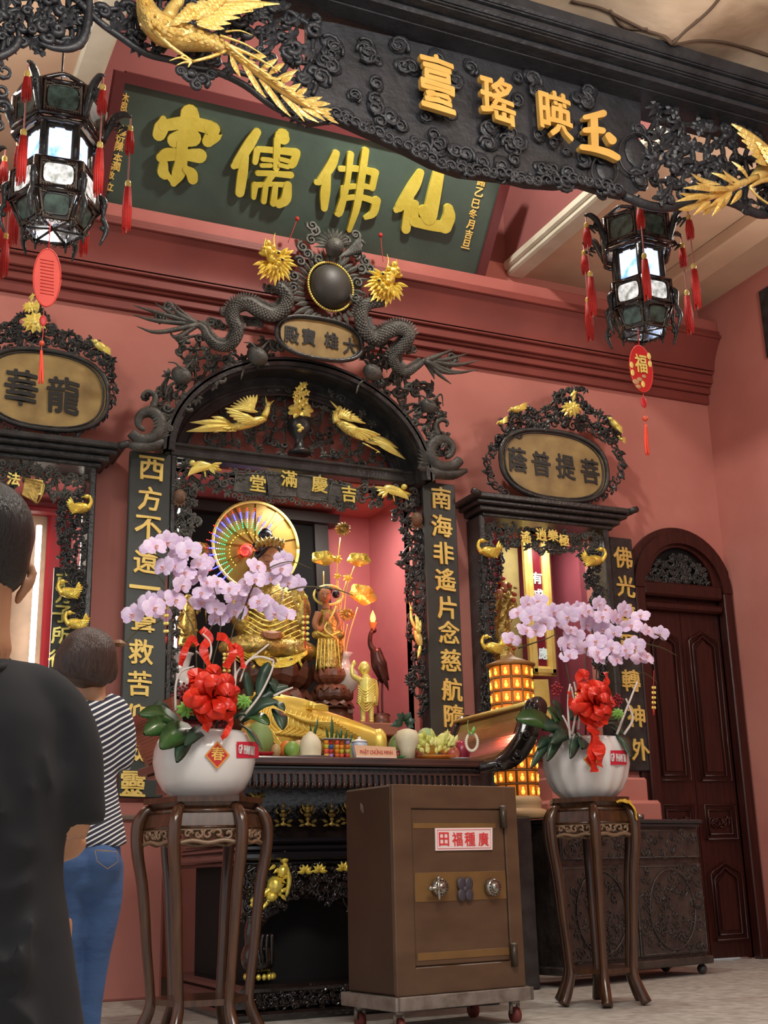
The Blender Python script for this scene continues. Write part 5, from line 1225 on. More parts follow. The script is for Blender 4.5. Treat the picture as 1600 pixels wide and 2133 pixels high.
mb = MB(); q = [(684+30*math.cos(i*.2618), 1240+20*math.sin(i*.2618)) for i in range(25)]; tp(mb, S, q, 6, -.03, 6, sub=1); tp(mb, S, [(700, 1262), (690, 1285), (676, 1310), (700, 1330)], [5, 5, 4, 3], .11, 5); mb.build('gold_sash', GOLDP, ct)
lotus_base('lotus_base', 689, 1395, 1445, 34, S, ct, BRC, n=12); lotus_base('lotus_foot', 692, 1440, 1478, 44, Surf(9.46), ct, BRD, n=12); plinth(ct, 692, 1478, .14, Surf(9.46))
# left attendant mostly hidden by the orchid
S = Surf(9.62); t = thing('attendant_statue', S(438, 1400), 'small dark gilt attendant figure on a white base behind the left orchid', 'statue')
mb = MB(); tp(mb, S, [(392, 1262), (394, 1300), (390, 1345)], [22, 34, 40], 0, 10); el(mb, S, (392, 1250), 11, 14, .02); tp(mb, S, [(380, 1275), (372, 1300), (388, 1312)], [12, 12, 9], .06, 8); o = mb.build('body', GOLD2, t); blob(o, .01, 1)
mb = MB()
for i in range(20): x, y = 392+R.uniform(-20, 20), R.uniform(1262, 1345); lf(mb, S, (x, y), (x+R.uniform(-9, 9), y+9), 7, .09, .11, .2, .5, 3)
mb.build('ornaments', GOLD2, t, None, 'stuff')
c_ = S(372, 1440); mb = MB(); mb.lathe((c_.x, 9.62, c_.z), [(.12, 0), (.14, .05), (.10, .12), (.08, .2), (.10, .28), (.12, .30)], 18); mb.build('white_base', WHITE, t)
# gold lotus leaf far left behind orchids
t = thing('gold_lotus_spray', Surf(9.9)(425, 1250), 'dull gold lotus leaf and bud left of the halo', 'ornament'); S = Surf(9.9)
mb = MB()
for i in range(7): a = i*.9; lf(mb, S, (418, 1148), (418+24*math.cos(a), 1148+18*math.sin(a)), 22, 0, .04, .1, .4, 4, tipw=.4, peak=.6)
mb.build('leaf', GOLD2, t); mb = MB(); tp(mb, S, [(420, 1150), (424, 1200), (430, 1300)], 2.5, 0, 5); mb.build('stalk', GOLD2, t)
# vase and gold lotus bouquet
S = Surf(9.5); c = S(712, 1488); k = kk(c)
mb = MB(); prof = [(24, 0), (26, 6), (20, 14), (15, 24), (17, 32), (30, 52), (37, 72), (36, 86), (27, 96), (20, 106), (18, 118), (26, 128), (22, 127), (15, 118)]
mb.lathe((c.x, 9.5, c.z), [(r*k, z*k) for r, z in prof], 28); o = mb.build('porcelain_vase', CELAD); tag(o, 'pale grey porcelain baluster vase holding gold lotuses behind the golden child', 'vase'); plinth(o, 712, 1488, .10, S)
bq = thing('gold_lotus_bouquet', S(715, 1370), 'tall bouquet of gold metal lotus flowers and leaves in the pale vase', 'ornament')
def stalk(pts, m=GOLDC, w_=2.6): b = MB(); tp(b, S, pts, w_, 0, 5); b.build('stalk', m, bq)
for pts in ([(714, 1370), (704, 1300), (702, 1200), (709, 1120)], [(716, 1370), (716, 1300), (722, 1230), (738, 1180)], [(714, 1370), (690, 1300), (676, 1250), (674, 1190)], [(718, 1370), (728, 1320), (745, 1265)], [(716, 1370), (710, 1300), (706, 1250), (704, 1210)], [(716, 1370), (718, 1330), (724, 1300)], [(714, 1370), (706, 1330), (712, 1250), (722, 1210)]): stalk(pts)
def gleaf(x, y, rx, ry, ang, hang=0):
    b = MB(); ca, sa = math.cos(math.radians(ang)), math.sin(math.radians(ang)); P = []
    for i in range(22):
        a = i*2*math.pi/22; f = 1+.09*math.sin(a*5+x); u, v = rx*f*math.cos(a), ry*f*math.sin(a); P.append(S(x+u*ca-v*sa, y+u*sa+v*ca, .06+.03*math.sin(a*3)))
    C0 = S(x, y, 0.0); b.add([C0]+P+[p-S.n*.008 for p in P]+[C0-S.n*.008], [(0, 1+i, 1+(i+1) % 22) for i in range(22)]+[(45, 23+(i+1) % 22, 23+i) for i in range(22)]+[(1+i, 23+i, 23+(i+1) % 22, 1+(i+1) % 22) for i in range(22)])
    b.build('lotus_leaf', GOLD, bq)
gleaf(674, 1162, 25, 15, 5); gleaf(748, 1165, 24, 14, 5); gleaf(756, 1238, 29, 20, 25)
for (x, y, r, kind) in ((714, 1102, 16, 1), (702, 1165, 11, 0), (703, 1200, 8, 0), (724, 1204, 10, 0), (723, 1280, 15, 1)):
    b = MB(); el(b, S, (x, y), r*.72, r*.62, .03, nu=12, nv=8)
    for i in range(14 if kind else 7): a = i*2*math.pi/(14 if kind else 7); lf(b, S, (x+r*.3*math.cos(a), y+r*.3*math.sin(a)), (x+r*1.1*math.cos(a), y+r*.95*math.sin(a)), r*.5, .04, .06, .12, .5, 4)
    b.build('lotus_flower' if kind else 'lotus_bud', GOLD2 if kind else GOLD, bq)
# crane candle holder
S = Surf(9.35); t = thing('crane_candle_holder', S(795, 1500), 'brown bronze crane holding a red candle light on its head', 'candle holder'); CRB = mat('crane_bronze', (66, 30, 24), .35, .3, col2=(88, 44, 34), scale=14)
mb = MB(); tp(mb, S, [(782, 1352), (790, 1385), (802, 1420)], [22, 34, 20], 0, 12); tp(mb, S, [(786, 1362), (772, 1345), (772, 1322), (779, 1312)], [18, 11, 9, 10], 0, 8); el(mb, S, (778, 1313), 7, 6, 0); lf(mb, S, (774, 1318), (768, 1348), 5, .02, None, 0, .7, 4, basew=1., peak=.01)
for i in range(6): lf(mb, S, (786+i, 1375+i*4), (800+i*2, 1425+i*3), 10, .06, .04, .1, .4, 5)
mb.build('crane_body', CRB, t)
mb = MB(); tp(mb, S, [(788, 1415), (786, 1450), (788, 1488)], 4, 0, 6); tp(mb, S, [(797, 1415), (796, 1450), (797, 1488)], 4, 0, 6); mb.build('leg', CRB, t)
mb = MB(); el(mb, S, (793, 1491), 22, 7, 0, rd=16); mb.build('base', CRB, t); plinth(t, 793, 1494, .08, S)
mb = MB(); c = S(777, 1312); k = kk(c); mb.lathe((c.x, 9.35, c.z), [(.015, 0), (.022, .03), (.034, .055), (.036, .06)], 14); mb.build('candle_cup', mat('amber_cup', (180, 90, 40), .4, emit=.5), t)
mb = MB(); c = S(777, 1297); mb.lathe((c.x, 9.35, c.z), [(.014, 0), (.024, .03), (.020, .06), (.008, .09), (.002, .105)], 12); mb.build('candle_flame', mat('lit_red_bulb', (255, 96, 40), .4, emit=9, ecol=(255, 90, 40)), t)
light('candle_light', 'POINT', (c.x, 9.2, c.z+.08), 5, (1, .18, .12), .04)
# wooden block and golden child figure
S = Surf(9.0); mb = MB(); A = S(742, 1507); B = S(820, 1512); mb.bb(A.x, B.x, 8.9, 9.15, zct-.02, A.z, .01); o = mb.build('wooden_block', mat('pale_brown_block', (150, 96, 74), .5)); tag(o, 'brown block pedestal under the golden child figure', 'pedestal')
t = thing('golden_child_figure', S(765, 1505), 'bright gold standing child figure pointing one finger up', 'statue'); Sg = S
mb = MB(); el(mb, S, (759, 1392), 12, 15, .0, rd=13, nu=16, nv=12); tp(mb, S, [(761, 1402), (763, 1415)], [11, 22], 0, 10); tp(mb, S, [(764, 1415), (764, 1440), (764, 1466)], [38, 38, 44], 0, 14)
tp(mb, S, [(750, 1416), (736, 1408), (733, 1394), (736, 1382)], [14, 11, 9, 7], .02, 8); tp(mb, S, [(736, 1384), (739, 1374)], [4, 3], .02, 6); el(mb, S, (737, 1382), 5, 6, .02)
tp(mb, S, [(780, 1418), (784, 1440), (783, 1470)], [13, 11, 8], .02, 8)
tp(mb, S, [(757, 1462), (756, 1480), (757, 1502)], [16, 13, 10], 0, 8); tp(mb, S, [(773, 1462), (773, 1480), (774, 1502)], [16, 13, 10], 0, 8); el(mb, S, (756, 1502), 6, 4, .02); el(mb, S, (774, 1502), 6, 4, .02)
el(mb, S, (758, 1394), 2, 3, .05); tp(mb, S, [(752, 1399), (758, 1402), (764, 1399)], 1.5, .045, 4); el(mb, S, (747, 1392), 2, 4, 0); el(mb, S, (770, 1393), 2, 4, 0)
o = mb.build('body', GOLDP, t); blob(o, .005, 2)
mb = MB()
for i in range(8): tp(mb, S, [(746, 1428+i*5), (762, 1440+i*6), (782, 1424+i*5)], [2, 4, 2], .07, 5)
for x in (750, 758, 766, 774, 781): tp(mb, S, [(x, 1450), (x+1, 1468)], 3, .07, 5)
mb.build('robe_folds', GOLDP, t)
# reclining golden figure on the table
S = Surf(7.95); t = thing('reclining_golden_figure', S(690, 1575), 'large bright gold reclining robed figure on the altar table', 'statue'); GB = mat('bright_gilt', (246, 218, 112), .34, .4, col2=(236, 196, 76), scale=5, bump=.05)
mb = MB(); tp(mb, S, [(520, 1500), (575, 1502), (640, 1518), (710, 1530), (770, 1542), (800, 1548)], [118, 118, 100, 78, 56, 44], 0, 18, .75)
tp(mb, S, [(545, 1462), (590, 1464), (635, 1468), (655, 1474)], [34, 34, 24, 18], .06, 12); el(mb, S, (792, 1548), 15, 32, .03, nu=12, nv=8); el(mb, S, (560, 1540), 70, 45, .0)
o = mb.build('robed_body', GB, t); blob(o, .012, 4)
mb = MB(); 
for i in range(4): tp(mb, S, [(650, 1470+i*1.5), (668, 1468+i*3.5), (684, 1472+i*3)], [6, 5, 3], .14, 6)
tp(mb, S, [(640, 1468), (656, 1471)], [18, 17], .11, 8)
mb.build('hand', GB, t)
mb = MB()
for i in range(15):
    x = 560+i*11; tp(mb, S, [(x-8, 1470+i*2), (x-12-i*.5, 1500+i*1.6), (x+14, 1528+i), (x+44, 1510+i*3.2)], [4, 8, 8, 3], .150-.004*i, 8)
for i in range(8): tp(mb, S, [(596+i*10, 1484+i*3), (640+i*9, 1502+i*3), (700+i*7, 1505+i*4)], [4, 8, 4], .155-.006*i, 8)
for i in range(4): tp(mb, S, [(552+i*8, 1500+i*12), (566+i*10, 1540+i*6), (590+i*12, 1560+i*3)], [3, 5, 3], .19, 6)
mb.build('robe_folds', GB, t)
mb = MB()
for i in range(5): el(mb, S, (783+i*5, 1578-i*.5), 4, 8, .09)
mb.build('toes', GB, t)
# ------------------------------------------------------------------ altar table
YT = 7.1; ST = Surf(YT); zT = ST(785, 1578).z
XT0 = ST(372, 1578).x; XT1 = ST(1012, 1585).x
AT = thing('altar_table', (2.9, 7.6, 0), 'long dark wooden altar table with upturned scroll ends', 'altar table')
TW = mat('altar_table_wood', (56, 30, 24), .22, col2=(84, 48, 36), scale=4, stretch=(.7, 6, 6), coat=.4)
mb = MB(); mb.bb(XT0, XT1, YT, YT+1.0, zT-.05, zT, .01); mb.build('tabletop', TW, AT)
mb = MB(); mb.bb(XT0+.05, XT1-.02, YT+.03, YT+.97, zT-.075, zT-.05, .008); mb.bb(XT0+.1, XT1+.0, YT+.08, YT+.9, zT-.17, zT-.075); mb.build('apron', DWG, AT)
mb = MB(); n = 44; za = ST(785, 1632).z
for i in range(n):
    x = XT0+.15+(XT1-XT0-.2)*i/n; mb.box((x, YT+.07, zT-.125), (.016, .02, .05)); mb.ell((x, YT+.065, zT-.165), (.012, .012, .022), None, 6, 4)
mb.bb(XT0+.1, XT1, YT+.06, YT+.1, zT-.10, zT-.085); mb.build('hanging_fringe', BRW, AT, 'row of small turned spindles', 'stuff')
def scroll_end(pts, nm, sgn, gl):
    C = cr([ST(x, y, 0) for x, y in pts], 6); b = MB(); th = .045
    for i in range(len(C)-1):
        a, c = C[i], C[i+1]; t = (c-a).normalized(); nn = Vector((-t.z, 0, t.x))
        if nn.z < 0: nn = -nn
        q = [a, c, c-nn*th, a-nn*th]; q = [Vector((p.x, YT, p.z)) for p in q]; b.prism(q, [p+Vector((0, 1.0, 0)) for p in q])
    o = b.build(nm, gl, AT)
    return C, o
C, o = scroll_end([(1005, 1582), (1040, 1570), (1070, 1535), (1088, 1500), (1098, 1468)], 'scroll_end', 1, mat('polished_table_wood', (112, 78, 50), .14, col2=(88, 58, 38), scale=3, stretch=(5, .8, 5), coat=.5))
for y0 in (YT-.02, YT+.97):
    b = MB(); q = [ST(x, y, 0) for x, y in ((1000, 1588), (1030, 1582), (1056, 1562), (1074, 1530), (1086, 1492), (1094, 1466), (1106, 1454), (1122, 1452), (1135, 1464), (1136, 1484), (1124, 1516), (1112, 1548), (1092, 1580), (1062, 1602), (1020, 1608), (1000, 1604))]
    q = [Vector((p.x, y0, p.z)) for p in cr(q+[q[0]], 3)[:-1]]; b.prism(q, [p+Vector((0, .06, 0)) for p in q], True)
    b.build('carved_scroll', DWG, o)
    if y0 < YT:
        b = MB()
        for (x, y, r_) in ((1114, 1474, 15), (1096, 1530, 13), (1078, 1572, 14), (1040, 1592, 9)): spiral(b, Surf(y0), (x, y), r_, 1.4, x, 1, 6, .004, 6); el(b, Surf(y0), (x, y), r_*.6, d=0, rd=6)
        b.build('scroll_relief', DWG, o, None, 'stuff')
b = MB(); A = ST(1092, 1466, 0); b.tube([(A.x, YT, A.z), (A.x, YT+1.0, A.z)], .014, 8); b.build('edge_moulding', GOLDC, o)
C2, o = scroll_end([(440, 1580), (408, 1560), (388, 1520), (376, 1480), (372, 1450)], 'scroll_end', -1, mat('orange_brown_wood', (138, 78, 42), .25, col2=(112, 60, 32), scale=4, coat=.4))
b = MB(); b.tube([(C2[-1].x, YT, C2[-1].z), (C2[-1].x, YT+1.0, C2[-1].z)], .02, 8); b.build('edge_moulding', TW, o)
# lower carved front of the altar
YF = 7.46; SFt = Surf(YF); x0 = SFt(505, 2000).x; x1 = SFt(1010, 1700).x; xs = XT0+.65
LA = AT
def bandz(y): return SFt(640, y, 0).z
mb = MB(); mb.bb(x0+.02, x1, YF+.05, 8.9, bandz(1750), zT-.17); mb.build('upper_case', DWG, LA)
mb = MB()
for (a, b_, p) in ((1745, 1756, .05), (1758, 1772, .02), (1774, 1790, .06), (1792, 1800, .03)): mb.bb(x0-p+.02, x1, YF-p, 8.9, bandz(b_), bandz(a), .012)
mb.build('waist_moulding', mat('silvery_glossy_black', (30, 26, 30), .12, coat=1.), LA)
mb = MB(); P = [(505, 1800), (740, 1806), (740, 1905), (700, 1880), (650, 1872), (610, 1870), (585, 1900), (545, 1915), (505, 1920)]; poly(mb, SFt, P, -.06, 0); fret(mb, SFt, P, 17, 9, 5, 111, .01, .01, .4, .2); mb.build('lower_apron', DWG, LA)
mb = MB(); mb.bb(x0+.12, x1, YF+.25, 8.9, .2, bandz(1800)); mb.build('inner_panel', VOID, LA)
mb = MB()
for i, y in enumerate((2040, 2060, 2092)): pass
zb_ = onz(524, 2128, 0)
mb.bb(x0-.02, x1, YF-.05, 8.9, .14, .20, .02); mb.bb(x0-.05, x1, YF-.02, 8.9, .05, .145, .02); mb.bb(x0-.08, x1+.02, YF-.08, 8.9, 0, .055, .015); mb.build('plinth', DWG, LA)
mb = MB(); fret(mb, Surf(YF-.03), [(505, 2065), (740, 2052), (740, 2090), (520, 2108)], 13, 8, 4, 112, .0, .005, .6, .1); mb.build('plinth_carving', DWG, LA)
# ball and claw leg
c = SFt(548, 1996); mb = MB(); mb.ell((c.x, YF+.1, c.z), (.105, .105, .115), None, 18, 12); tp(mb, SFt, [(560, 1880), (530, 1930), (525, 1975)], [60, 40, 30], -.1, 10)
for i in range(5): tp(mb, SFt, [(530+i*9, 1945), (522+i*11, 1975), (530+i*9, 2010)], [9, 8, 4], .02, 6)
mb.build('ball_foot', DWG, LA)
mb = MB(); c2 = SFt(552, 2036)
for i in range(16): a = i*math.pi/8; mb.ell((c2.x+.085*math.cos(a), YF+.1+.085*math.sin(a), c2.z), (.016, .016, .02), None, 6, 4)
mb.build('gold_foot_ring', GOLD, LA, 'gold beaded ring under ball foot')
def relief(nm, items, m=GOLD, S=None, lab=None, d=.03):
    b = MB()
    for it in items:
        if it[0] == 'e': el(b, S, it[1], it[2], it[3], d)
        elif it[0] == 'l': lf(b, S, it[1], it[2], it[3], d, d+.01, .12, .45, 5)
        else: tp(b, S, it[1], it[2], d, 6)
    return b.build(nm, m, LA, lab)
Sf = Surf(YF+.04)
for (x, y, kd) in ((590, 1697, 0), (641, 1697, 1), (691, 1697, 2), (728, 1693, 1)):
    it = [('e', (x, y), 9, 6), ('e', (x, y+9), 5, 5), ('e', (x, y-8), 6, 4), ('t', [(x-10, y-2), (x-15, y-10), (x-9, y-16)], [4, 3, 2]), ('t', [(x+10, y-2), (x+15, y-10), (x+9, y-16)], [4, 3, 2]), ('e', (x, y+20), 8, 4), ('t', [(x, y+12), (x, y+20)], [5, 7]), ('l', (x, y-12), (x, y-26), 6), ('l', (x-8, y+16), (x-20, y+10), 7), ('l', (x+8, y+16), (x+20, y+10), 7), ('l', (x-6, y+20), (x-18, y+24), 6), ('l', (x+6, y+20), (x+18, y+24), 6)]
    if kd == 1: it += [('l', (x-6, y-6), (x-12, y-24), 6), ('l', (x+6, y-6), (x+12, y-24), 6), ('e', (x, y-14), 7, 6)]
    relief('gilded_vase_relief', it, GOLD2, Sf)
relief('gilded_corner_flower', [('l', (535, 1665), (520+i*7, 1650+8*(i % 2)), 8) for i in range(6)]+[('l', (530, 1672), (545, 1690+i*3), 7) for i in range(3)]+[('t', [(548, 1650), (535, 1668), (540, 1700)], [6, 5, 3])], GOLD2, Sf)
for (x, y) in ((636, 1812), (666, 1810), (716, 1806)):
    relief('gilded_leaf_relief', [('l', (x, y+6), (x+17*math.cos(a), y+6-19*math.sin(a)), 8) for a in (.1, .7, 1.25, 1.9, 2.45, 3.05)], GOLD, SFt)
relief('gilded_lion_relief', [('e', (572, 1845), 17, 20), ('e', (588, 1815), 12, 14), ('e', (592, 1790), 10, 9), ('e', (566, 1868), 13, 11), ('t', [(590, 1790), (602, 1830), (596, 1868)], [9, 12, 7]), ('t', [(565, 1850), (540, 1870), (522, 1888)], [16, 13, 8]), ('t', [(570, 1860), (548, 1890), (526, 1900)], [10, 9, 5]), ('e', (530, 1876), 10, 8)]+[('l', (576+(i % 4)*8, 1800+i*7), (560+(i % 5)*9, 1812+i*7), 8) for i in range(10)]+[('l', (590, 1790), (590+13*math.cos(i), 1784+12*math.sin(i)), 6) for i in range(7)], GOLD, SFt)
relief('gilded_plinth_leaf', [('l', (521, 2100), (513+i*7, 2074), 8) for i in range(3)], GOLD, Surf(YF-.1))
# ------------------------------------------------------------------ offerings on the table
SO = Surf(7.32)
def fruit(nm, lab, cat, x, y, rx, ry, m, grp=None, stem=None, Y=7.32, ang=0, zoff=True):
    S = Surf(Y); P = S(x, y); k = kk(P); zc = zT+ry*k if zoff is True else P.z
    b = MB(); Q = Matrix.Rotation(math.radians(ang), 3, 'Y'); b.ell((P.x, Y, zc), (rx*k, rx*k*.92, ry*k), Q, 18, 12); o = b.build(nm, m)
    tag(o, lab, cat, grp)
    if stem: s_ = MB(); s_.tube([(P.x, Y, zc+ry*k*.9), (P.x+.005, Y, zc+ry*k*1.15)], [.008, .005], 6); s_.ell((P.x, Y, zc+ry*k*.97), (.02, .02, .006), None, 8, 4); s_.build('stem', STEM, o)
    return o
POM = mat('green_pomelo_skin', (134, 158, 92), .5, col2=(112, 140, 76), scale=6, bump=.1, bscale=90)
fruit('pomelo', 'large green pomelo right behind the white orchid pot', 'fruit', 540, 1540, 30, 40, POM, stem=1, Y=7.4)
fruit('pomelo', 'round green pomelo with leaves on the right of the reclining figure', 'fruit', 838, 1542, 30, 32, POM, stem=1, Y=7.45)
fruit('pomelo', 'pale green pomelo half hidden behind the dragon fruit', 'fruit', 888, 1538, 26, 40, mat('pale_pomelo_skin', (150, 176, 118), .5, bump=.1, bscale=90), Y=7.65)
b = MB(); S = Surf(7.4)
for (x, y, e, g, w_) in ((840, 1505, 812, 1512, 16), (840, 1503, 826, 1486, 16), (842, 1503, 856, 1483, 18), (843, 1506, 866, 1500, 18), (838, 1508, 822, 1500, 14), (846, 1508, 862, 1516, 14), (836, 1500, 838, 1482, 12)): lf(b, S, (x, y), (e, g), w_, .06, .1, .15, .15, 6)
o = b.build('pomelo_leaves', LEAF2); tag(o, 'cluster of dark green leaves lying on the right pomelo', 'leaves')
fruit('mango', 'green mango standing beside the cone of peeled coconut', 'fruit', 608, 1561, 17, 18, mat('green_mango_skin', (112, 156, 70), .4, col2=(140, 160, 74), scale=5), Y=7.25, ang=20)
fruit('apple', 'pale brown pear like fruit behind the mango', 'fruit', 623, 1540, 19, 22, mat('tan_pear_skin', (196, 160, 116), .5, col2=(210, 178, 140), scale=6), Y=7.42)
fruit('orange', 'orange fruit between pomelo and mango', 'fruit', 597, 1558, 16, 20, mat('orange_peel', (222, 122, 44), .45, bump=.1, bscale=120), Y=7.36)
fruit('rose_apple', 'small pinkish green fruit in the red dish', 'fruit', 575, 1562, 11, 15, mat('pink_green_skin', (170, 158, 96), .45, col2=(190, 110, 90), scale=14), Y=7.25)
fruit('apple', 'dark red apple between the card sign and right peeled coconut', 'fruit', 829, 1563, 10, 11, mat('dark_red_apple', (140, 44, 44), .35, col2=(110, 30, 34), scale=10), Y=7.28)
fruit('apple', 'brown red apple beside the right peeled coconut', 'fruit', 871, 1560, 10, 12, mat('brown_red_apple', (150, 70, 52), .35, col2=(170, 96, 66), scale=9), Y=7.3)
fruit('apple', 'mottled red apple in front of dragon fruit', 'fruit', 943, 1558, 15, 15, mat('mottled_red_apple', (150, 62, 52), .35, col2=(186, 110, 80), scale=7), Y=7.25)
fruit('onion', 'large red onion like fruit beside the garland', 'fruit', 962, 1550, 17, 24, mat('magenta_skin', (160, 34, 66), .3, col2=(130, 30, 50), scale=6), Y=7.38)
fruit('apple', 'bright red fruit peeking above the mottled apple', 'fruit', 953, 1540, 12, 26, mat('bright_red_apple', (190, 50, 50), .35), Y=7.5)
# dragon fruit
t = thing('dragon_fruit', (SO(900, 1566).x, 7.3, zT), 'yellow green spiky dragon fruit heap on an orange plate', 'fruit'); DF = mat('dragonfruit_green', (196, 206, 92), .45, col2=(222, 220, 140), scale=9)
b = MB(); 
for (x, y, r, q) in ((896, 1552, 26, 20), (928, 1548, 22, 22), (880, 1545, 18, 18)): el(b, SO, (x, y), r, q, 0, nu=16, nv=10)
b.build('fruit_body', DF, t); b = MB(); q = random.Random(8)
for i in range(46):
    x = 905+q.uniform(-40, 40); y = 1550+q.uniform(-14, 20); a = math.atan2(-30, (x-905))+q.uniform(-.3, .3); L = q.uniform(16, 34) if y < 1552 else 14
    lf(b, SO, (x, y), (x+L*.7*math.cos(a), y-L*abs(math.sin(a))), 10, .07+q.uniform(-.03, .04), .09, .1, .3, 5)
b.build('scale_leaves', DF, t)
def plate(nm, lab, x, y, r, m, Y=7.3, h=.015):
    c = Surf(Y)(x, y); k = kk(c); b = MB(); b.lathe((c.x, Y, zT), [(r*k*.6, 0), (r*k*.7, h*.4), (r*k, h), (r*k*.96, h*1.05), (r*k*.6, h*.4)], 30); o = b.build(nm, m); tag(o, lab, 'plate')
plate('plate', 'orange plate under the dragon fruit', 905, 1570, 46, mat('orange_plastic', (226, 130, 40), .4), 7.3, .03)
plate('plate', 'red plate under the left pomelo', 545, 1568, 42, mat('red_plastic', (176, 28, 28), .35), 7.34, .035)
plate('plate', 'green plate edge behind the paper card', 838, 1572, 20, mat('green_plastic', (50, 120, 60), .4), 7.24, .02)
plate('plate', 'white plate under the left peeled coconut', 640, 1573, 50, WHITE, 7.28, .012)
plate('plate', 'thin white plate at the right under the garland', 958, 1577, 22, WHITE, 7.18, .012)
COC = mat('peeled_coconut', (226, 216, 186), .6, col2=(208, 196, 160), scale=12)
def cone(x, y0, y1, r, lab, Y=7.22, point=True):
    S = Surf(Y); c = S(x, y1); k = kk(c); H = (S(x, y0).z-zT); b = MB(); b.lathe((c.x, Y, zT+.005), [(r*k*.86, 0), (r*k*.9, H*.03), (r*k*.98, H*.35), (r*k*.92, H*.6), (r*k*.6, H*.82), (r*k*.2, H*.96), (r*k*.05, H)] if point else [(r*k*.62, 0), (r*k*.66, H*.3), (r*k*.95, H*.55), (r*k, H*.75), (r*k*.8, H*.93), (r*k*.3, H)], 26); o = b.build('peeled_coconut', COC); tag(o, lab, 'coconut')
cone(647, 1525, 1574, 24, 'white peeled coconut with a pointed top left of the coloured cups'); cone(849, 1520, 1574, 25, 'white peeled coconut with rounded top right of the paper card', 7.22, False)
# cup stack in a clear box
t = thing('cup_stack', (SO(702, 1575).x, 7.2, zT), 'block of small bright coloured cups stacked in columns', 'cups'); cols = [(226, 160, 60), (190, 200, 150), (222, 120, 40), (230, 90, 60), (74, 110, 190), (170, 130, 190), (200, 190, 60), (96, 130, 200), (196, 60, 60), (240, 150, 50), (130, 110, 180), (60, 90, 170), (214, 100, 40), (180, 170, 190), (210, 60, 50), (230, 140, 30), (80, 120, 200), (200, 180, 90)]
for i in range(5):
    for j in range(4):
        x = 680+i*11; y = 1569-j*9.5; c = Surf(7.2)(x, y); k = kk(c); b = MB(); b.lathe((c.x, 7.2+.012*(i % 2), zT+.003+j*9.3*k), [(4*k, 0), (5.4*k, 8*k), (5*k, 8.4*k)], 12); cc = cols[(i*4+j*3+i*i) % len(cols)]; b.build('cup', mat('cup_%d_%d_%d' % cc, cc, .4), t)
b = MB(); c = Surf(7.2)(702, 1575); k = kk(c); b.bb(c.x-30*k, c.x+30*k, 7.17, 7.24, zT+39*k, zT+41*k, .002); b.build('clear_lid', mat('clear_grey_plastic', (150, 160, 170), .2), t)
# leek like leaves, covered jar, card, garland
b = MB()
for (x0_, y0_, x1_, y1_, w_) in ((650, 1530, 663, 1493, 7), (648, 1530, 646, 1508, 6), (690, 1535, 691, 1490, 8), (684, 1530, 678, 1512, 6), (706, 1536, 712, 1516, 8), (718, 1536, 722, 1520, 7), (698, 1534, 702, 1518, 6), (726, 1538, 734, 1526, 7), (712, 1538, 704, 1524, 6)): lf(b, Surf(7.4), (x0_, y0_+14), (x1_, y1_), w_, 0, .02, .05, .3, 6)
b.build('x', LEAF2) if False else None
o = b.build('green_shoots', LEAF); tag(o, 'upright dark green shoots standing behind the coloured cups', 'leaves')
c = Surf(7.26)(749, 1574); k = kk(c); b = MB(); b.lathe((c.x, 7.26, zT), [(11*k, 0), (14*k, 4*k), (16*k, 16*k), (17*k, 30*k), (16*k, 36*k)], 24); t_ = b.build('covered_jar', mat('blue_white_porcelain', (214, 220, 228), .2, col2=(150, 170, 210), scale=30)); tag(t_, 'small white lidded jar beside the coloured cups', 'jar')
b = MB(); b.lathe((c.x, 7.26, zT+36*k), [(18*k, 0), (17*k, 2*k), (8*k, 6*k), (3*k, 7*k), (4*k, 10*k), (1*k, 12*k)], 24); b.build('lid', WHITE, t_)
fruit('lime', 'green fruit behind the lidded jar', 'fruit', 733, 1548, 12, 26, mat('lime_skin', (150, 170, 80), .5), Y=7.5)
S = Surf(7.14); b = MB(); poly(b, S, [(738, 1552), (824, 1556), (827, 1579), (743, 1577)], 0, .008); o = b.build('paper_card', mat('peach_paper', (238, 188, 150), .6)); tag(o, 'peach paper card with red writing leaning on the table edge', 'card')
b = MB(); letters(b, S, 'PHẬT CHỨNG MINH', 783, 1567, 13, .03, .009, .001, wpx=74); b.build('writing', mat('pale_red_ink', (216, 110, 90), .6), o)
b = MB(); poly(b, S, [(742, 1575), (826, 1578), (827, 1581), (743, 1580)], .008, .016); b.build('card_edge', WHITE, o)
t = thing('bead_garland', (Surf(7.2)(983, 1575).x, 7.2, zT), 'ring of white jasmine beads hanging by the right scroll end', 'garland'); b = MB()
for i in range(26): a = i*2*math.pi/26; el(b, Surf(7.18), (983+12*math.cos(a), 1546+18*math.sin(a)), 3.2, 3.2, 0)
b.build('beads', mat('ivory_bead', (232, 226, 204), .5), t, None, 'stuff'); b = MB(); lf(b, Surf(7.18), (984, 1530), (988, 1512), 10, .02, .03, .1, .4, 4); lf(b, Surf(7.18), (980, 1532), (974, 1520), 6, .02, .03, .1, .4, 4); tp(b, Surf(7.18), [(978, 1530), (974, 1515), (975, 1500)], 1.5, 0, 4); b.build('green_leaf', SUCC, t)
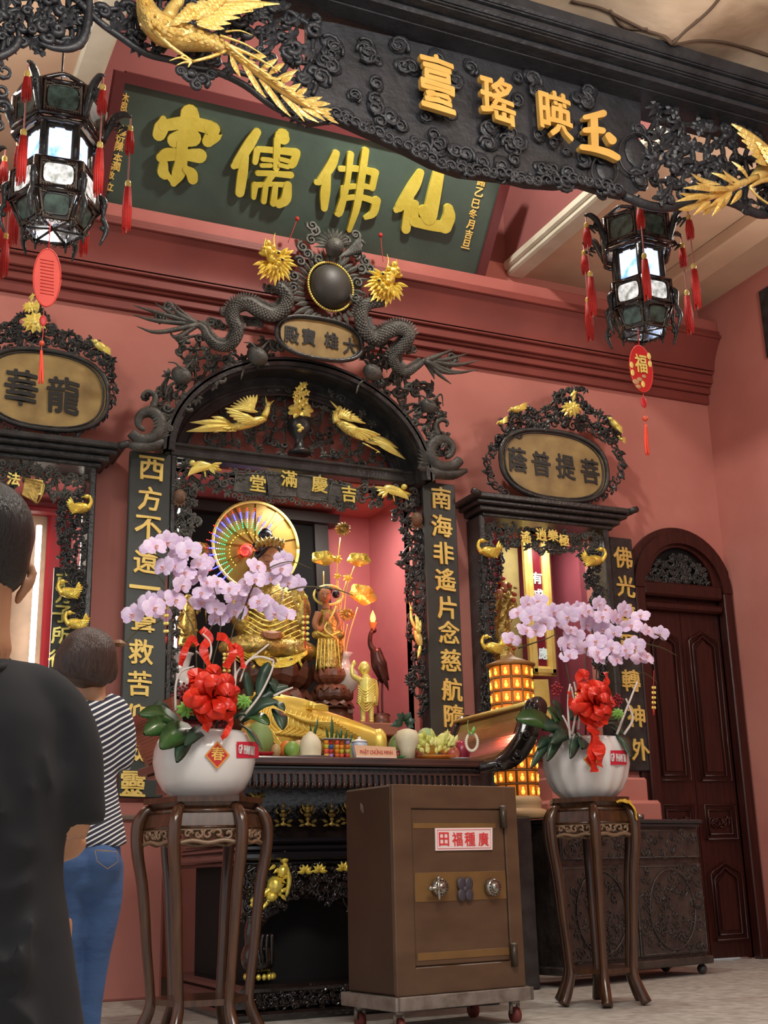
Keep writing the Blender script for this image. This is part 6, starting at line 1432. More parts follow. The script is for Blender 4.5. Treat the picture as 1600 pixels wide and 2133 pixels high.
# ------------------------------------------------------------------ safe on castors
A = onz(828, 2096, .15); B = onz(1112, 2070, .15); ex = (B-A); W_ = ex.length; ex.normalize(); ey = Vector((-ex.y, ex.x, 0)); M3 = Matrix((ex, ey, Vector((0, 0, 1)))).transposed()
sf = thing('safe', (A+ex*W_/2+ey*.35)*1., 'large worn brown steel safe with two dials standing on a castor frame', 'safe'); sf.location.z = 0; ORG[sf].z = 0
W_ -= .05; A = A+ex*.015+ey*.02; D_ = .50
r = ray(960, 1636); ptop = CAM+r*((A+ex*W_*.5-CAM).dot(ey)/r.dot(ey)); zS = ptop.z
print('SAFE', A, W_, zS)
def sb(mb, u0, u1, v0, v1, z0, z1, bev=.0): mb.box(A+ex*((u0+u1)/2)+ey*((v0+v1)/2)+Vector((0, 0, (z0+z1)/2-A.z)), (u1-u0, v1-v0, z1-z0), M3, bev)
def pu(x, y):
    p = Surf(p0=A, n=-ey)(x, y); return (p-A).dot(ex), p.z
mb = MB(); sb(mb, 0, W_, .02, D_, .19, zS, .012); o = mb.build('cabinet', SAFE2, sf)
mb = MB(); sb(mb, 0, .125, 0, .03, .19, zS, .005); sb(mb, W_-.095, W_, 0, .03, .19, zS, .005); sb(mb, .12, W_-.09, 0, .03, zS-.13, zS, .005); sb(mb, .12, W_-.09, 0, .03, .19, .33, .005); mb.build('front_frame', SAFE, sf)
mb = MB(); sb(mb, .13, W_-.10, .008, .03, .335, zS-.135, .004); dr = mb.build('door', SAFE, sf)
Hd = zS-.135-.335
mb = MB(); sb(mb, .135, W_-.105, .004, .01, pu(960, 1876)[1], pu(960, 1816)[1], .001); mb.build('pale_band', TAPE, dr); mb = MB(); sb(mb, .14, W_-.105, .004, .01, pu(960, 1996)[1], pu(960, 1980)[1], .001); mb.build('pale_band', TAPE, dr); mb = MB(); sb(mb, .135, W_-.16, .004, .01, .335+Hd*.875, .335+Hd*.91, .001); mb.build('pale_band', TAPE, dr)
for u, z in ((W_-.115, .335+Hd*.95), (W_-.085, .335+Hd*.03)):
    mb = MB(); c = A+ex*u-ey*.015; mb.tube([(c.x, c.y, z-.06), (c.x, c.y, z+.06)], .02, 10); h_ = mb.build('hinge', SAFE2, sf); mb = MB(); mb.ell((c.x, c.y, z+.06), (.021, .021, .008), None, 10, 5); mb.build('hinge_cap', STEEL, h_)
Rz = Matrix.Rotation(math.pi/2, 3, 'X')
def dial(u, z, nm, kind):
    c = A+ex*u-ey*.01; c.z = z; mb = MB()
    if kind == 'quad':
        for (a, b_) in ((-.026, .03), (.026, .03), (-.026, -.03), (.026, -.03)): mb.ell(c+ex*a+Vector((0, 0, b_)), (.03, .012, .036), M3, 12, 6)
        mb.ell(c, (.02, .014, .02), M3, 10, 6); return mb.build(nm, mat('grey_blue_iron', (74, 66, 74), .5, .3), dr)
    pts = [c, c-ey*.012, c-ey*.03, c-ey*.034]; mb.tube(pts, [.05, .05, .044, .03], 22); o = mb.build(nm, CHROME, dr); mb = MB(); mb.tube([c-ey*.034, c-ey*.045], [.026, .022], 14); mb.build('hub', CHROME, o)
    mb = MB()
    for i in range(14): a = i*.449; p = c-ey*.034+ex*(.037*math.cos(a))+Vector((0, 0, .037*math.sin(a))); mb.ell(p, .006, None, 6, 4)
    mb.build('knurls', SAFE2, o, None, 'stuff'); return o
zd = .335+Hd*.525
o = dial(*pu(912, 1848), 'dial', 1); dial(*pu(967, 1852), 'keyhole_cover', 'quad'); dial(*pu(1022, 1848), 'dial', 1)
mb = MB(); u_, z_ = pu(903, 1850); c = A+ex*u_-ey*.05; c.z = z_; mb.tube([c+ex*.04, c-ex*.05], .009, 8); mb.tube([c+Vector((0, 0, .05)), c-Vector((0, 0, .06))], .009, 8); mb.ell(c-ex*.055, .014, None, 8, 6); mb.ell(c+Vector((0, 0, .052)), .013, None, 8, 6); mb.build('handle', CHROME, dr)
SS = Surf(p0=A-ey*.0, n=-ey); SS.ax = ex; SS.ay = Vector((0, 0, 1))
mb = MB(); poly(mb, SS, [(907, 1725), (1026, 1724), (1026, 1770), (908, 1772)], -.004, .003); st = mb.build('sticker', mat('white_pink_paper', (240, 218, 216), .5), sf, 'white label with red characters')
for ch, x in (('田', 924), ('福', 952), ('種', 978), ('廣', 1006)): mb = MB(); letters(mb, SS, ch, x, 1748, 27, .03, .003, .001, .95); mb.build('character', mat('red_print', (222, 60, 60), .5), st)
mb = MB(); q = [(911, 1729), (1022, 1728), (1022, 1766), (912, 1768)]; tp(mb, SS, q+[q[0]], 1.2, .004, 4, sub=1); mb.build('printed_border', MC['red_print'], st)
mb = MB(); mb.leaf(A+ey*.30-ex*.002+Vector((0, 0, zS-.14-A.z)), A+ey*.33-ex*.002+Vector((0, 0, zS-.08-A.z)), .035, -ex, 0, .05, 4); mb.build('paint_chip', STEEL, sf)
mb = MB(); sb(mb, -.02, W_+.03, -.03, .0, .12, .19, .004); sb(mb, -.02, W_+.03, D_, D_+.03, .12, .19, .004); sb(mb, -.03, 0, -.03, D_+.03, .12, .19, .004); sb(mb, W_, W_+.03, -.03, D_+.03, .12, .19, .004); sb(mb, 0, W_, 0, D_, .15, .19); mb.build('castor_frame', STEEL, sf)
for u in (.04, W_-.05):
    for v in (.05, D_-.06):
        c = A+ex*u+ey*v; mb = MB(); mb.tube([(c.x, c.y, .12), (c.x, c.y, .10)], .03, 10); mb.tube([Vector((c.x, c.y, .11))+ex*.025, Vector((c.x, c.y, .05))+ex*.025], .012, 5); mb.tube([Vector((c.x, c.y, .11))-ex*.025, Vector((c.x, c.y, .05))-ex*.025], .012, 5); k_ = mb.build('castor', STEEL, sf)
        mb = MB(); cc = Vector((c.x, c.y, .042)); mb.tube([cc-ex*.015, cc+ex*.015], .042, 16); mb.build('wheel', mat('red_rubber_wheel', (110, 44, 38), .6), k_)
# ------------------------------------------------------------------ flower stands and orchid pots
def stand(label, cx, ytop, Y, rad, rot, zt=None):
    P = U(cx, ytop, Y); zt = P.z; t = thing('flower_stand', (P.x, Y, 0), label, 'stand'); N = 6
    def hp(r, z): return [Vector((P.x+r*math.cos(rot+i*2*math.pi/N), Y+r*math.sin(rot+i*2*math.pi/N), z)) for i in range(N)]
    mb = MB(); a = hp(rad*.98, zt); b_ = hp(rad*.98, zt-.03); mb.prism(a, b_); a = hp(rad*.90, zt-.03); b_ = hp(rad*.84, zt-.07); mb.add(a+b_, [(i, i+6, (i+1) % 6+6, (i+1) % 6) for i in range(6)], False); mb.build('top', STW, t)
    for i in range(6):
        j = (i+1) % 6; A_ = hp(rad*.92, zt-.075); B_ = hp(rad*.99, zt-.16); C_ = hp(rad*.98, zt-.24)
        mb = MB()
        for (u, v) in ((A_, B_),):
            q = [u[i], u[j], v[j], v[i]]; nn = Vector(((q[0]+q[1]).x/2-P.x, (q[0]+q[1]).y/2-Y, 0)).normalized(); mb.prism(q, [p-nn*.02 for p in q])
        mb.tube([B_[i], B_[j]], .008, 5); mb.tube([A_[i], A_[j]], .012, 6); o = mb.build('apron_panel', STW, t)
        q0, q1, q2, q3 = B_[i], B_[j], C_[j], C_[i]; mb = MB(); nn = Vector(((q0+q1).x/2-P.x, (q0+q1).y/2-Y, 0)).normalized()
        e = (q1-q0); f = (q3-q0)
        mb.tube([q0+e*u_+f*(.92+.08*math.cos(u_*12.5)) for u_ in [m/12 for m in range(13)]], .012, 5)
        for m in range(5):
            c0 = q0+e*(.18+.16*m)+f*.45; s_ = -1 if m % 2 else 1
            mb.tube([c0+e.normalized()*(.028*(1-n_/9)*math.cos(n_*.75*s_+m))+Vector((0, 0, .028*(1-n_/9)*math.sin(n_*.75*s_+m))) for n_ in range(9)], .008, 5)
            mb.tube([c0, c0+e*.08+Vector((0, 0, .02*s_))], .007, 4)
        q = [q0, q1, q1+f*.18, q0+f*.18]; mb.prism(q, [p-nn*.015 for p in q]); mb.build('fretwork', mat('pale_worn_wood', (132, 104, 80), .35, coat=.3), o)
    zs = .20
    for i in range(6):
        a = rot+i*2*math.pi/N; d = Vector((math.cos(a), math.sin(a), 0)); b0_ = Vector((P.x, Y, 0))
        pts = [b0_+d*(rad*r_)+Vector((0, 0, z)) for r_, z in ((.84, zt-.05), (.97, zt-.08), (1.06, zt-.15), (1.05, zt-.28), (.96, zt*.64), (.90, zt*.5), (.86, zt*.38), (.79, zs+.06), (.79, zs-.03), (.92, .07), (1.02, .012))]
        mb = MB(); mb.tube(cr(pts, 4), [.024, .030, .036, .034, .031, .030, .028, .026, .026, .030, .034, .036], 8); mb.build('leg', STW, t)
    mb = MB(); a = hp(rad*.77, zs+.02); b_ = hp(rad*.77, zs-.01); mb.prism(a, b_); mb.build('shelf', STW, t)
    return t, P
YS1, YS2 = 7.02, 7.22
stL, PL = stand('six legged dark wood flower stand on the left holding a smooth white pot', 424, 1664, YS1-.3, .33, math.radians(-71))
stR, PR = stand('six legged dark wood flower stand on the right holding a fluted white pot', 1226, 1664, YS2-.2, .29, math.radians(-118))
def flower_mesh():
    b = MB(); n = Vector((0, -1, 0)); b.m = 0
    def petal(a, L, w_, cup=.12):
        vs = []; ca, sa = math.cos(a), math.sin(a); nr = 6
        def pt(u, v): # u along, v across -1..1
            wv = w_*math.sqrt(max(0, 1-(2*max(.08, u)-1)**2))*v if u < 1 else 0
            x = L*u; dy = -cup*L*math.sin(u*2.2)-.05*L*(1-v*v)
            return Vector((x*ca-wv*sa, dy, x*sa+wv*ca))
        for i in range(nr+1):
            for v in (-1, -.5, 0, .5, 1): vs.append(pt(i/nr, v))
        b.add(vs, [(i*5+j, i*5+j+1, (i+1)*5+j+1, (i+1)*5+j) for i in range(nr) for j in range(4)])
    for a in (math.radians(90), math.radians(212), math.radians(328)): petal(a, 1.0, .36)
    for a in (math.radians(15), math.radians(165)): petal(a, 1.12, .56, .14)
    b.m = 1
    b.ell((0, -.22, -.10), (.12, .10, .13), None, 8, 6); b.leaf(Vector((0, -.26, -.18)), Vector((0, -.34, -.40)), .20, n, .1, .4, 4); b.leaf(Vector((0, -.26, -.1)), Vector((.22, -.36, .02)), .16, n, .1, .4, 3); b.leaf(Vector((0, -.26, -.1)), Vector((-.22, -.36, .02)), .16, n, .1, .4, 3)
    b.m = 2; b.ell((0, -.36, .02), (.07, .08, .07), None, 6, 4)
    me = b.build('orchid_flower', [PET, PETC, mat('white_column', (240, 226, 232), .5)]); return me
FL = flower_mesh()
def orchid(bowc, label, P, rpx, ytop, ybot, cx, Y, flowers, fsz, fluted, leaves, twigs, bows, succ, berries, stems, label2, sticker, tagpos, grp):
    S = Surf(Y); c = S(cx, ybot); k = kk(c); H = S(cx, ytop).z-c.z; rr = rpx*k; z0 = P.z
    t = thing('potted_orchid', (P.x, Y, z0), label, 'potted plant')
    b = MB(); prof = [(.58, 0), (.62, .015), (.80, .14), (.93, .32), (1.0, .55), (.985, .72), (.93, .86), (.86, .95), (.835, 1.), (.80, .985), (.80, .9)]
    b.lathe((P.x, Y, z0), [(r_*rr, z*H) for r_, z in prof], 64 if fluted else 40, .045 if fluted else 0, 16); b.build('pot', WHITE, t)
    b = MB(); b.lathe((P.x, Y, z0+H*.9), [(rr*.80, 0), (rr*.6, .02), (.01, .03)], 20); b.build('moss', mat('dark_moss', (50, 52, 32), .9, bump=.5), t)
    Sf_ = Surf(Y-rr*.9)
    for (x0_, y0_, x1_, y1_, w_, d) in leaves:
        b = MB(); Lp = [S(x0_, y0_, .1), S((x0_+x1_)/2, (y0_+y1_)/2-abs(x1_-x0_)*.10-4, .1+d*.6), S(x1_, y1_, .1+d)]; C_ = cr(Lp, 5); n_ = len(C_); vs = []
        for i, p in enumerate(C_):
            t_ = (C_[min(i+1, n_-1)]-C_[max(0, i-1)]).normalized(); sd = t_.cross(Vector((0.2, -.8, .55))).normalized(); u = i/(n_-1); q = w_*k*.66*max(.06, math.sin(math.pi*(.12+.86*u))**.6); nn = sd.cross(t_).normalized()
            vs += [p-sd*q+nn*q*.25, p-nn*.004, p+sd*q+nn*q*.25, p+nn*.008]
        b.add(vs, [(i*4+j, i*4+(j+1) % 4, (i+1)*4+(j+1) % 4, (i+1)*4+j) for i in range(n_-1) for j in range(4)]); b.build('leaf', LEAF if w_ > 30 else LEAF2, t)
    for pts in stems: b = MB(); tp(b, S, pts, [4, 3.2, 2.6, 1.6], .12, 6); b.build('flower_stem', STEM, t)
    q = random.Random(cx)
    for i, (x, y) in enumerate(flowers):
        s_ = fsz*q.uniform(.85, 1.12)*k; p = S(x, y, .14+q.uniform(-.10, .14)); o = FL.copy(); COL.objects.link(o); o.parent = t; o.location = p-ORG[t]
        o.rotation_euler = (q.uniform(-.55, .35), q.uniform(-.3, .3), math.radians(-18)+q.uniform(-.75, .75)); o.scale = (s_, s_, s_)
    for pts in twigs: b = MB(); tp(b, S, pts, [5.5, 5, 4.5, 4], .22, 7); b.build('white_twig', TWIG, t)
    for pts, w_ in bows:
        b = MB(); C_ = cr([S(x, y, .26+d) for x, y, d in pts], 5); vs = []; n_ = len(C_)
        for i, p in enumerate(C_):
            t_ = (C_[min(i+1, n_-1)]-C_[max(0, i-1)]).normalized(); sd = t_.cross(Vector((.25+.5*math.sin(i), -1, .1+.6*math.cos(i*.7)))).normalized()*(w_*k*.72); vs += [p-sd, p+sd, p+sd+Vector((0, .004, 0)), p-sd+Vector((0, .004, 0))]
        b.add(vs, [(i*4+j, i*4+(j+1) % 4, (i+1)*4+(j+1) % 4, (i+1)*4+j) for i in range(n_-1) for j in range(4)], False); b.build('ribbon', RIB, t)
    bx, by, br = bowc
    for i in range(11):
        a = i*2*math.pi/11+.2; R_ = br*(1.0 if i % 2 else .78); ca, sa = math.cos(a), math.sin(a); dz = .05+.03*(i % 3); o8 = br*.22
        pts = [(bx, by, dz*.3), (bx+R_*.5*ca-o8*sa, by+R_*.5*sa*.9+o8*ca, dz), (bx+R_*ca-o8*.7*sa, by+R_*sa*.9+o8*.7*ca, dz+.03), (bx+R_*1.02*ca+o8*.5*sa, by+R_*1.0*sa*.9-o8*.5*ca, dz+.05), (bx+R_*.5*ca+o8*.6*sa, by+R_*.5*sa*.9-o8*.6*ca, dz+.04), (bx, by, dz*.5)]
        C_ = cr([S(x, y, .27+d) for x, y, d in pts], 4); vs = []; n_ = len(C_); wv = br*.30*k
        for j, p in enumerate(C_):
            t_ = (C_[min(j+1, n_-1)]-C_[max(j-1, 0)]).normalized(); sd = t_.cross(Vector((.3*math.sin(i*2), -1, .5*math.cos(i*3)))).normalized()*wv*(.45+.55*math.sin(math.pi*j/(n_-1))); vs += [p-sd, p+sd, p+sd+Vector((0, .003, 0)), p-sd+Vector((0, .003, 0))]
        b = MB(); b.add(vs, [(j*4+m, j*4+(m+1) % 4, (j+1)*4+(m+1) % 4, (j+1)*4+m) for j in range(n_-1) for m in range(4)], True); b.build('bow_loop', RIB, t)
    for (x, y, r_) in succ:
        b = MB()
        for ring_, (m, f_, dd) in enumerate(((9, 1., .0), (8, .72, .02), (6, .45, .035))):
            for i in range(m): a = 2*math.pi*i/m+ring_*.4; lf(b, S, (x, y), (x+r_*f_*math.cos(a), y+r_*f_*.85*math.sin(a)), r_*.55*f_+2, .28+dd, .30+dd*1.4, .15, .5, 4, tipw=.15)
        b.build('succulent', SUCC, t)
    for (x, y, r_) in berries:
        b = MB()
        for i in range(16): a = i*2.4; rr_ = r_*math.sqrt(i/16); el(b, S, (x+rr_*math.cos(a), y+rr_*1.2*math.sin(a)), 3.4, 3.4, .26+.01*(i % 3), nu=6, nv=4)
        b.build('berry_cluster', BERRY, t)
    St = Surf(Y-rr*1.0); x, y, s_ = sticker; b = MB(); poly(b, St, [(x, y-s_*1.12), (x+s_, y), (x, y+s_*1.12), (x-s_, y)], 0, .004); o = b.build('diamond_sticker', mat('gold_orange_border', (222, 140, 50), .5), t, 'red and gold diamond sticker'); b = MB(); e = s_*.82; poly(b, St, [(x, y-e*1.12), (x+e, y), (x, y+e*1.12), (x-e, y)], .004, .006); b.build('red_field', REDP, o)
    b = MB(); letters(b, St, '春', x, y-3, s_*1.05, .03, .006, .001); b.build('character', mat('yellow_print', (236, 190, 90), .5), o)
    x, y, w_, h_, txt = tagpos; b = MB(); C_ = Vector((P.x, Y, 0)); n_ = 8; f_ = []; g_ = []
    for i in range(n_+1):
        for yy in (y-h_/2, y+h_/2):
            r_ = ray(x-w_/2+w_*i/n_, yy); oc = CAM-C_; aa = r_.x**2+r_.y**2; bb_ = 2*(oc.x*r_.x+oc.y*r_.y); rad = rr*1.012; cc = oc.x**2+oc.y**2-rad*rad; ds = bb_*bb_-4*aa*cc
            tt = (-bb_-math.sqrt(max(ds, 0)))/(2*aa); f_.append(CAM+r_*tt)
    b.add(f_, [(i*2, i*2+1, i*2+3, i*2+2) for i in range(n_)], True); tg = b.build('name_tag', mat('crimson_tag', (206, 36, 62), .5), t, 'crimson paper tag with white lettering')
    Pm = (f_[n_]+f_[n_+1])/2; nn = Vector((Pm.x-P.x, Pm.y-Y, 0)).normalized(); Sx = Surf(p0=Pm, n=nn); Sx.ax = Vector((-nn.y, nn.x, 0)); Sx.ay = Vector((0, 0, 1))
    b = MB(); letters(b, Sx, txt, x, y, h_*.55, .05, .001, .001, wpx=w_*1.3)
    a0_ = math.atan2(nn.y, nn.x); rd_ = rr*1.012
    b.v = [Vector((P.x+(rd_+.002+(v-Pm).dot(nn))*math.cos(a0_+(v-Pm).dot(Sx.ax)/rd_), Y+(rd_+.002+(v-Pm).dot(nn))*math.sin(a0_+(v-Pm).dot(Sx.ax)/rd_), v.z)) for v in b.v]; b.build('lettering', WHITE, tg)
    return t, S, k
c5 = lambda L: [(250+x/3.555, 1100+y/3.555) for x, y in L]
c7 = lambda L: [(1050+x/4, 1220+y/4) for x, y in L]
flL = c5([(215, 180), (285, 185), (355, 165), (445, 185), (510, 225), (440, 260), (300, 345), (395, 330), (480, 375), (570, 300), (625, 310), (580, 400), (650, 440), (730, 440), (690, 500), (590, 520), (460, 480), (620, 600), (800, 490), (840, 545), (330, 590), (270, 650), (190, 600), (90, 700), (300, 680), (410, 590), (700, 640), (760, 700), (840, 670), (640, 560), (710, 720), (930, 430), (1030, 330), (1000, 430), (1110, 420), (1210, 280), (1190, 350), (1240, 450), (1290, 460), (970, 560), (1080, 620), (1150, 690), (1240, 680), (880, 500), (1020, 590)])
flR = c7([(105, 270), (200, 200), (290, 180), (300, 270), (240, 310), (190, 420), (260, 430), (340, 370), (420, 270), (440, 360), (510, 260), (550, 320), (630, 240), (650, 300), (720, 260), (770, 340), (690, 380), (830, 310), (790, 200), (860, 240), (1010, 270), (1140, 290), (940, 330), (1060, 380), (1140, 390), (1210, 420), (1290, 450), (570, 410), (820, 420), (930, 440), (540, 540), (560, 620), (580, 480), (670, 580), (760, 520), (770, 600), (810, 650), (880, 530), (900, 570), (960, 660), (1020, 580), (1050, 620), (1090, 560), (1150, 650), (1200, 630), (60, 490)])
bowL = [([(425, 1452, 0), (404, 1428, .06), (402, 1404, .08), (424, 1410, .02), (436, 1440, 0)], 17), ([(438, 1448, 0), (430, 1410, .08), (446, 1392, .1), (456, 1412, .04), (446, 1444, 0)], 15), ([(446, 1452, 0), (470, 1428, .08), (488, 1436, .1), (484, 1456, .05), (452, 1462, 0)], 17), ([(434, 1458, 0), (410, 1470, .08), (422, 1490, .1), (446, 1488, .05), (444, 1462, 0)], 17), ([(446, 1462, 0), (470, 1470, .08), (476, 1490, .1), (456, 1494, .05), (440, 1466, 0)], 16), ([(428, 1456, 0), (404, 1450, .05), (396, 1462, .08), (402, 1478, .05), (424, 1466, 0)], 15), ([(438, 1468, 0), (440, 1484, .12), (456, 1490, .12), (452, 1468, .03)], 16),
        ([(428, 1462, 0), (420, 1480, .06), (430, 1500, .08), (428, 1522, .1)], 17), ([(448, 1470, 0), (480, 1500, .05), (472, 1525, .1), (462, 1538, .12)], 9), ([(438, 1392, .0), (424, 1352, .0), (436, 1330, -.05), (420, 1310, -.05)], 13), ([(470, 1390, 0), (486, 1360, 0), (470, 1330, 0), (452, 1325, 0)], 12), ([(412, 1345, 0), (400, 1330, 0), (384, 1358, 0), (376, 1386, 0)], 10), ([(488, 1340, 0), (500, 1356, 0), (508, 1392, 0)], 10)]
orchid((444, 1452, 46), 'white round pot of lilac moth orchids with red bow on left stand', PL, 107, 1528, 1664, 430, PL.y, flL, 24.5, False,
    [(380, 1515, 290, 1490, 34, .1), (375, 1520, 300, 1530, 40, .2), (400, 1520, 335, 1560, 42, .25), (395, 1520, 368, 1588, 26, .28), (430, 1520, 385, 1555, 22, .28), (350, 1500, 318, 1470, 30, 0), (500, 1500, 580, 1462, 26, .1), (520, 1480, 600, 1430, 24, 0), (540, 1450, 560, 1380, 26, 0), (520, 1450, 510, 1400, 22, 0), (575, 1480, 588, 1520, 28, .1), (560, 1470, 592, 1480, 24, .1), (505, 1500, 560, 1510, 34, .15), (500, 1510, 545, 1560, 12, .2), (380, 1490, 440, 1500, 24, .2), (470, 1505, 510, 1490, 22, .2), (560, 1420, 582, 1450, 24, 0)],
    [[(366, 1480), (366, 1430), (376, 1400), (404, 1388)], [(430, 1382), (420, 1366), (408, 1356)], [(434, 1380), (440, 1355), (436, 1335), (422, 1320)], [(490, 1475), (490, 1420), (502, 1390), (560, 1342)], [(482, 1500), (486, 1440), (490, 1400), (488, 1352)], [(500, 1500), (540, 1450), (565, 1400), (570, 1376)], [(570, 1376), (540, 1368), (515, 1380), (500, 1420)], [(570, 1450), (590, 1440), (610, 1432)]],
    bowL, [(388, 1478, 22), (505, 1462, 20)], [(385, 1440, 14), (468, 1495, 16)],
    [[(420, 1520), (410, 1400), (400, 1300), (330, 1200)], [(440, 1520), (440, 1400), (460, 1300), (440, 1200)], [(450, 1520), (470, 1400), (500, 1280), (600, 1220)], [(600, 1230), (640, 1222), (700, 1228), (735, 1240)], [(500, 1290), (540, 1200), (600, 1170), (650, 1185)], [(310, 1150), (340, 1165), (370, 1190), (390, 1220)], [(258, 1342), (290, 1310), (320, 1300), (340, 1290)], [(430, 1520), (425, 1400), (430, 1330), (450, 1290)]], None, (453, 1573, 26), (516, 1562, 46, 34, 'GĐ PHAM THI T'), 'g')
bowR = [([(1225, 1460, 0), (1208, 1440, .06), (1216, 1430, .08), (1232, 1440, .03)], 14), ([(1236, 1462, 0), (1230, 1430, .08), (1250, 1426, .1), (1250, 1450, .03)], 15), ([(1244, 1466, 0), (1266, 1450, .08), (1274, 1462, .08), (1250, 1474, .03)], 15), ([(1234, 1470, 0), (1210, 1480, .08), (1216, 1500, .1), (1238, 1490, .03)], 16), ([(1242, 1472, 0), (1262, 1486, .08), (1256, 1502, .1), (1240, 1484, .03)], 15), ([(1236, 1480, 0), (1236, 1500, .1), (1248, 1506, .12), (1246, 1484, .03)], 15), ([(1238, 1500, .05), (1236, 1520, .1), (1246, 1550, .14), (1250, 1596, .16)], 21), ([(1240, 1530, .1), (1234, 1570, .14), (1240, 1608, .16)], 16), ([(1216, 1440, 0), (1206, 1410, 0), (1218, 1400, 0), (1224, 1420, 0)], 12), ([(1186, 1440, 0), (1192, 1470, 0), (1200, 1490, 0)], 10), ([(1250, 1436, 0), (1264, 1420, 0), (1262, 1400, 0)], 11)]
orchid((1238, 1466, 36), 'fluted white pot of lilac moth orchids with red bow on right stand', PR, 92, 1540, 1664, 1216, PR.y, flR, 21.5, True,
    [(1165, 1530, 1076, 1500, 42, .1), (1170, 1520, 1140, 1476, 34, 0), (1180, 1525, 1130, 1520, 26, .1), (1160, 1530, 1106, 1600, 16, .2), (1170, 1530, 1140, 1585, 18, .2), (1190, 1530, 1150, 1550, 22, .2), (1205, 1530, 1188, 1580, 18, .25), (1215, 1535, 1212, 1560, 26, .2), (1280, 1520, 1314, 1578, 30, .2), (1260, 1510, 1300, 1530, 24, .1), (1170, 1500, 1150, 1460, 24, 0), (1250, 1510, 1280, 1500, 20, .1), (1150, 1540, 1120, 1560, 16, .15), (1190, 1500, 1210, 1480, 20, .0)],
    [[(1188, 1540), (1184, 1490), (1184, 1450), (1188, 1425)], [(1192, 1530), (1200, 1480), (1194, 1450), (1190, 1430)], [(1190, 1530), (1182, 1510), (1172, 1490)], [(1285, 1530), (1300, 1490), (1316, 1450), (1328, 1420)], [(1300, 1530), (1318, 1500), (1312, 1475), (1304, 1455)], [(1205, 1520), (1208, 1480), (1200, 1440), (1196, 1420)]],
    bowR, [(1250, 1474, 16), (1286, 1487, 15)], [(1160, 1436, 12), (1286, 1460, 12)],
    [[(1200, 1530), (1190, 1440), (1170, 1350), (1150, 1300)], [(1220, 1530), (1222, 1440), (1220, 1370), (1230, 1320)], [(1230, 1530), (1240, 1440), (1250, 1360), (1290, 1300)], [(1290, 1330), (1340, 1340), (1380, 1350), (1410, 1366)], [(1330, 1400), (1345, 1404), (1358, 1412), (1370, 1424)], [(1080, 1350), (1110, 1340), (1140, 1330), (1160, 1320)], [(1350, 1320), (1368, 1322), (1380, 1330), (1386, 1336)]], None, (1236, 1582, 20), (1289, 1578, 34, 30, 'GĐ PHAM TH'), 'g')
bpy.data.objects.remove(FL)
# small gold coin strings hanging in the orchids
for i, (x, y0_, y1_, Y, lab) in enumerate(((636, 1260, 1350, 6.75, 'gold coin string with red cord hanging at the right end of the left orchid'), (346, 1215, 1340, 6.75, 'gold charm with red cord hanging on the left side of the left orchid'), (472, 1345, 1410, 6.68, 'gold bead string hanging beside the left bow'), (1362, 1410, 1490, 6.98, 'gold chain charm hanging right of the right orchid'), (1202, 1430, 1485, 6.9, 'gold cord hanging beside white twigs of the right orchid'))):
    S = Surf(Y-.2); t = thing('hanging_charm', S(x, y1_), lab, 'charm'); b = MB(); tp(b, S, [(x, y0_-14), (x, y1_)], 1.6, 0, 4); b.build('cord', REDT, t); b = MB(); n = 5
    ym = y0_+(y1_-y0_)*.28; st_ = (y1_-y0_)*.13
    for j in range(n):
        for sx in (-1, 1): el(b, S, (x+sx*4.5*(1 if i in (0, 2) else .5), ym+j*st_), 4.5 if i < 3 else 2.6, 4 if i < 3 else 3.5, 0, nu=8)
    b.build('coins', GOLDP, t, None, 'stuff'); b = MB(); tp(b, S, [(x, y1_-14), (x, y1_)], [4, 3], 0, 5); b.build('fringe', REDT, t)
# ------------------------------------------------------------------ sideboard, lamp tower, side altar
A2 = onz(1177, 2034, .08); B2 = onz(1486, 2006, .08); ex2 = (B2-A2); ex2.z = 0; L2 = ex2.length; ex2.normalize(); ey2 = Vector((-ex2.y, ex2.x, 0)); M2 = Matrix((ex2, ey2, Vector((0, 0, 1)))).transposed()
r = ray(1400, 1707); pt = CAM+r*((A2-CAM).dot(ey2)/r.dot(ey2)); zq = pt.z
sbd = thing('sideboard', A2+ex2*L2/2+ey2*.25, 'dark carved wooden sideboard by the arched door behind the right stand', 'sideboard'); sbd.location.z = 0; ORG[sbd].z = 0
def s2(mb, u0, u1, v0, v1, z0, z1, bev=.0): 
    c = A2+ex2*((u0+u1)/2)+ey2*((v0+v1)/2); c.z = (z0+z1)/2; mb.box(c, (u1-u0, v1-v0, z1-z0), M2, bev)
mb = MB(); s2(mb, .02, L2-.04, .02, .5, .12, zq-.03); mb.build('case', SIDEB, sbd)
mb = MB(); s2(mb, -.02, L2, -.03, .54, zq-.03, zq, .008); s2(mb, 0, L2-.02, -.01, .52, zq-.06, zq-.03, .006); mb.build('top', mat('dark_slate_top', (52, 54, 56), .2), sbd)
mb = MB(); s2(mb, -.02, L2, -.02, .52, .08, .14, .012); mb.build('base_moulding', SIDEB, sbd)
for i in range(4): mb = MB(); c = A2+ex2*(.08+(L2-.16)*(i % 2))+ey2*(.05+.38*(i//2)); mb.ell((c.x, c.y, .04), (.04, .04, .04), None, 12, 6); mb.build('foot', DW, sbd)
S2_ = Surf(p0=A2+ey2*.02, n=-ey2); S2_.ax = ex2; S2_.ay = Vector((0, 0, 1)); uw = L2-.06
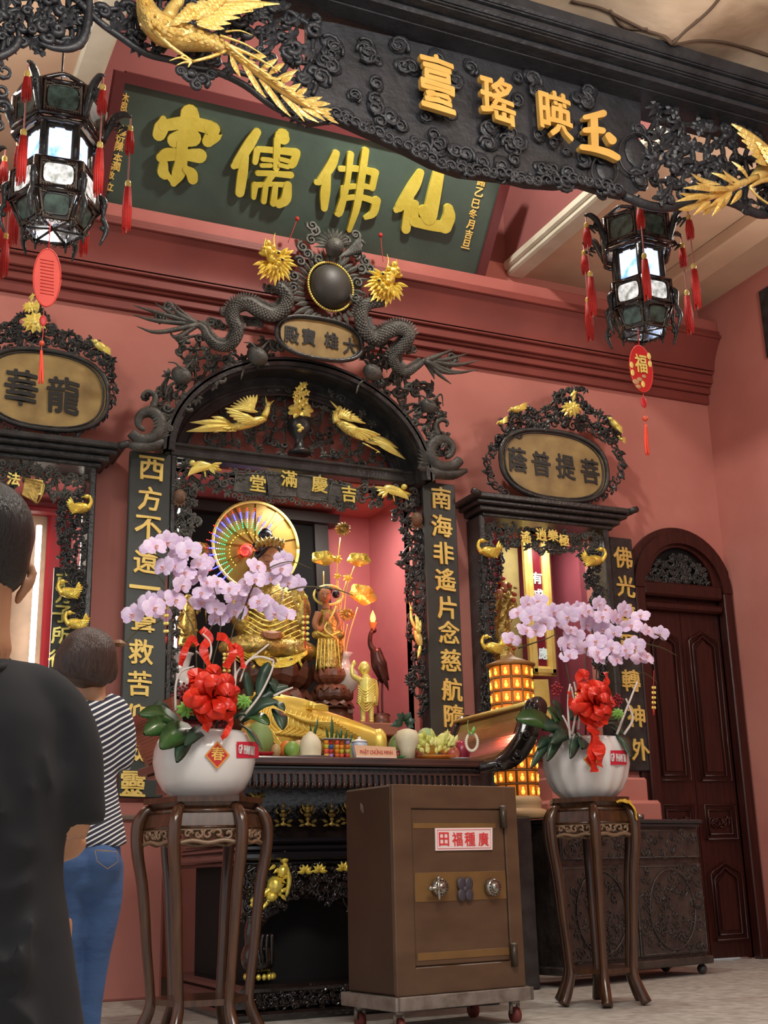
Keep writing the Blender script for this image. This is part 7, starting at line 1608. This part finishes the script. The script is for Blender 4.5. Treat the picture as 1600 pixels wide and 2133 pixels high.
for i in range(2):
    u0 = .03+i*uw/2; u1 = u0+uw/2-.015
    mb = MB(); s2(mb, u0, u1, -.005, .03, zq-.30, zq-.08, .008); o = mb.build('drawer', SIDEB, sbd)
    mb = MB(); s2(mb, u0, u1, -.005, .03, .16, zq-.34, .008); o2 = mb.build('door', SIDEB, sbd)
    q = random.Random(i)
    for par, z0_, z1_, n in ((o, zq-.28, zq-.10, 34), (o2, .19, zq-.37, 110)):
        mb = MB()
        for j in range(n):
            u = q.uniform(u0+.03, u1-.03); z = q.uniform(z0_, z1_); c = A2+ex2*u-ey2*.005; c.z = z; s_ = q.choice((-1, 1)); a0 = q.random()*6.28; r_ = q.uniform(.02, .04)
            mb.tube([c+ex2*(r_*(1-m/9)*math.cos(a0+m*.8*s_))+Vector((0, 0, r_*(1-m/9)*math.sin(a0+m*.8*s_)))-ey2*.004 for m in range(7)], .006, 4)
            if j % 3 == 0: mb.leaf(c, c+ex2*q.uniform(-.06, .06)+Vector((0, 0, q.uniform(-.06, .06))), .02, -ey2, .1, .5, 3)
        for (za, zb2) in ((z0_-.01, z1_+.01),):
            cs = [A2+ex2*u-ey2*.006 for u in (u0+.015, u1-.015)]; qd = [Vector((cs[0].x, cs[0].y, za)), Vector((cs[1].x, cs[1].y, za)), Vector((cs[1].x, cs[1].y, zb2)), Vector((cs[0].x, cs[0].y, zb2))]; mb.tube(qd+[qd[0]], .007, 4)
        if n > 50:
            c = A2+ex2*((u0+u1)/2)-ey2*.012; zc = (z0_+z1_)/2; mb.tube([c+ex2*(.26*math.cos(m*.26))+Vector((0, 0, zc-c.z+.30*math.sin(m*.26))) for m in range(25)], .008, 5)
        mb.build('carving', SIDEB, par, None, 'stuff')
for i, (u, lab) in enumerate(((L2*.60, 'small shiny steel cup on the sideboard near the door, left one'), (L2*.66, 'small shiny steel cup on the sideboard near the door, right one'))):
    c = A2+ex2*u+ey2*.15; mb = MB(); mb.lathe((c.x, c.y, zq), [(.025, 0), (.035, .01), (.04, .04), (.036, .045), (.02, .012)], 16); o = mb.build('steel_cup', CHROME); tag(o, lab, 'cup')
# yellow cloth on the right stand
mb = MB(); S = Surf(PR.y-.22); vs = []; P4 = [(1284, 1668, .0), (1302, 1666, .02), (1318, 1680, .05), (1324, 1704, .06)]
C_ = cr([S(x, y, d) for x, y, d in P4], 5); n_ = len(C_)
for i, p in enumerate(C_):
    for j in range(5): u = (j-2)/2; vs.append(p+Vector((.035*u, .06*u+.01*math.sin(i+j*2), -.02*abs(u)+.008*math.sin(j*3+i))))
mb.add(vs, [(i*5+j, i*5+j+1, (i+1)*5+j+1, (i+1)*5+j) for i in range(n_-1) for j in range(4)]); o = mb.build('yellow_cloth', mat('yellow_cotton', (206, 158, 46), .85, col2=(226, 182, 70), scale=20)); m_ = o.modifiers.new('t', 'SOLIDIFY'); m_.thickness = .008; tag(o, 'crumpled yellow cloth draped over the right stand edge', 'cloth')
# lamp tower of many small lit niches
YL = 8.35; S = Surf(YL); c = S(1068, 1470); k = kk(c); X0 = c.x; zt1 = S(1068, 1386).z; zb1_ = S(1100, 1660).z; rT_ = 43*k
lt = thing('lamp_tower', (X0, YL, S(1100, 1705).z), 'round tower of tiny lit amber niches under a tan cap', 'lamp')
CAPM = mat('tan_lacquer_cap', (150, 112, 66), .4, col2=(128, 92, 52), scale=6); OFFW = mat('cream_tower_base', (196, 170, 128), .5)
mb = MB(); mb.lathe((X0, YL, zt1-.01), [(rT_*1.2, 0), (rT_*1.22, .012), (rT_*.8, .04), (rT_*.3, .07), (rT_*.18, .09), (.004, .11)], 30); mb.build('cap', CAPM, lt)
mb = MB(); mb.lathe((X0, YL, zb1_-.01), [(rT_*.96, 0), (rT_*.96, zt1-zb1_)], 30); mb.build('core', mat('amber_core', (120, 66, 20), .5), lt)
zb0_ = lt.location.z; mb = MB(); mb.lathe((X0, YL, zb0_), [(rT_*1.35, 0), (rT_*1.38, .03), (rT_*1.3, .06), (rT_*1.1, .07), (rT_*1.12, .10), (rT_*1.16, .12), (rT_*1.05, zb1_-zb0_)], 30); mb.build('base', OFFW, lt)
NR = max(6, round((zt1-zb1_)/(27*k))); NCOL = 12; rh = (zt1-zb1_)/NR
AMB = mat('lit_amber_glass', (236, 140, 40), .4, emit=.2, col2=(206, 104, 18), scale=18); AMF = mat('lit_amber_figure', (255, 200, 84), .4, emit=.75)
cell = MB(); w2 = math.pi*rT_/NCOL*.80; cell.box((0, -.002, 0), (w2*2, .004, rh*.8)); ce = cell.build('lit_niche', AMB, lt, org=(0, 0, 0)); ce.location = (0, 0, 0)
fg = MB(); fg.ell((0, -.012, rh*.12), (w2*.28, .006, rh*.12), None, 6, 4); fg.ell((0, -.010, -rh*.14), (w2*.5, .008, rh*.2), None, 8, 4); fe = fg.build('tiny_figure', AMF, ce, org=(0, 0, 0)); fe.location = (0, 0, 0)
first = True
for i in range(NR):
    for j in range(NCOL):
        a = -math.pi/2+(j+.5)*2*math.pi/NCOL; z = zt1-rh*(i+.5)-.01
        if first: n_ = ce; first = False; f2 = fe
        else: n_ = ce.copy(); COL.objects.link(n_); n_.parent = lt; f2 = fe.copy(); COL.objects.link(f2); f2.parent = n_
        n_.location = Vector((X0+rT_*.985*math.cos(a), YL+rT_*.985*math.sin(a), z))-ORG[lt]; n_.rotation_euler = (0, 0, a+math.pi/2)
mb = MB()
for j in range(NCOL): a = -math.pi/2+j*2*math.pi/NCOL; mb.tube([(X0+rT_*math.cos(a), YL+rT_*math.sin(a), zt1-.01), (X0+rT_*math.cos(a), YL+rT_*math.sin(a), zb1_)], .006, 5)
for i in range(NR+1): z = zt1-rh*i-.01; mb.tube([(X0+rT_*math.cos(m*.2094), YL+rT_*math.sin(m*.2094), z) for m in range(31)], .006, 5)
mb.build('lattice', CAPM, lt)
light('tower_light', 'POINT', (X0-.25, YL-.35, zt1-.2), 1.0, (1, .6, .25), .05)
mb = MB(); A = U(1040, 1706, 8.0); B = U(1190, 1706, 8.0); zt_ = U(1100, 1705, YL).z
mb.bb(A.x-.2, 4.88, 8.12, 9.2, 0, zt_-.0, .01); o = mb.build('side_altar', VOID if False else DW); tag(o, 'black side altar block carrying the lamp tower', 'altar'); 

# ------------------------------------------------------------------ people
YM = 2.06; S = Surf(YM)
mn = thing('person', S(30, 2133), 'person seen from behind at left in black short sleeved shirt with short black hair', 'person'); mn.location.z = -.02; ORG[mn].z = -.02
# body: one continuous surface (neck, torso, arms, legs, head)
mb = MB()
el(mb, S, (-38, 1150), 84, 118, 0, rd=100, nu=20, nv=14); tp(mb, S, [(-38, 1235), (-42, 1310), (-44, 1370)], [128, 122, 140], .0, 14)
tp(mb, S, [(-50, 1400), (-50, 1560), (-46, 1760), (-40, 1900), (-40, 1990)], [200, 330, 320, 300, 300], .0, 18, .62)
tp(mb, S, [(70, 1450), (124, 1480), (156, 1560), (160, 1660), (142, 1745)], [80, 100, 104, 92, 76], 0, 14)
tp(mb, S, [(150, 1735), (142, 1756), (110, 1766), (60, 1740), (0, 1700)], [80, 78, 66, 56, 50], [-.0, -.02, -.06, -.14, -.16][2], 12)
tp(mb, S, [(-230, 1480), (-262, 1600), (-240, 1740)], [100, 100, 76], 0, 12); tp(mb, S, [(-240, 1740), (-180, 1745), (-60, 1700)], [76, 64, 50], -.12, 12)
hp = S(-40, 1990)
for sx in (-1, 1): mb.tube([(hp.x+sx*.07, YM+.02, hp.z+.05), (hp.x+sx*.08, YM+.02, .42), (hp.x+sx*.09, YM, .08)], [.07, .055, .04], 12); mb.ell((hp.x+sx*.11, YM+.06, .02), (.045, .12, .04), None, 10, 6)
o = mb.build('body', SKIN, mn); blob(o, .012, 4)
# ear
mb = MB(); tp(mb, S, [(34, 1258), (42, 1240), (62, 1214), (68, 1190), (58, 1174), (44, 1182)], [16, 22, 24, 22, 16, 12], -.01, 8); tp(mb, S, [(44, 1190), (48, 1215), (42, 1240)], [8, 10, 8], .0, 6); o = mb.build('ear', SKIN, mn); blob(o, .006, 2)
mb = MB(); el(mb, S, (-36, 1112), 108, 118, .008, rd=118, nu=28, nv=18); el(mb, S, (-38, 1176), 104, 84, .0, rd=102); tp(mb, S, [(32, 1130), (38, 1170), (30, 1196)], [40, 28, 14], -.01, 8); o = mb.build('hair', HAIRB, mn); blob(o, .012, 14)
mb = MB()
tp(mb, S, [(-46, 1372), (-48, 1420), (-48, 1520), (-44, 1700), (-38, 1850), (-26, 2000), (-20, 2200), (-18, 2330)], [160, 260, 350, 350, 322, 334, 372, 390], .0, 26, .66)
tp(mb, S, [(20, 1412), (84, 1432), (130, 1480), (158, 1560), (164, 1650), (166, 1722)], [80, 100, 112, 114, 112, 108], 0, 18); tp(mb, S, [(-110, 1420), (-190, 1440), (-244, 1500), (-262, 1600), (-260, 1720)], [80, 100, 112, 118, 112], 0, 16)
for pts, w_, d_ in (([(62, 1500), (100, 1600), (116, 1700)], 22, .075), ([(30, 1480), (62, 1640), (92, 1770)], 22, .085), ([(-30, 1690), (40, 1770), (96, 1750)], 20, .09), ([(-40, 1860), (40, 1850), (96, 1800)], 20, .09), ([(110, 1860), (60, 1950), (84, 2100)], 22, .10), ([(-60, 1480), (-30, 1620), (10, 1700)], 20, .105), ([(-60, 1960), (0, 2010), (90, 1990)], 20, .105), ([(150, 1560), (140, 1640), (110, 1716)], 16, .05), ([(-20, 2060), (60, 2120), (110, 2200)], 24, .11), ([(20, 1900), (36, 2000), (20, 2140)], 20, .115)): tp(mb, S, pts, [4, w_, 4], d_-.004, 8)
o = mb.build('shirt', SHIRT, mn); blob(o, .011, 12)
mb = MB()
for sx in (-1, 1): mb.tube([(hp.x+sx*.065, YM+.02, .55), (hp.x+sx*.08, YM+.02, .36), (hp.x+sx*.09, YM, .08)], [.085, .075, .065], 14)
mb.tube([(hp.x, YM, .62), (hp.x, YM, .48)], [.13, .13], 16, .6, nrm=Vector((0, 1, 0))); o = mb.build('trousers', mat('dark_grey_trousers', (38, 38, 40), .85), mn); blob(o, .014, 3)
mb = MB(); q = [S(-46+66*math.cos(a_), 1380+11*math.sin(a_)+2, .075*math.sin(a_)) for a_ in [i*math.pi/12 for i in range(25)]]; mb.tube(q, .007, 6); mb.build('collar', SHIRT, mn)
# woman
YQ = 3.42; S = Surf(YQ); k = kk(S(180, 1600))
wm = thing('person', S(185, 2200), 'person with dark brown hair in striped top and blue jeans seen from behind', 'person'); wm.location.z = -.02; ORG[wm].z = -.02
mb = MB(); el(mb, S, (190, 1388), 46, 62, -.05, rd=52, nu=18, nv=12); tp(mb, S, [(196, 1425), (196, 1450), (196, 1470)], [50, 48, 60], -.01, 12)
tp(mb, S, [(192, 1470), (190, 1540), (188, 1620), (186, 1700), (180, 1790)], [110, 128, 104, 112, 136], 0, 18, .66)
tp(mb, S, [(244, 1480), (262, 1530), (262, 1590)], [46, 44, 38], 0, 12); tp(mb, S, [(262, 1590), (240, 1560), (216, 1520)], [38, 30, 24], -.28, 10)
tp(mb, S, [(140, 1480), (118, 1540), (120, 1590)], [44, 42, 36], 0, 12); tp(mb, S, [(120, 1590), (150, 1555), (180, 1520)], [36, 30, 24], -.28, 10)
for px in (205, 140): mb.tube([S(px, 1800), S(px+1, 1990), Vector((S(px-4, 2100).x, YQ+.03, .06))], [14*k, 10*k, .015], 12); mb.ell((S(px-4, 2100).x, YQ+.06, .02), (.03, .09, .03), None, 10, 6)
o = mb.build('body', SKIN, wm); blob(o, .012, 3)
mb = MB(); el(mb, S, (183, 1370), 62, 66, .0, rd=62, nu=26, nv=16); tp(mb, S, [(182, 1370), (178, 1400), (172, 1424)], [122, 112, 92], .02, 18, .8); tp(mb, S, [(130, 1360), (122, 1400), (112, 1440)], [34, 32, 14], .0, 10); tp(mb, S, [(235, 1370), (238, 1400), (228, 1428)], [26, 24, 12], -.02, 10); o = mb.build('hair', HAIRN, wm); blob(o, .012, 4)
mb = MB(); lf(mb, S, (236, 1340), (264, 1342), 16, -.02, None, .2, .4, 5, basew=.8); mb.build('hair_slide', mat('tan_hair_clip', (130, 88, 56), .5), wm, 'tan clip at right side of hair')
def stripes():
    m = bpy.data.materials.new('navy_white_stripes'); m.use_nodes = True; nt = m.node_tree; b = nt.nodes['Principled BSDF']; b.inputs['Roughness'].default_value = .85
    tc = nt.nodes.new('ShaderNodeTexCoord'); sx = nt.nodes.new('ShaderNodeSeparateXYZ'); nt.links.new(tc.outputs['Object'], sx.inputs[0])
    nz = nt.nodes.new('ShaderNodeTexNoise'); nz.inputs['Scale'].default_value = 2.6; nz.inputs['Detail'].default_value = 1; nt.links.new(tc.outputs['Object'], nz.inputs['Vector'])
    def mth(op, a, b_):
        n = nt.nodes.new('ShaderNodeMath'); n.operation = op
        for i, v in enumerate((a, b_)):
            if isinstance(v, (int, float)): n.inputs[i].default_value = v
            else: nt.links.new(v, n.inputs[i])
        return n.outputs[0]
    v = mth('SUBTRACT', sx.outputs['Z'], mth('MULTIPLY', sx.outputs['X'], .55)); v = mth('ADD', v, mth('MULTIPLY', nz.outputs['Fac'], .10)); v = mth('FRACT', mth('MULTIPLY', v, 70), 0); v = mth('LESS_THAN', v, .34)
    mx = nt.nodes.new('ShaderNodeMix'); mx.data_type = 'RGBA'; mx.inputs['A'].default_value = lin((44, 44, 58))+(1,); mx.inputs['B'].default_value = lin((222, 218, 214))+(1,)
    nt.links.new(v, mx.inputs['Factor']); nt.links.new(mx.outputs['Result'], b.inputs['Base Color']); return m
mb = MB(); tp(mb, S, [(192, 1462), (190, 1500), (188, 1560), (187, 1625), (186, 1680), (188, 1768)], [90, 136, 130, 108, 124, 152], .0, 24, .70)
tp(mb, S, [(216, 1462), (240, 1476), (256, 1520), (259, 1565), (250, 1600)], [44, 56, 54, 50, 42], 0, 14); tp(mb, S, [(252, 1596), (240, 1570), (222, 1535)], [42, 38, 30], -.2, 12)
tp(mb, S, [(166, 1462), (138, 1480), (122, 1530), (120, 1590)], [44, 56, 50, 44], 0, 14); tp(mb, S, [(120, 1590), (145, 1560), (170, 1530)], [42, 36, 30], -.2, 12)
o = mb.build('striped_top', stripes(), wm); blob(o, .010, 4)
mb = MB(); tp(mb, S, [(184, 1745), (180, 1800), (178, 1850)], [130, 150, 144], .0, 22, .72)
tp(mb, S, [(212, 1800), (212, 1880), (200, 1980), (188, 2080), (184, 2170)], [92, 84, 62, 52, 46], 0, 16); tp(mb, S, [(142, 1800), (140, 1880), (138, 1980), (138, 2080), (140, 2170)], [92, 84, 66, 52, 46], .0, 16)
for x in (184, 140): a_ = S(x, 2150); mb.tube([a_, Vector((a_.x, YQ, .07))], [.032, .03], 14)
el(mb, S, (214, 1800), 42, 40, .05, rd=34); el(mb, S, (146, 1800), 40, 40, .04, rd=34); o = mb.build('jeans', DENIM, wm); blob(o, .010, 3)
mb = MB(); q = [(198, 1772), (244, 1774), (246, 1795), (224, 1810), (202, 1794), (198, 1772)]; tp(mb, S, q, 1.4, .155, 4, sub=1); tp(mb, S, [(198, 1770), (228, 1772)], 1.6, .16, 4); mb.build('pocket_stitching', mat('ochre_thread', (160, 124, 70), .8), wm)
for x in (205, 140):
    c = S(x-4, 2100); mb = MB(); mb.ell((c.x-.0, YQ+.05, .02), (.05, .13, .04), None, 12, 6); mb.build('shoe', SHIRT, wm)
c = hp
for sx in (-1, 1): mb = MB(); mb.ell((c.x+sx*.11, YM+.06, .025), (.055, .14, .05), None, 12, 6); mb.build('shoe', SHIRT, mn)
